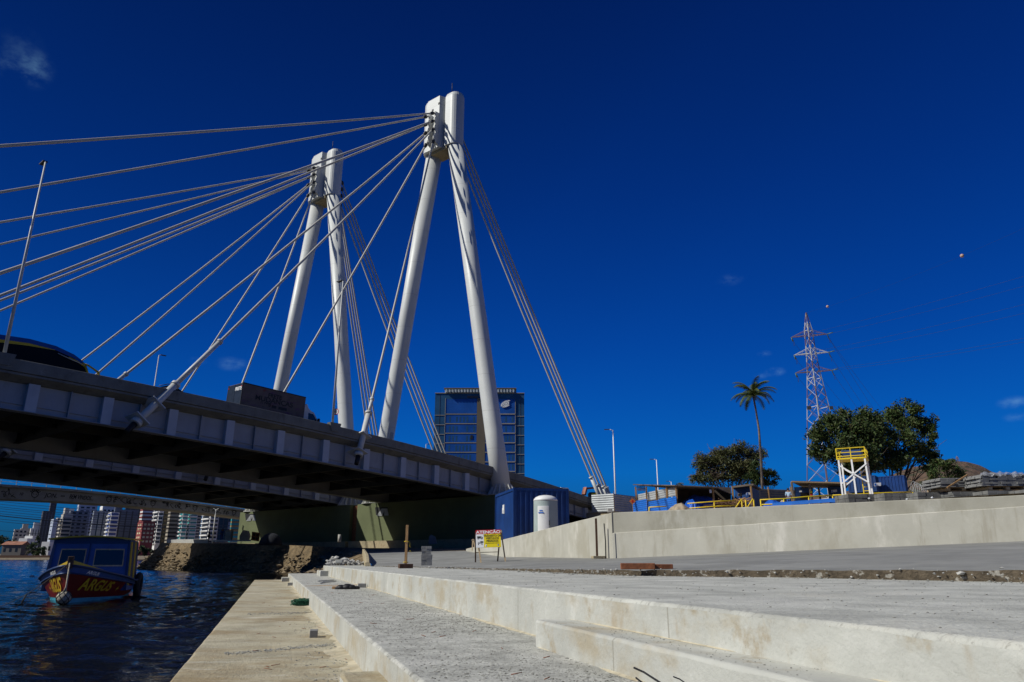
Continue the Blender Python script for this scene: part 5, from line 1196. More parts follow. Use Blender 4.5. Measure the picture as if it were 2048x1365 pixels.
# ---------------------------------------------------------------- hill, lamps
RP = [(1500, 1010), (1700, 985), (1760, 962), (1830, 938), (1870, 929), (1905, 922), (1940, 924), (1965, 930), (1990, 942), (2020, 956), (2060, 972), (2150, 1000), (2300, 1030), (2500, 1060)]
mb = MB(); rows_ = []
pxs = np.linspace(1500, 2500, 90)
for px in pxs:
    yr_ = np.interp(px, [a for a, _ in RP], [b for _, b in RP]); zr_ = zp(yr_, 600); rg = []
    for f_ in np.linspace(0, 1, 28):
        D = 330+270*f_; g = 6+(zr_-6)*(f_**1.15); q = PZ(px, D, g+2.2*nz(px*.02, D*.02)*f_*(1-f_)*4+.7*nz(px*.11, D*.13)*min(1, f_*3)); rg.append(q)
    for f_ in (.3, .65, 1): rg.append(PZ(px, 600+260*f_, zr_*(1-f_)+4))
    rows_.append(rg)
mb.sweep(rows_, closed=False, sm=True); struct(mb.build('hill', M['hill']))
mb = MB()
for _ in range(420):
    i = rng.integers(20, 80); j = rng.integers(8, 27); q = rows_[i][j]; rr = rng.uniform(.8, 2.6)*(1.2 if j < 20 else .7)
    if nz(q.x*.02, q.y*.015) < -.35 and j > 12: continue
    leaves(mb, [q+Vector((rng.normal(0, rr*.5), rng.normal(0, rr*.5), abs(rng.normal(rr*.4, rr*.3)))) for _ in range(26)], rr*.38)
struct(mb.build('hill_scrub', M['leaf_far']), 'stuff')
q0 = P(1915.5, 924, 598); r = thing('lattice_pylon', 'tiny far lattice pylon on top of the dry hill', 'pylon', q0)
a_ = b_ = MB(); ht = zp(914.5, 598)-q0.z+.3
for z0, z1, w0, w1, m_ in ((-.5, ht*.4, 1.1, .8, a_), (ht*.4, ht*.75, .8, .5, b_), (ht*.75, ht, .5, .1, a_)):
    for sx, sy in ((-1, -1), (1, -1), (1, 1), (-1, 1)): m_.bar(q0+Vector((sx*w0, sy*w0, z0)), q0+Vector((sx*w1, sy*w1, z1)), .22); m_.bar(q0+Vector((sx*w0, sy*w0, z0)), q0+Vector((-sx*w1, sy*w1, z1)), .14)
for z in (.55, .75): a_.bar(q0+Vector((-1.4, 0, ht*z)), q0+Vector((1.4, 0, ht*z)), .2)
a_.build('lattice', M['pylon_r'], r)
def lamp(base, h, ad_, L, label, rad=.09, mname='steel_plain', two=False):
    r = thing('street_lamp', label, 'street lamp', base, 0, 'street lamps')
    mb = MB(); mb.tube([base, base+Vector((0, 0, h*.5)), base+Vector((0, 0, h))], [rad*1.25, rad, rad*.65], 8); mb.build('pole', M[mname], r)
    for a in ([ad_, -ad_] if two else [ad_]):
        t = base+Vector((0, 0, h)); mb = MB(); mb.tube([t-Vector((0, 0, .1)), t+a*L*.5+Vector((0, 0, .05)), t+a*L+Vector((0, 0, .1))], rad*.5, 6); mb.build('arm', M[mname], r)
        c = t+a*(L+.35)+Vector((0, 0, .12)); mb = MB(); mb.box((0, 0, 0), (.75, .30, .09), Matrix.Translation(c) @ Matrix.Rotation(math.atan2(a.y, a.x), 4, 'Z')); mb.build('lamp_head', M['dark_metal'], r)
    return r
la = N
lamp(BP(13.65, T1-.54, zt(13.65)+.24), 28.24-zt(13.65)-.24, la, .12, 'tall street lamp at the left edge, standing on the parapet before the bus')
L2 = lamp(BP(39.65, T1-.54, zt(39.85)+.24), 27.3-zt(39.85)-.24, la, .12, 'street lamp carrying the speed sign, between the truck and a mast leg')
q = onT(318, 711, 100.6); lamp(BP(q.dot(B), 100.6, zt(q.dot(B))), q.z-zt(q.dot(B)), B, .25, 'street lamp seen behind the cables above the dark car')
q = onT(852, 889, 100.6); lamp(BP(q.dot(B), 100.6, zt(q.dot(B))-.5), q.z-zt(q.dot(B))+.5, B, .5, 'small street lamp just left of the glass office tower')
for px, pb_, pt, D, lb in ((1230, 993, 859, 105, 'tallest street lamp right of the bridge, beside the metal hoarding'), (1316, 975, 921, 140, 'middle street lamp rising behind the left work shed'), (1343, 972, 966, 183, 'farthest and smallest street lamp above the work shed roof')):
    q = PZ(px+1.5, D, zs(px, D)); lamp(q, zp(pt, D)-q.z, Vector((-1, .1, 0)), .55, lb, .11, 'white')
# speed limit sign on the second lamp
q = onT(672, 824, T1-.70); r = thing('speed_sign', 'round red-rimmed 60 speed limit sign fixed to the lamp post by the mast leg', 'sign', q)
fz = Vector((-.35, -.94, 0)); Mx = frame(q, Vector((.94, -.35, 0)), fz)
mb = MB(); mb.lathe([(.30, -.012), (.30, .012)], 24, M=Mx); mb.build('red_rim', M['red_sign'], r)
mb = MB(); mb.lathe([(.235, .0125), (.235, .018)], 24, M=Mx); mb.build('white_disc', M['white'], r); text('60', .30, frame(q+fz*.021, Vector((.94, -.35, 0)), fz), M['black_ink'], r, 'lettering', .001)

# ---------------------------------------------------------------- vehicles on the nearer deck
def side_pts(pix, t): return [onT(x, y, t) for x, y in pix]
def road_z(s): return zt(s)-.80
tb = T1+1.55; q1, q2, q3 = onT(487, 765, tb), onT(612, 795, tb), onT(636, 838, tb)
sA, sB = q1.dot(B), q2.dot(B); dzr = (q2.z-q1.z)/(sB-sA); ax = (B+Vector((0, 0, dzr))).normalized(); up = N.cross(ax) if N.cross(ax).z > 0 else ax.cross(N)
org = BP(sA, tb, q1.z); Lb = (q2-q1).length; Hb = 2.55; Wb = 2.35
tr = thing('box_truck', 'grey graffiti stained box truck with FRETE MUDANÇAS on its side', 'truck', BP(sA, tb, road_z(sA)))
tw_ = lambda x, y, z: org+ax*x+N*y+up*z
def tbox(x0, x1, y0, y1, z0, z1, name, m, par=tr): mb = MB(); mb.hull8([tw_(x, y, z) for z in (z0, z1) for x, y in ((x0, y0), (x1, y0), (x1, y1), (x0, y1))]); return mb.build(name, m, par)
M['truck_side'] = mat('faded_truck_side', (.13, .105, .095), .8, .12, 1.2, spec=.15, stains=[((.12, .06, .11), 1.1, .52, .66, .9, (1, 1, 4)), ((.22, .035, .03), .9, .60, .70, .8), ((.05, .05, .055), 3., .55, .7, .5)])
M['truck_rear'] = mat('dark_blue_truck_doors', (.022, .032, .055), .95, .15, 2., spec=.05)
bodyb = tbox(.03, Lb, 0, Wb, -Hb, 0, 'cargo_box', M['truck_side'])
tbox(-.02, .029, .02, Wb/2-.02, -Hb, -.05, 'rear_door', M['truck_rear']); rd = tbox(-.02, .029, Wb/2+.02, Wb-.02, -Hb, -.05, 'rear_door', M['truck_rear'])
for y in (.0, Wb-.05): tbox(-.035, .03, y, y+.05, -Hb, .01, 'corner_post', M['black'])
for y in (.10, Wb-.2): tbox(-.04, -.021, y, y+.1, -.34, -.24, 'marker_light', M['red_sign'])
tbox(0, Lb, -.03, .0-.002, -.07, .015, 'roof_rail', M['black']); tbox(0, Lb, -.03, -.002, -Hb-.1, -Hb, 'bottom_rail', M['black'])
fr = lambda x, y, z: frame(tw_(x, y, z), ax, -N)
text('FRETE', .52, fr(Lb*.50, -.012, -.62), M['black_ink'], bodyb, 'lettering', .004, 0, .012, 1.0); text('MUDANÇAS', .62, fr(Lb*.50, -.012, -1.05), M['black_ink'], bodyb, 'lettering', .004, 0, .010, 1.12)
text('77', .26, fr(Lb*.31, -.012, -1.40), M['black_ink'], bodyb, 'lettering', .004); text('998', .44, fr(Lb*.40, -.012, -1.46), M['black_ink'], bodyb, 'lettering', .004, 0, .012)
for x0, x1 in ((.47, .54), (.575, .71)): tbox(Lb*x0, Lb*x1, -.012, -.003, -1.66, -1.42, 'blotted_number', M['black_ink'], bodyb)
text('FRETE', .42, frame(tw_(-.03, .62, -.48), -N, -ax), M['white'], bodyb, 'lettering', .004, 0, .015, .9)
M['truck_white'] = mat('white_truck_paint', (.55, .56, .56), .4, .05, 2.)
mb = MB(); pr = [(Lb+.05, -.75), (Lb+.30, -.55), (Lb+.55, -.95), (Lb+.9, -1.15), (Lb+1.15, -1.2), (Lb+1.75, -1.95), (Lb+1.85, -3.2), (Lb+.05, -3.2)]
mb.prism([tw_(x, .15, z) for x, z in pr], N*(Wb-.3)); cab = mb.build('cab', M['truck_white'], tr)
mb = MB(); mb.prism([tw_(x, .135, z) for x, z in [(Lb+.55, -1.35), (Lb+1.12, -1.38), (Lb+1.58, -1.98), (Lb+.6, -2.0)]], N*(Wb-.27)); mb.build('side_window', M['dark_glass'], cab)
mb = MB(); mb.prism([tw_(x, .4, z) for x, z in [(Lb+1.20, -1.22), (Lb+1.24, -1.20), (Lb+1.79, -1.93), (Lb+1.75, -1.97)]], N*(Wb-.8)); mb.build('windscreen', M['dark_glass'], cab)
tbox(Lb+1.55, Lb+1.72, -.12, .05, -2.05, -1.72, 'mirror', M['black'], cab)
for x in (1.0, Lb-.6+1.4):
    for y in (.1, Wb-.4): mb = MB(); c = tw_(x, y, -Hb-.55); mb.lathe([(.42, 0), (.45, .05), (.45, .24), (.42, .28)], 16, M=frame(c, ax, N)); mb.build('wheel', M['rubber'], tr)
# bus
tbus = T1+1.5; roofp = [(-60, 655), (0, 670), (60, 679), (112, 693), (148, 710), (164, 722), (172, 731)]
rp_ = side_pts(roofp, tbus); nose = side_pts([(176, 741), (180, 755)], tbus); bz = BP(rp_[0].dot(B), tbus, road_z(rp_[0].dot(B)))
bus = thing('coach_bus', 'dark coach with blue roof edge and yellow stripe at the left end of the deck', 'bus', bz)
sF = nose[-1].dot(B); low = [BP(sF+.02, tbus, road_z(sF)+.35), BP(rp_[0].dot(B)-4, tbus, road_z(rp_[0].dot(B))+.35), BP(rp_[0].dot(B)-4, tbus, rp_[0].z)]
mb = MB(); mb.prism(rp_+nose+low, N*2.5); M['bus_glass'] = mat('black_bus_glass', (.006, .007, .009), .35, 0, spec=.08); bb = mb.build('body', M['bus_glass'], bus)
M['bus_blue'] = mat('blue_bus_paint', (.012, .055, .26), .35, .1, 2.)
M['bus_yellow'] = mat('yellow_bus_stripe', (.50, .36, .012), .45, .1, 2.)
def strip(pts, d0, d1, name, m, off=-.015, th=.03):
    mb = MB(); ring = []
    for p, e0, e1 in zip(pts, d0, d1): ring.append([p+N*off-Vector((0, 0, e0)), p+N*off-Vector((0, 0, e1)), p+N*(off+th)-Vector((0, 0, e1)), p+N*(off+th)-Vector((0, 0, e0))])
    mb.sweep(ring); return mb.build(name, m, bb)
strip(rp_+nose[:1], [-.02]*8, [.30, .30, .28, .27, .25, .22, .18, .1], 'roof_edge', M['bus_blue'])
strip(rp_[:4], [.305, .305, .29, .275], [.52, .52, .47, .30], 'yellow_stripe', M['bus_yellow'])
a = side_pts([(138, 714), (155, 722), (169, 731)], tbus-.02); strip(a, [0, 0, 0], [.06, .10, .12], 'yellow_stripe', M['bus_yellow'], 0)
a = side_pts([(169, 731), (173, 740), (176, 748)], tbus-.02); mb = MB(); mb.tube(a, .07, 6); mb.build('yellow_pillar', M['bus_yellow'], bb)
a = side_pts([(116, 707), (135, 716), (169, 731)], tbus-.1); mb = MB(); mb.tube(a, .03, 5); mb.build('window_trim', M['metal'], bb)
a = side_pts([(165, 727), (176, 731), (188, 739), (196, 745), (198, 750)], tbus-.08); mb = MB(); mb.tube(a, [.06, .07, .07, .09, .10], 8); mir = mb.build('mirror_arm', M['bus_yellow'], bus)
mb = MB(); q = a[-1]; mb.box(q+Vector((0, 0, -.28)), (.22, .3, .5)); mb.build('mirror', M['bus_yellow'], mir)
# dark car behind the big cable anchor
tcx = T1+1.7; op = side_pts([(288, 789), (308, 781), (322, 774), (336, 771), (352, 774), (366, 784), (372, 790)], tcx); s_ = [p.dot(B) for p in op]
car = thing('dark_car', 'dark car roof passing behind the thick cable anchor pipe', 'car', BP(s_[0], tcx, road_z(s_[0])))
mb = MB(); mb.prism(op+[BP(s_[-1]+.9, tcx, road_z(s_[-1])+.85), BP(s_[-1]+.9, tcx, road_z(s_[-1])+.3), BP(s_[0]-.3, tcx, road_z(s_[0])+.3)], N*1.6); cb = mb.build('body', M['black'], car)
mb = MB(); p = side_pts([(320, 778), (333, 774), (333, 781), (317, 784)], tcx-.015); mb.prism(p, N*.02); mb.build('window', M['metal'], cb)
mb = MB(); mb.tube(side_pts([(318, 772), (336, 768.5), (350, 771)], tcx+.1), .035, 5); mb.build('roof_rail', M['dark_metal'], cb)
for s in (s_[1], s_[-1]+.1): mb = MB(); mb.lathe([(.28, 0), (.30, .03), (.30, .2), (.28, .22)], 14, M=frame(BP(s, tcx-.02, road_z(s)+.3), B, N)); mb.build('wheel', M['rubber'], car)
# white van roof and the excavator at the landward end
tv = T1+1.8; op = side_pts([(1120, 982), (1122, 975), (1136, 976), (1140, 982), (1141, 986)], tv); s_ = [p.dot(B) for p in op]
van = thing('white_van', 'white van roof showing above the parapet beyond the container', 'van', BP(s_[0], tv, road_z(s_[0])))
mb = MB(); mb.prism(op+[BP(s_[-1], tv, road_z(s_[-1])+.3), BP(s_[0], tv, road_z(s_[0])+.3)], N*1.7); vb = mb.build('body', M['white'], van)
mb = MB(); mb.prism([BP(s_[0]+.5, tv-.015, op[0].z-.3), BP(s_[-1]-.6, tv-.015, op[-1].z-.1), BP(s_[-1]-.5, tv-.015, op[-1].z-.55), BP(s_[0]+.5, tv-.015, op[0].z-.8)], N*.02); mb.build('window', M['dark_glass'], vb)
for s in (s_[0]+.6, s_[-1]-.5): mb = MB(); mb.lathe([(.28, 0), (.30, .03), (.30, .2), (.28, .22)], 14, M=frame(BP(s, tv-.02, road_z(s)+.3), B, N)); mb.build('wheel', M['rubber'], van)
te = T1+9; ep = lambda x, y: onT(x, y, te); e0 = ep(1190, 1000)
ex = thing('excavator', 'rusty orange excavator with its arm bent above the deck end beside the back stays', 'excavator', e0)
M['ex_o'] = mat('rusty_orange_paint', (.34, .10, .045), .6, .3, 2.)
mb = MB(); mb.bar(ep(1196, 998), ep(1197, 976), .5, .4); mb.bar(ep(1197, 975.5), ep(1171, 977.5), .34, .3); mb.build('boom', M['ex_o'], ex)
mb = MB(); mb.bar(ep(1171, 976), ep(1167.5, 990), .62, .4); mb.build('stick', M['ex_o'], ex)
mb = MB(); mb.box(e0+Vector((0, 0, .2)), (2.0, 2.4, 1.8)); mb.build('cab', M['dark_metal'], ex, True, .1)
mb = MB(); mb.box(e0+Vector((-.2, -1.25, .6)), (.9, .05, .7)); mb.build('window', M['yellow'], ex)
mb = MB(); mb.box(e0+Vector((0, 0, -1.3)), (3.4, 2.6, .8)); mb.build('track', M['black'], ex, True, .2)
# ---------------------------------------------------------------- old concrete bridge with spray paint, beyond the decks
TO = 109.5
def old_pt(px, py): return onT(px, py, TO)
tpx = [(-260, 955), (-120, 962), (0, 969), (120, 977), (240, 988), (360, 1002), (480, 1018), (560, 1030)]
bpx = [(-260, 984), (-120, 990), (0, 998), (120, 1003), (240, 1010.5), (360, 1021), (480, 1034.5), (560, 1045)]
ob = thing('old_bridge', 'old pale concrete girder bridge with black graffiti and a thin railing, beyond both steel decks', 'bridge', PZ(480, 150, 4))
mb = MB(); rings = []; sh0 = None
for (a, b), (c, d) in [(None, None)]*0+list(zip(tpx, bpx)):
    t, l = old_pt(a, b), old_pt(c, d); rings.append([l, l+N*4.5, Vector((t.x, t.y, t.z))+N*4.5, t-N*.35, t-N*.35-Vector((0, 0, .3)), t-Vector((0, 0, .32))])
ext = (rings[0][0]-rings[1][0]).normalized()*160; ext.z = 0; rings.insert(0, [q+ext for q in rings[0]])
mb.sweep(rings); beam = mb.build('girder', M['old_beam'], ob)
tops = [old_pt(a, b) for a, b in tpx]
for h in (.35, .7, 1.05):
    mb = MB(); mb.tube([p-N*.2+Vector((0, 0, h)) for p in tops], .025, 4); mb.build('rail', M['metal'], ob)
for i in range(len(tops)-1):
    for j in range(4):
        q = tops[i].lerp(tops[i+1], j/4)-N*.2; mb = MB(); mb.bar(q, q+Vector((0, 0, 1.1)), .06); mb.build('rail_post', M['metal'], ob)
M['spray'] = mat('black_spray_paint', (.02, .02, .022), .8, 0)
def spray_at(px, frac, size, body=None, kind=None):
    """graffiti on the river face of the old girder"""
    ty = np.interp(px, [a for a, _ in tpx], [b for _, b in tpx]); by_ = np.interp(px, [a for a, _ in bpx], [b for _, b in bpx])
    c = old_pt(px, ty+(by_-ty)*frac)-N*.012; x2 = old_pt(px+8, np.interp(px+8, [a for a, _ in tpx], [b for _, b in tpx])+(by_-ty)*frac)-N*.012
    X = (x2-c).normalized()
    if body: return text(body, size, frame(c, X, -N), M['spray'], beam, 'graffiti', .003, .2, .014, .62 if len(body) > 5 else .9)
    mb = MB(); U = (-N).cross(X); random.seed(int(px))
    for k in range(random.randint(4, 7)):
        p = []; u, v = random.uniform(-.9, .9), random.uniform(-.4, .4)
        for j in range(7): p.append(c+X*u*size+U*v*size); u += random.uniform(-.35, .45); v = max(-.6, min(.6, v+random.uniform(-.5, .5)))
        mb.tube(p, .042, 4)
    if kind == 'face':
        mb = MB(); mb.tube([c+X*(.5*size*math.cos(a))+U*(.55*size*math.sin(a)) for a in np.linspace(0, 6.28, 14)], .045, 4)
        for k in range(6): a = .6+k*.4; mb.tube([c+X*(.4*size*math.cos(a))+U*(.4*size*math.sin(a)), c+X*(.9*size*math.cos(a))+U*(.85*size*math.sin(a))], .045, 4)
        for sx in (-.2, .2): mb.ball(c+X*sx*size, .06, 5)
        mb.tube([c-U*.5*size, c-U*.95*size], .03, 4)
    mb.build('graffiti', M['spray'], beam)
spray_at(14, .55, .9); spray_at(42, .6, .5, '10'); spray_at(70, .55, .8, None, 'face'); spray_at(102, .6, .78, 'JON.'); spray_at(125, .6, .5, '=>'); spray_at(163, .6, .78, 'BEM VINDOS...')
for i, px in enumerate((218, 238, 262, 284, 306, 330, 350, 372, 390, 410, 430, 450, 468)): spray_at(px, .55, .66, None, 'face' if i % 4 == 0 else None)
for i, (y0, y1, D, rad) in enumerate([(1000, 1030, 190, .05), (1006, 1034, 195, .05), (1011, 1039, 185, .05), (1015, 1043, 200, .05), (1020, 1047, 190, .05), (1025, 1051, 188, .05), (1029, 1054, 170, .10), (1036, 1060, 190, .05), (1041, 1066, 195, .05), (1060, 1078, 200, .045)]):
    wire(P(-60, y0-4, D), P(520, y1+4, D+30), 1.2, '%s of the power lines under the old bridge, before the towers' % ['top', 'second', 'third', 'fourth', 'fifth', 'sixth', 'thickest dark', 'eighth', 'ninth', 'lowest'][i], 'power lines crossing before the city towers', rad)

# ---------------------------------------------------------------- far shore and city
sh = []
for x in (-1400, -700, -420, -340, -300, -260, -180, -60, 100): sh += [Vector((x, 480+.05*x if x > -320 else 470, -.2)), Vector((x, 483, 1.8)), Vector((x, 540, 2.3)), Vector((x, 1200, 6))]
struct(tin(sh).build('far_shore', M['dirt']))
mb = MB(); mb.hull8([Vector((x, y, z)) for z in (-.3, 2.6) for x, y in ((-420, 478), (-250, 478), (-250, 479), (-420, 479))]); tag(mb.build('sea_wall', M['dark_wood']), 'low dark sea wall along the far shore', 'sea wall')
def cm(name, c, r=.6): 
    if name not in M: M[name] = mat(name, c, r, .06, .05)
    return M[name]
cwin = mat('city_window', (.02, .025, .035), .25, 0); cgl = mat('city_blue_glass', (.02, .035, .06), .12, .1, .06)
YAW = math.radians(38)
def tower_block(px0, px1, pt, D, col, label, style='grid', wcol=None, name='apartment_tower', top=None, split=.5, yaw=YAW, fl=3.1):
    """a block with its sunny face to the left and its shaded face to the right"""
    a, b = P(px0-2.5, pt, D), P(px1+2.5, pt, D); Wt = (b.x-a.x); h = a.z; w1 = Wt*split/math.cos(math.radians(52)); w2 = Wt*(1-split)/math.cos(yaw)
    u1 = Vector((-math.cos(math.radians(52)), math.sin(math.radians(52)), 0)); u2 = Vector((math.cos(yaw), math.sin(yaw), 0)); c = Vector((a.x+Wt*split, D, 2))
    r = thing(name, label, 'apartment tower', c, 0, 'towers of the far skyline'); H = h-2
    base = [c, c+u2*w2, c+u2*w2+u1*w1, c+u1*w1]; n1 = Vector((u1.y, -u1.x, 0)); n2 = Vector((u2.y, -u2.x, 0))
    if n1.y > 0: n1 = -n1
    if n2.y > 0: n2 = -n2
    mb = MB(); mb.hull8(base+[q+Vector((0, 0, H)) for q in base]); mb.build('wall', col, r)
    if top:
        mb = MB(); f0, f1, th = top; q = [c.lerp(c+u2*w2, f0)+u1*w1*.1, c.lerp(c+u2*w2, f1)+u1*w1*.1]; q = [q[0], q[1], q[1]+u1*w1*.7, q[0]+u1*w1*.7]; mb.hull8([x+Vector((0, 0, H-.01)) for x in q]+[x+Vector((0, 0, H+th)) for x in q]); mb.build('roof_house', col, r)
    wm = wcol or cwin; nf = int(H/fl)
    def patch(o, u, n, f0, f1, w_, z0, z1, d, m, nm):
        p, q = o+u*(f0*w_), o+u*(f1*w_); mb = MB(); mb.hull8([x+n*e+Vector((0, 0, z)) for z in (z0, z1) for x, e in ((p, -.2), (q, -.2), (q, d), (p, d))]); return mb.build(nm, m, r)
    for k in range(nf):
        if c.z+k*fl < 9: continue
        z = k*fl
        if style == 'grid':
            for f0, f1 in ((.12, .30), (.42, .60), (.72, .88)):
                patch(c, u2, n2, f0, f1, w2, z+.9, z+2.3, .06, wm, 'window')
            patch(c, u1, n1, .25, .45, w1, z+.9, z+2.2, .06, wm, 'window'); patch(c, u1, n1, .6, .8, w1, z+.9, z+2.2, .06, wm, 'window')
        elif style == 'blank':
            patch(c, u1, n1, .35, .65, w1, z+1.2, z+2.0, .06, wm, 'window')
            if w2 > 5: patch(c, u2, n2, .2, .8, w2, z+.8, z+2.2, .06, wm, 'window')
        elif style == 'balcony':
            for u_, n_, w_ in ((u2, n2, w2), (u1, n1, w1)):
                patch(c, u_, n_, .08, .92, w_, z+1.0, z+2.5, .06, wm, 'window'); patch(c, u_, n_, .04, .96, w_, z-.1, z+.85, 1.0, col, 'balcony')
        elif style == 'band':
            patch(c, u2, n2, .0, 1., w2, z+1.1, z+2.7, .06, wm, 'window'); patch(c, u1, n1, .0, 1., w1, z+1.1, z+2.7, .06, wm, 'window')
    if style == 'glass':
        for f in (.25, .5, .75): patch(c, u2, n2, f-.03, f+.03, w2, 1, H-1, .08, wm, 'mullion')
        for k in range(2, nf, 3): patch(c, u2, n2, .01, .99, w2, k*fl-.15, k*fl+.15, .05, wm, 'floor_line')
        for k in range(2, nf, 2): patch(c, u1, n1, .2, .8, w1, k*fl, k*fl+1.3, .05, cwin, 'window')
    return r
W_A, W_B, W_C, W_D = cm('beige_render', (.50, .46, .39)), cm('white_render', (.74, .73, .70)), cm('slate_render', (.13, .15, .19)), cm('dark_cladding', (.055, .06, .075))
W_E, W_F, W_G, W_H = cm('blue_grey_render', (.22, .24, .28)), cm('red_render', (.24, .05, .045)), cm('ochre_render', (.34, .23, .09)), cm('brown_cladding', (.06, .052, .045))
W_I, W_J = cm('pale_blue_grey', (.42, .46, .55)), cm('cream_trim', (.62, .56, .36)); teal = mat('teal_glass', (.05, .30, .30), .2, .1, .3)
tower_block(24, 45, 1059, 620, W_A, 'low beige grey block, leftmost of the skyline', 'grid', split=.3)
tower_block(37, 58, 1057, 660, W_A, 'beige grey block with a stepped roof, second from the left of the skyline', 'grid', top=(.1, .5, 4), split=.3)
tower_block(57, 74, 1057, 640, W_B, 'white and blue glass block left of the dark slim tower', 'glass', cgl, top=(.2, .8, 5), split=.35)
tower_block(76, 101, 1022, 640, W_D, 'slim dark grey tower with a raised corner, tallest at the left', 'glass', W_C, top=(.5, 1., 12), split=0.45)
tower_block(84, 111, 1038, 590, W_I, 'pale blue grey tower with a blank wall and three small windows a floor', 'blank', split=.82)
tower_block(110, 138, 1028, 610, W_A, 'beige tower with recessed balconies behind the boat cabin roof', 'balcony', split=0.6, top=(.1, .5, 5))
tower_block(128, 142, 1018, 660, W_B, 'white topped slim tower behind the beige balcony tower', 'grid', split=.5)
tower_block(136, 166, 1022, 625, W_E, 'blue grey tower with a pale left edge', 'grid', split=.22)
tower_block(150, 182, 1008, 650, W_I, 'tall pale tower with stepped top under the old bridge', 'grid', top=(.1, .5, 8), split=.3)
tower_block(170, 192, 1024, 670, W_D, 'dark slim tower in the gap between the pale towers', 'glass', W_C, split=.2)
tower_block(184, 214, 1022, 600, W_E, 'dark blue glazed tower with a pale edge, left of the scalloped one', 'glass', cgl, split=.2)
tower_block(190, 222, 1012, 690, W_B, 'white tower with green topped roof, tallest near the middle', 'grid', split=.5, top=(.1, .6, 6))
tower_block(204, 232, 1025, 590, W_B, 'white tower with scalloped balconies and blue windows', 'balcony', mat('blue_city_window', (.05, .09, .28), .3, 0), split=0.65)
tower_block(228, 262, 1019, 610, W_C, 'dark slate panelled tower right of the scalloped one', 'glass', W_D, split=.12, top=(.0, .3, 5))
tower_block(250, 279, 1012, 660, cgl, 'dark blue glass tower behind the red and cream block', 'glass', W_D, split=.15)
tower_block(259, 302, 1043, 560, W_F, 'red block with cream window bays and a dark right side', 'grid', W_J, split=0.62)
tower_block(276, 300, 1008, 640, W_B, 'white banded tower with a dark red strip, top hidden by the bridge', 'band', W_F, split=.5)
tower_block(296, 325, 1006, 590, W_B, 'white tower with many small balconies, lit brightly', 'balcony', split=0.8)
tower_block(321, 335, 1008, 600, W_G, 'narrow ochre tower between the white and dark banded ones', 'grid', split=.75)
tower_block(331, 360, 1008, 610, W_H, 'dark brown tower with thin beige bands', 'band', cm('beige_band', (.40, .36, .29)), split=0.45)
tower_block(356, 374, 1010, 590, W_B, 'teal glazed tower with white balconies, left of a pair', 'balcony', teal, split=0.65)
tower_block(371, 392, 1010, 600, W_B, 'teal glazed tower with white balconies, right of a pair', 'balcony', teal, split=0.6)
tower_block(392, 434, 1012, 570, W_B, 'wide tower with long white balcony bands behind the twin lamp', 'balcony', cwin, split=0.72)
tower_block(431, 458, 1014, 610, cgl, 'dark blue glass tower right of the long white balconies', 'glass', W_D, split=.1)
tower_block(456, 468, 1044, 580, W_I, 'small pale tower beside the green pier', 'grid', split=.4)
tower_block(463, 484, 1036, 560, W_G, 'teal glass block with a beige frame touching the green pier', 'band', teal, split=.15)
for k_, (x0, x1, y_, m_, st_) in enumerate([(104, 122, 1036, W_A, 'grid'), (140, 158, 1030, W_B, 'grid'), (176, 192, 1033, W_A, 'grid'), (216, 236, 1030, W_B, 'balcony'), (240, 262, 1026, W_A, 'grid'), (286, 304, 1020, W_A, 'grid'), (340, 362, 1016, W_B, 'grid'), (382, 400, 1018, W_A, 'balcony'), (424, 446, 1018, W_I, 'grid')]):
    tower_block(x0, x1, y_, 800, m_, '%s tower filling the gap %s, farther back' % (['plain beige', 'plain white', 'plain beige', 'banded white', 'plain beige', 'plain beige', 'plain white', 'banded beige', 'plain pale grey'][k_], ['right of the blank walled tower', 'above the boat cabin roof middle', 'left of the dark slim tower', 'by the scalloped balconies', 'behind the slate tower', 'behind the red and cream block', 'behind the dark brown tower', 'between the teal pair and the white bands', 'behind the dark glass by the pier'][k_]), st_, split=.6)
def lowhouse(px0, px1, pt, D, m, label, roof=None, rh=0, name='low_building'):
    a, b = P(px0, pt, D), P(px1, pt, D); c = Vector(((a.x+b.x)/2, D, 1.8)); r = thing(name, label, 'building', c); w_ = b.x-a.x
    mb = MB(); mb.box((0, 4, (a.z-1.8)/2), (w_, 8, a.z-1.8)); mb.build('wall', m, r, False)
    for k in range(max(2, int(w_/4))):
        mb = MB(); mb.box((-w_/2+2+k*4, -.02, (a.z-1.8)*.55), (1.6, .1, (a.z-1.8)*.3)); mb.build('window', cwin, r, False)
    if roof:
        mb = MB(); h = a.z-1.8; mb.prism([Vector((-w_/2-.6, -.8, h)), Vector((-w_/2-.6, 4, h+rh)), Vector((-w_/2-.6, 8.8, h))], (w_+1.2, 0, 0)); mb.build('roof', roof, r, False)
    return r
tile = mat('red_roof_tiles', (.30, .13, .08), .85, .3, .6)
lowhouse(5, 44, 1090, 500, cm('grey_render', (.12, .11, .10)), 'old grey house with a red tiled roof on the far shore', tile, 2.3, 'tiled_house')
lowhouse(38, 55, 1077, 545, W_B, 'low white building behind the red roofed house'); lowhouse(50, 66, 1072, 550, W_B, 'low white flat building below the blue glass block')
lowhouse(84, 100, 1084, 520, W_B, 'small white house left of the boat cabin')
kk = 505/1450
tree('shore_tree', 'round dark tree at the left edge of the far shore', PZ(6, 512, 2), [cl(2, 1082, 512, 14*kk, 9*kk), cl(22, 1086, 515, 9*kk, 6*kk)], 900, .9, 'leaf_far', .3, .5, 'trees on the far shore')
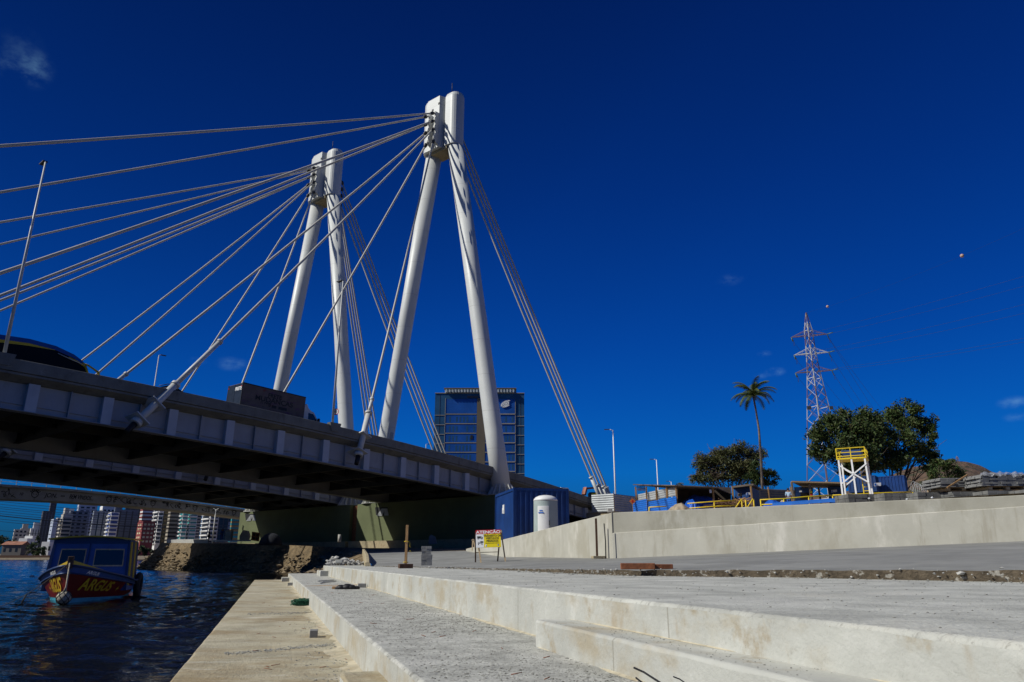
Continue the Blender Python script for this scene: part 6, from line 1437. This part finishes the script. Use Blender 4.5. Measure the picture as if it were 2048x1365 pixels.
tree('shore_tree', 'dark bushy tree between the red roof and the boat cabin', PZ(70, 490, 2), [cl(66, 1098, 495, 12*kk, 11*kk), cl(80, 1104, 493, 12*kk, 9*kk), cl(74, 1081, 500, 6*kk, 8*kk)], 1300, .8, 'leaf_far', .3, .5, 'trees on the far shore')
tree('shore_tree', 'green tree at the foot of the white balcony tower, beside the stone bank', PZ(290, 440, 2), [cl(282, 1102, 440, 10*kk, 8*kk), cl(297, 1105, 445, 9*kk, 7*kk)], 900, .8, 'leaf_far', .3, .5, 'trees on the far shore')

# ---------------------------------------------------------------- glass office tower
Dt = 300; ot = thing('office_tower', 'blue glass office tower with a white curved emblem, behind the nearer mast leg', 'office building', PZ(957, Dt, 6))
OX = lambda px: P(px, 900, Dt).x
ZT = lambda py: zp(py, Dt) if False else P(957, py, Dt).z
xl, xr = OX(867), OX(1049); mid = (xl+xr)/2; ztop = ZT(787)
M['of_side'] = mat('slate_glass_cladding', (.028, .085, .165), .25, .15, .15); M['of_blue'] = mat('deep_blue_glass', (.018, .085, .33), .12, .2, .12, stains=[((.05, .10, .24), .22, .55, .72, .6)]); M['of_stone'] = mat('brown_stone_cladding', (.13, .105, .075), .7, .1, .2); M['of_trim'] = mat('pale_floor_trim', (.30, .28, .25), .6, .05, 1.)
M['of_crown'] = mat('pale_crown_metal', (.50, .54, .54), .5, .05, .3)
def obox(px0, px1, py0, py1, y0, y1, name, m, par=ot): mb = MB(); a, b = OX(px0), OX(px1); mb.hull8([Vector((x, Dt+y, z)) for z in (ZT(py1), ZT(py0)) for x, y in ((a, y0), (b, y0), (b, y1), (a, y1))]); return mb.build(name, m, par)
obox(867, 1049, 787, 1090, 0, 30, 'body', M['of_side'])
fl = [797.5, 829]+[829+19.1*k for k in range(1, 9)]
for k in range(len(fl)-1):
    for nm, x0, x1 in (('window_band', 889, 952.6), ('window_band', 970, 1030)):
        wb = obox(x0, x1, fl[k]+1.3, fl[k+1]-1.3, -.25, .1, nm, M['of_blue'])
        if k:
            for j in range(8):
                if rng.random() < .75: xx = x0+(x1-x0)*(.12+.11*j); obox(xx, xx+3.6, fl[k]+5, fl[k]+16, -.27, -.252, 'blind', M['of_side'], wb)
    if k:
        obox(888, 952.6, fl[k]-.8, fl[k]+.7, -.4, .1, 'floor_trim', M['of_trim']); obox(970, 1030.6, fl[k]-1.0, fl[k]+1.0, -.5, .1, 'floor_trim', M['of_trim'])
        obox(867.2, 887.6, fl[k]+1.5, fl[k]+2.6, -.2, .1, 'floor_trim', M['of_trim']); obox(1031.4, 1048.8, fl[k]+3.5, fl[k]+4.6, -.2, .1, 'floor_trim', M['of_trim'])
obox(952.8, 969.8, 797, 1090, -.4, .1, 'stone_strip', M['of_stone'])
obox(888, 889, 797, 1090, -.4, .1, 'vertical_trim', M['of_trim']); obox(1030.2, 1031.2, 803, 1090, -.4, .1, 'vertical_trim', M['of_trim'])
for x in (877, 1041): obox(x, x+.2, 789, 1090, -.1, .1, 'mullion', M['of_stone'])
obox(886, 1031, 777, 783.5, 2.0, 20, 'crown', M['of_crown']); obox(884, 1033, 775.5, 777, .5, 21, 'crown_roof', M['of_stone'])
for k in range(23): x = 889+k*6.2; obox(x, x+2.6, 781, 786.5, -1.8, 2.2, 'crown_bracket', M['of_crown'])
obox(866.5, 1049.5, 786.2, 787.4, -.3, 30, 'coping', M['of_trim'])
for k in range(9): x = 933+k*2.6; obox(x, x+1.2, 792.5, 796.5, -.3, .1, 'louvre', M['of_stone'])
mb = MB(); ex0, ez0 = OX(1012), ZT(808.5); er = .52
def ell(rx, rz, cx=0, cz=0, ang=.55, t0=0, t1=6.283, n=40): return [Vector((ex0+cx+rx*math.cos(t)*math.cos(ang)-rz*math.sin(t)*math.sin(ang), Dt, ez0+cz+rx*math.cos(t)*math.sin(ang)+rz*math.sin(t)*math.cos(ang))) for t in np.linspace(t0, t1, n)]
def ring_(o, i_, y, th, m, nm):
    mb = MB(); n = len(o)
    for a, b in zip(o, i_): mb.v += [a+Vector((0, y, 0)), b+Vector((0, y, 0)), b+Vector((0, y+th, 0)), a+Vector((0, y+th, 0))]
    for k in range(n-1):
        for j in range(4): p, q = 4*k+j, 4*k+(j+1) % 4; mb.face((p, q, q+4, p+4))
    return mb.build(nm, m, ot)
g_ = .213                                  # metres for each picture pixel at the tower
ring_(ell(6.6*g_, 4.3*g_), ell(3.9*g_, 2.6*g_), -.6, .2, M['white'], 'emblem'); ring_(ell(2.9*g_, 1.9*g_), ell(.05, .05), -.6, .2, M['white'], 'emblem')
ring_(ell(11.5*g_, 6.2*g_, 0, 0, .45, .35, 3.3), ell(7.7*g_, 4.6*g_, 0, 0, .5, .35, 3.3), -.6, .2, M['white'], 'emblem'); ring_(ell(11.5*g_, 6.2*g_, 0, 0, .45, 3.5, 5.2), ell(7.7*g_, 4.6*g_, 0, 0, .5, 3.5, 5.2), -.6, .2, M['white'], 'emblem')
obox(940.5, 945, 871, 879, -.45, -.26, 'open_window', M['black'])

# ---------------------------------------------------------------- things on the bank under the decks
def slab(p, th, name, m, label, cat): mb = MB(); mb.hull8(p+[q+Vector((0, 0, th)) for q in p]); return tag(mb.build(name, m), label, cat)
slab([P(333, 1088, 107), P(416, 1087.5, 98), P(416, 1087, 101), P(333, 1087, 110)], .55, 'concrete_capping', M['paver_light'], 'pale concrete capping along the top of the stone bank', 'capping')
slab([P(424, 1083.5, 97), P(502, 1083, 93), P(502, 1082.5, 98), P(424, 1083, 102)], .18, 'concrete_slab', M['white_p'], 'thin white concrete slab edge on the shaded bank by the green pier', 'slab')
g_at = lambda px, D, py: P(px, py, D)
person(g_at(442, 100, 1083), 1.75, .6, 'worker in blue overalls and blue helmet on the white slab', M['overall'], M['overall'], M['helmet'], 'work')
person(g_at(416, 100, 1086), 1.75, 2.2, 'dark clothed person beside the twin lamp post on the bank', M['dark_cloth'], M['dark_cloth'])
q = g_at(457, 99, 1082); r = thing('grey_cabinet', 'small pale grey cabinet next to the worker in blue', 'cabinet', q)
mb = MB(); mb.box((0, 0, .75), (.85, .7, 1.3)); mb.build('body', M['paver_light'], r, False, .08)
mb = MB(); mb.box((0, -.36, .9), (.6, .03, .5)); mb.build('door', M['metal'], r, False)
for sx in (-.3, .3): mb = MB(); mb.box((sx, 0, .05), (.12, .6, .12)); mb.build('foot', M['dark_metal'], r, False)
q = g_at(424, 112, 1087); lamp(q, P(421, 1019, 112).z-q.z, Vector((1, .2, 0)), .45, 'white twin-armed lamp post on the river bank before the towers', .09, 'white', True)
mb = MB(); c = g_at(486, 92, 1081.5); mb.prism([c+Vector((x, 0, z)) for x, z in ((-.45, 0), (.55, 0), (.72, .5), (.45, 1.15), (-.15, 1.25), (-.5, .55))], (.15, .12, 0)); tag(mb.build('leaning_board', M['beige']), 'pinkish beige broken board leaning before the green pier', 'board')
r = thing('orange_crate', 'tilted orange slatted crate beside the beige board under the far deck', 'crate', g_at(510, 88, 1081.5))
Mx = Matrix.Rotation(.35, 4, 'X') @ Matrix.Rotation(.15, 4, 'Y'); 
for x in (-.42, 0, .42): mb = MB(); mb.box((x, 0, .5), (.08, .1, 1.0), Mx); mb.build('frame_bar', M['orange'], r, False)
for z in (.05, .5, .95): mb = MB(); mb.box((0, -.08, z), (.95, .06, .10), Mx); mb.build('slat', M['orange'], r, False)
mb = MB(); mb.box((0, .1, .5), (.9, .04, .95), Mx); mb.build('back_panel', M['dark_wood'], r, False)
mb = MB(); c = g_at(541, 84, 1089); mb.lathe([(1.3*math.cos(a), 1.35*math.sin(a)) for a in np.linspace(0, 1.5, 8)], 14, c-Vector((0, 0, .1))); tag(mb.build('dome_tent', M['dark_cloth']), 'black dome shaped tent in the shade under the far deck', 'tent')
mb = MB(); c = g_at(679, 86, 1081); mb.tube([c-Vector((0, 0, .2)), c+Vector((0, 0, .65))], .2, 10); tag(mb.build('short_pipe', M['paver_light']), 'short pale pipe stub on the pier footing', 'pipe')
mb = MB(); mb.prism([P(x, y, 70) for x, y in ((857, 1088), (858, 1074), (862, 1070), (870, 1074), (874, 1088))], (0, .3, 0)); tag(mb.build('grey_slab', M['sheet_dark']), 'dim grey upright slab in the shade under the nearer deck', 'slab')

# ---------------------------------------------------------------- the wooden boat
bang = math.radians(18); bow = G(131, 1206, 0)
boat = thing('wooden_boat', 'red and blue wooden boat named ARGUS with a yellow roofed cabin', 'boat', bow, bang)   # local +y runs from bow to stern
LB = 7.2; BS = .92; boat.scale = (BS, BS, BS)
def half_w(f, z):                          # hull half breadth; z 0 water, 1 gunwale
    top = 1.84*min(1, (f/.42))**.55*(1-.10*max(0, (f-.6)/.4)); bot = 1.42*min(1, (f/.5))**.85*(1-.18*max(0, (f-.6)/.4))
    return bot+(top-bot)*z
def sheer(f): return 1.50-.74*min(1, f/.55)**.8+.10*max(0, f-.6)
ZL = [-.25, 0, .12, .135, .55, .78, .80, 1.0]; ST_ = [0, .02, .06, .12, .2, .3, .4, .5, .6, .75, .9, 1]
def hp(f, zn, sgn): z = zn*sheer(f) if zn > 0 else zn; y = f*LB-.35*max(0, zn)*(1-f)**3; return Vector((sgn*(half_w(f, max(0, zn))+.03*(f > 0)), y, z))
for sgn in (-1, 1): pass
mb = MB(); n = len(ZL)
for sgn in (-1, 1):
    k0 = len(mb.v)
    for f in ST_: mb.v += [hp(f, z, sgn) for z in ZL]
    for i in range(len(ST_)-1):
        for j in range(n-1):
            a = k0+i*n+j; q = (a, a+n, a+n+1, a+1); mb.face(q if sgn > 0 else q[::-1], True, 1 if j <= 1 else (0 if j < 5 else (2 if j >= 5 else 0)))
k = len(mb.v); mb.v += [hp(1, z, -1) for z in ZL]+[hp(1, z, 1) for z in ZL]; mb.face([k+i for i in range(n)]+[k+n+i for i in range(n-1, -1, -1)])
hull = mb.build('hull', [M['boat_red'], M['boat_cyan'], M['boat_blue']], boat, False)
mb = MB(); k0 = 0
for f in ST_: mb.v += [hp(f, .93, -1)*1.0, hp(f, .93, 1)*1.0]
for i in range(len(ST_)-1): mb.face((2*i, 2*i+1, 2*i+3, 2*i+2))
mb.build('deck', M['boat_navy'], boat, False)
for sgn in (-1, 1):
    mb = MB(); mb.tube([hp(f, 1.0, sgn)+Vector((sgn*.03, 0, 0)) for f in ST_], .055, 6); mb.build('gunwale', M['boat_navy'], boat, False)
    mb = MB(); mb.tube([hp(f, .795, sgn)+Vector((sgn*.035, 0, 0)) for f in ST_], .04, 6); mb.build('rubbing_strake', M['boat_navy'], boat, False)
mb = MB(); mb.box((0, -.30, sheer(0)+.12), (.2, .22, .5)); mb.build('bow_post', M['dark_wood'], boat, False, .02)
for sgn in (-1, 1):
    mb = MB(); mb.prism([Vector((sgn*.08, -.25, sheer(0)-.02)), Vector((sgn*.10, -.2, sheer(0)+.20)), Vector((sgn*.45, .25, sheer(.05)+.16)), Vector((sgn*1.05, 1.15, sheer(.16)+.06)), Vector((sgn*1.05, 1.15, sheer(.16)-.06))], (-sgn*.05, .03, 0)); mb.build('bow_board', M['boat_yellow'], boat, False)
# cabin
cy0, cy1, ct, cw0, cw1 = 3.0, 5.3, 2.60, 1.74, 1.60
cb_ = [(-cw0, cy0, .35), (cw0, cy0, .35), (cw0, cy1, .35), (-cw0, cy1, .35)]; ctp = [(-cw1, cy0+.22, ct), (cw1, cy0+.22, ct), (cw1, cy1, ct), (-cw1, cy1, ct)]
mb = MB(); mb.hull8(cb_+ctp); cabn = mb.build('cabin', M['boat_blue'], boat, False)
def on_front(u, v, d=0):                   # u -1..1 across, v 0..1 up the front wall
    a = Vector(cb_[0]).lerp(Vector(cb_[1]), (u+1)/2); b = Vector(ctp[0]).lerp(Vector(ctp[1]), (u+1)/2); return a.lerp(b, v)+Vector((0, -d, d*.09))
def fpatch(u0, u1, v0, v1, d0, d1, nm, m, par): mb = MB(); mb.hull8([on_front(u, v, d) for d in (d0, d1) for u, v in ((u0, v0), (u1, v0), (u1, v1), (u0, v1))]); return mb.build(nm, m, par, False)
for u0, u1 in ((-.74, -.14), (.12, .84)):
    wf = fpatch(u0, u1, .50, .80, .0, .03, 'window', M['dark_glass'], cabn)
    for q in ((u0-.02, u1+.02, .475, .50), (u0-.02, u1+.02, .80, .825), (u0-.02, u0, .50, .80), (u1, u1+.02, .50, .80)): fpatch(*q, .0, .045, 'frame', M['pale_wood'], wf)
fpatch(-.06, -.03, 0, 1, .0, .05, 'front_post', M['boat_navy'], cabn); fpatch(-1., -.93, 0, 1, 0, .04, 'corner_trim', M['boat_navy'], cabn); fpatch(.93, 1., 0, 1, 0, .04, 'corner_trim', M['boat_navy'], cabn); fpatch(-1, 1, .93, 1., .0, .06, 'header', M['boat_navy'], cabn)
for k in range(4):
    f0, f1 = k/4+.02, (k+1)/4-.02; mb = MB(); pb_ = [Vector(cb_[1]).lerp(Vector(cb_[2]), f) for f in (f0, f1)]; pt2 = [Vector(ctp[1]).lerp(Vector(ctp[2]), f) for f in (f0, f1)]; o_ = Vector((.03, 0, 0)); pp = [pb_[0].lerp(pt2[0], .10), pb_[1].lerp(pt2[1], .10), pb_[1].lerp(pt2[1], .97), pb_[0].lerp(pt2[0], .97)]; mb.hull8([p-o_ for p in pp]+[p+o_ for p in pp]); mb.build('side_panel', M['boat_yellow'] if k % 2 == 0 else M['boat_navy'], cabn, False)
mb = MB(); rings = []
for x in np.linspace(-1.78, 1.78, 9): z = ct+.14-.14*(x/1.78)**2; rings.append([Vector((x, cy0-.12, z)), Vector((x, cy1+.2, z)), Vector((x, cy1+.2, z+.06)), Vector((x, cy0-.12, z+.06))])
mb.sweep(rings); mb.build('roof', M['boat_yellow'], boat, False)
mb = MB(); mb.prism([Vector((x, cy0+.15, z)) for x, z in ((-1.5, ct-.02), (1.5, ct-.02), (1.2, ct+.08), (0, ct+.135), (-1.2, ct+.08))], (0, .05, 0)); mb.build('gable', M['boat_navy'], boat, False)
mb = MB(); mb.bar(on_front(-.86, .16, .12), on_front(-.80, .42, .12), .13, .04, (0, 1, 0)); mb.build('yellow_board', M['boat_yellow'], boat, False)
mb = MB(); mb.ball(on_front(-.9, .12, .15), .08, 6); mb.build('small_lamp', M['white'], boat, False)
# lettering along both bows, wrapped on the planking
def hull_text(body, f0, f1, z0, z1, sgn, m, lean=0.):
    cu = bpy.data.curves.new('t', 'FONT'); cu.body = body; cu.size = 1; cu.offset = .025; cu.shear = .25 if sgn > 0 else .1
    t = bpy.data.objects.new('t', cu); COL.objects.link(t); bpy.context.view_layer.update(); me = bpy.data.meshes.new_from_object(t.evaluated_get(bpy.context.evaluated_depsgraph_get())); bpy.data.objects.remove(t); bpy.data.curves.remove(cu)
    xs_ = [v.co.x for v in me.vertices]; ys_ = [v.co.y for v in me.vertices]; a, b, c_, d_ = min(xs_), max(xs_), min(ys_), max(ys_)
    for v in me.vertices:
        u, w_ = (v.co.x-a)/(b-a), (v.co.y-c_)/(d_-c_); f = f0+(f1-f0)*(u if sgn > 0 else 1-u); zn = z0+(z1-z0)*w_
        v.co = hp(max(.001, f), zn, sgn)+Vector((sgn*.035, -.012, 0))
    me.materials.clear(); me.materials.append(m); o = bpy.data.objects.new('lettering', me); COL.objects.link(o); o.parent = hull
M['boat_letter'] = mat('yellow_lettering', (.50, .34, .015), .5, .08, 6.)
hull_text('ARGUS', .02, .17, .30, .72, -1, M['boat_letter']); hull_text('ARGUS', .035, .30, .34, .72, 1, M['boat_letter'])
hull_text('ARGUS', .05, .11, .83, .93, -1, M['white']); hull_text('ARGUS', .05, .13, .83, .93, 1, M['white'])
for sgn, f in ((1, .36), (-1, .20)):
    mb = MB(); c = hp(f, .46, sgn)+Vector((sgn*.04, -.01, 0)); tx = (hp(f+.02, .46, sgn)-hp(f-.02, .46, sgn)).normalized(); tz = (hp(f, .6, sgn)-hp(f, .4, sgn)).normalized(); pp = []
    for k in range(8): r_ = .13 if k % 2 == 0 else .04; a = k*math.pi/4; pp.append(c+tx*(r_*math.cos(a))+tz*(r_*1.2*math.sin(a)))
    mb.prism(pp, (sgn*.006, 0, 0)); mb.build('star', M['boat_letter'], hull, False)
bw = lambda x, y, z: Matrix.Translation(bow) @ Matrix.Rotation(bang, 4, 'Z') @ (Vector((x, y, z))*BS)
# net float hanging at the bow, tyre at the stern, mooring line and its float
r = thing('net_float', 'pale round float in a rope net hanging at the boat bow', 'float', bw(0, -.45, .22))
fc = bw(.0, -.42, .22); mb = MB(); mb.ball(fc, .26, 14, (1, 1, .92)); mb.build('ball', M['rope'], r)
mb = MB()
for k in range(7):
    a0 = k*.9
    for s_ in (-1, 1): mb.tube([fc+Vector((.268*math.sin(t)*math.cos(a0+s_*t*.8), .268*math.sin(t)*math.sin(a0+s_*t*.8), .25*math.cos(t))) for t in np.linspace(.1, 3., 12)], .014, 4)
mb.build('net', M['black'], r)
mb = MB(); mb.tube([fc+Vector((0, 0, .24)), fc+Vector((.02, 0, .40)), bw(0, -.40, 1.6)], [.06, .03, .03], 6); mb.build('hanging_rope', M['rope'], r)
tc_ = bw(1.86, 5.4, .5); mb = MB()
for rr, y in ((.42, 0),):
    Mx = Matrix.Translation(tc_) @ Matrix.Rotation(bang, 4, 'Z') @ Matrix.Rotation(math.pi/2, 4, 'Y')
    pr = [(.42+.15*math.cos(t), .13*math.sin(t)) for t in np.linspace(0, 2*math.pi, 11)]; n_ = 22
    for i in range(n_):
        a = 2*math.pi*i/n_; mb.v += [Mx @ Vector((x*math.cos(a), x*math.sin(a), z)) for x, z in pr[:-1]]
    m_ = 10
    for i in range(n_):
        for j in range(m_): p, q = i*m_+j, i*m_+(j+1) % m_; p2, q2 = ((i+1) % n_)*m_+j, ((i+1) % n_)*m_+(j+1) % m_; mb.face((p, p2, q2, q), True)
tag(mb.build('tyre_fender', M['rubber']), 'black tyre fender hanging on the right side of the boat', 'tyre')
mb = MB(); e = P(-40, 1225, 25); s_ = bw(-.05, -.30, 1.62); mb.tube([s_.lerp(e, t)+Vector((0, 0, -.30*4*t*(1-t))) for t in np.linspace(0, 1, 20)], .013, 5)
k_ = s_.lerp(e, .5)+Vector((0, 0, -.3)); mb.tube([k_, k_+Vector((-.05, 0, -.12)), k_+Vector((-.12, 0, -.32))], .025, 5)
M['rope_dark'] = mat('wet_rope', (.09, .075, .055), .9, .25, 20.)
tag(mb.build('mooring_rope', M['rope_dark']), 'thin mooring rope running from the boat bow to the left edge', 'rope')
mb = MB(); mb.ball(G(64, 1153.5, .05), .16, 8, (1.2, 1, .8)); tag(mb.build('white_float', M['white']), 'small white float on the water left of the boat', 'float')
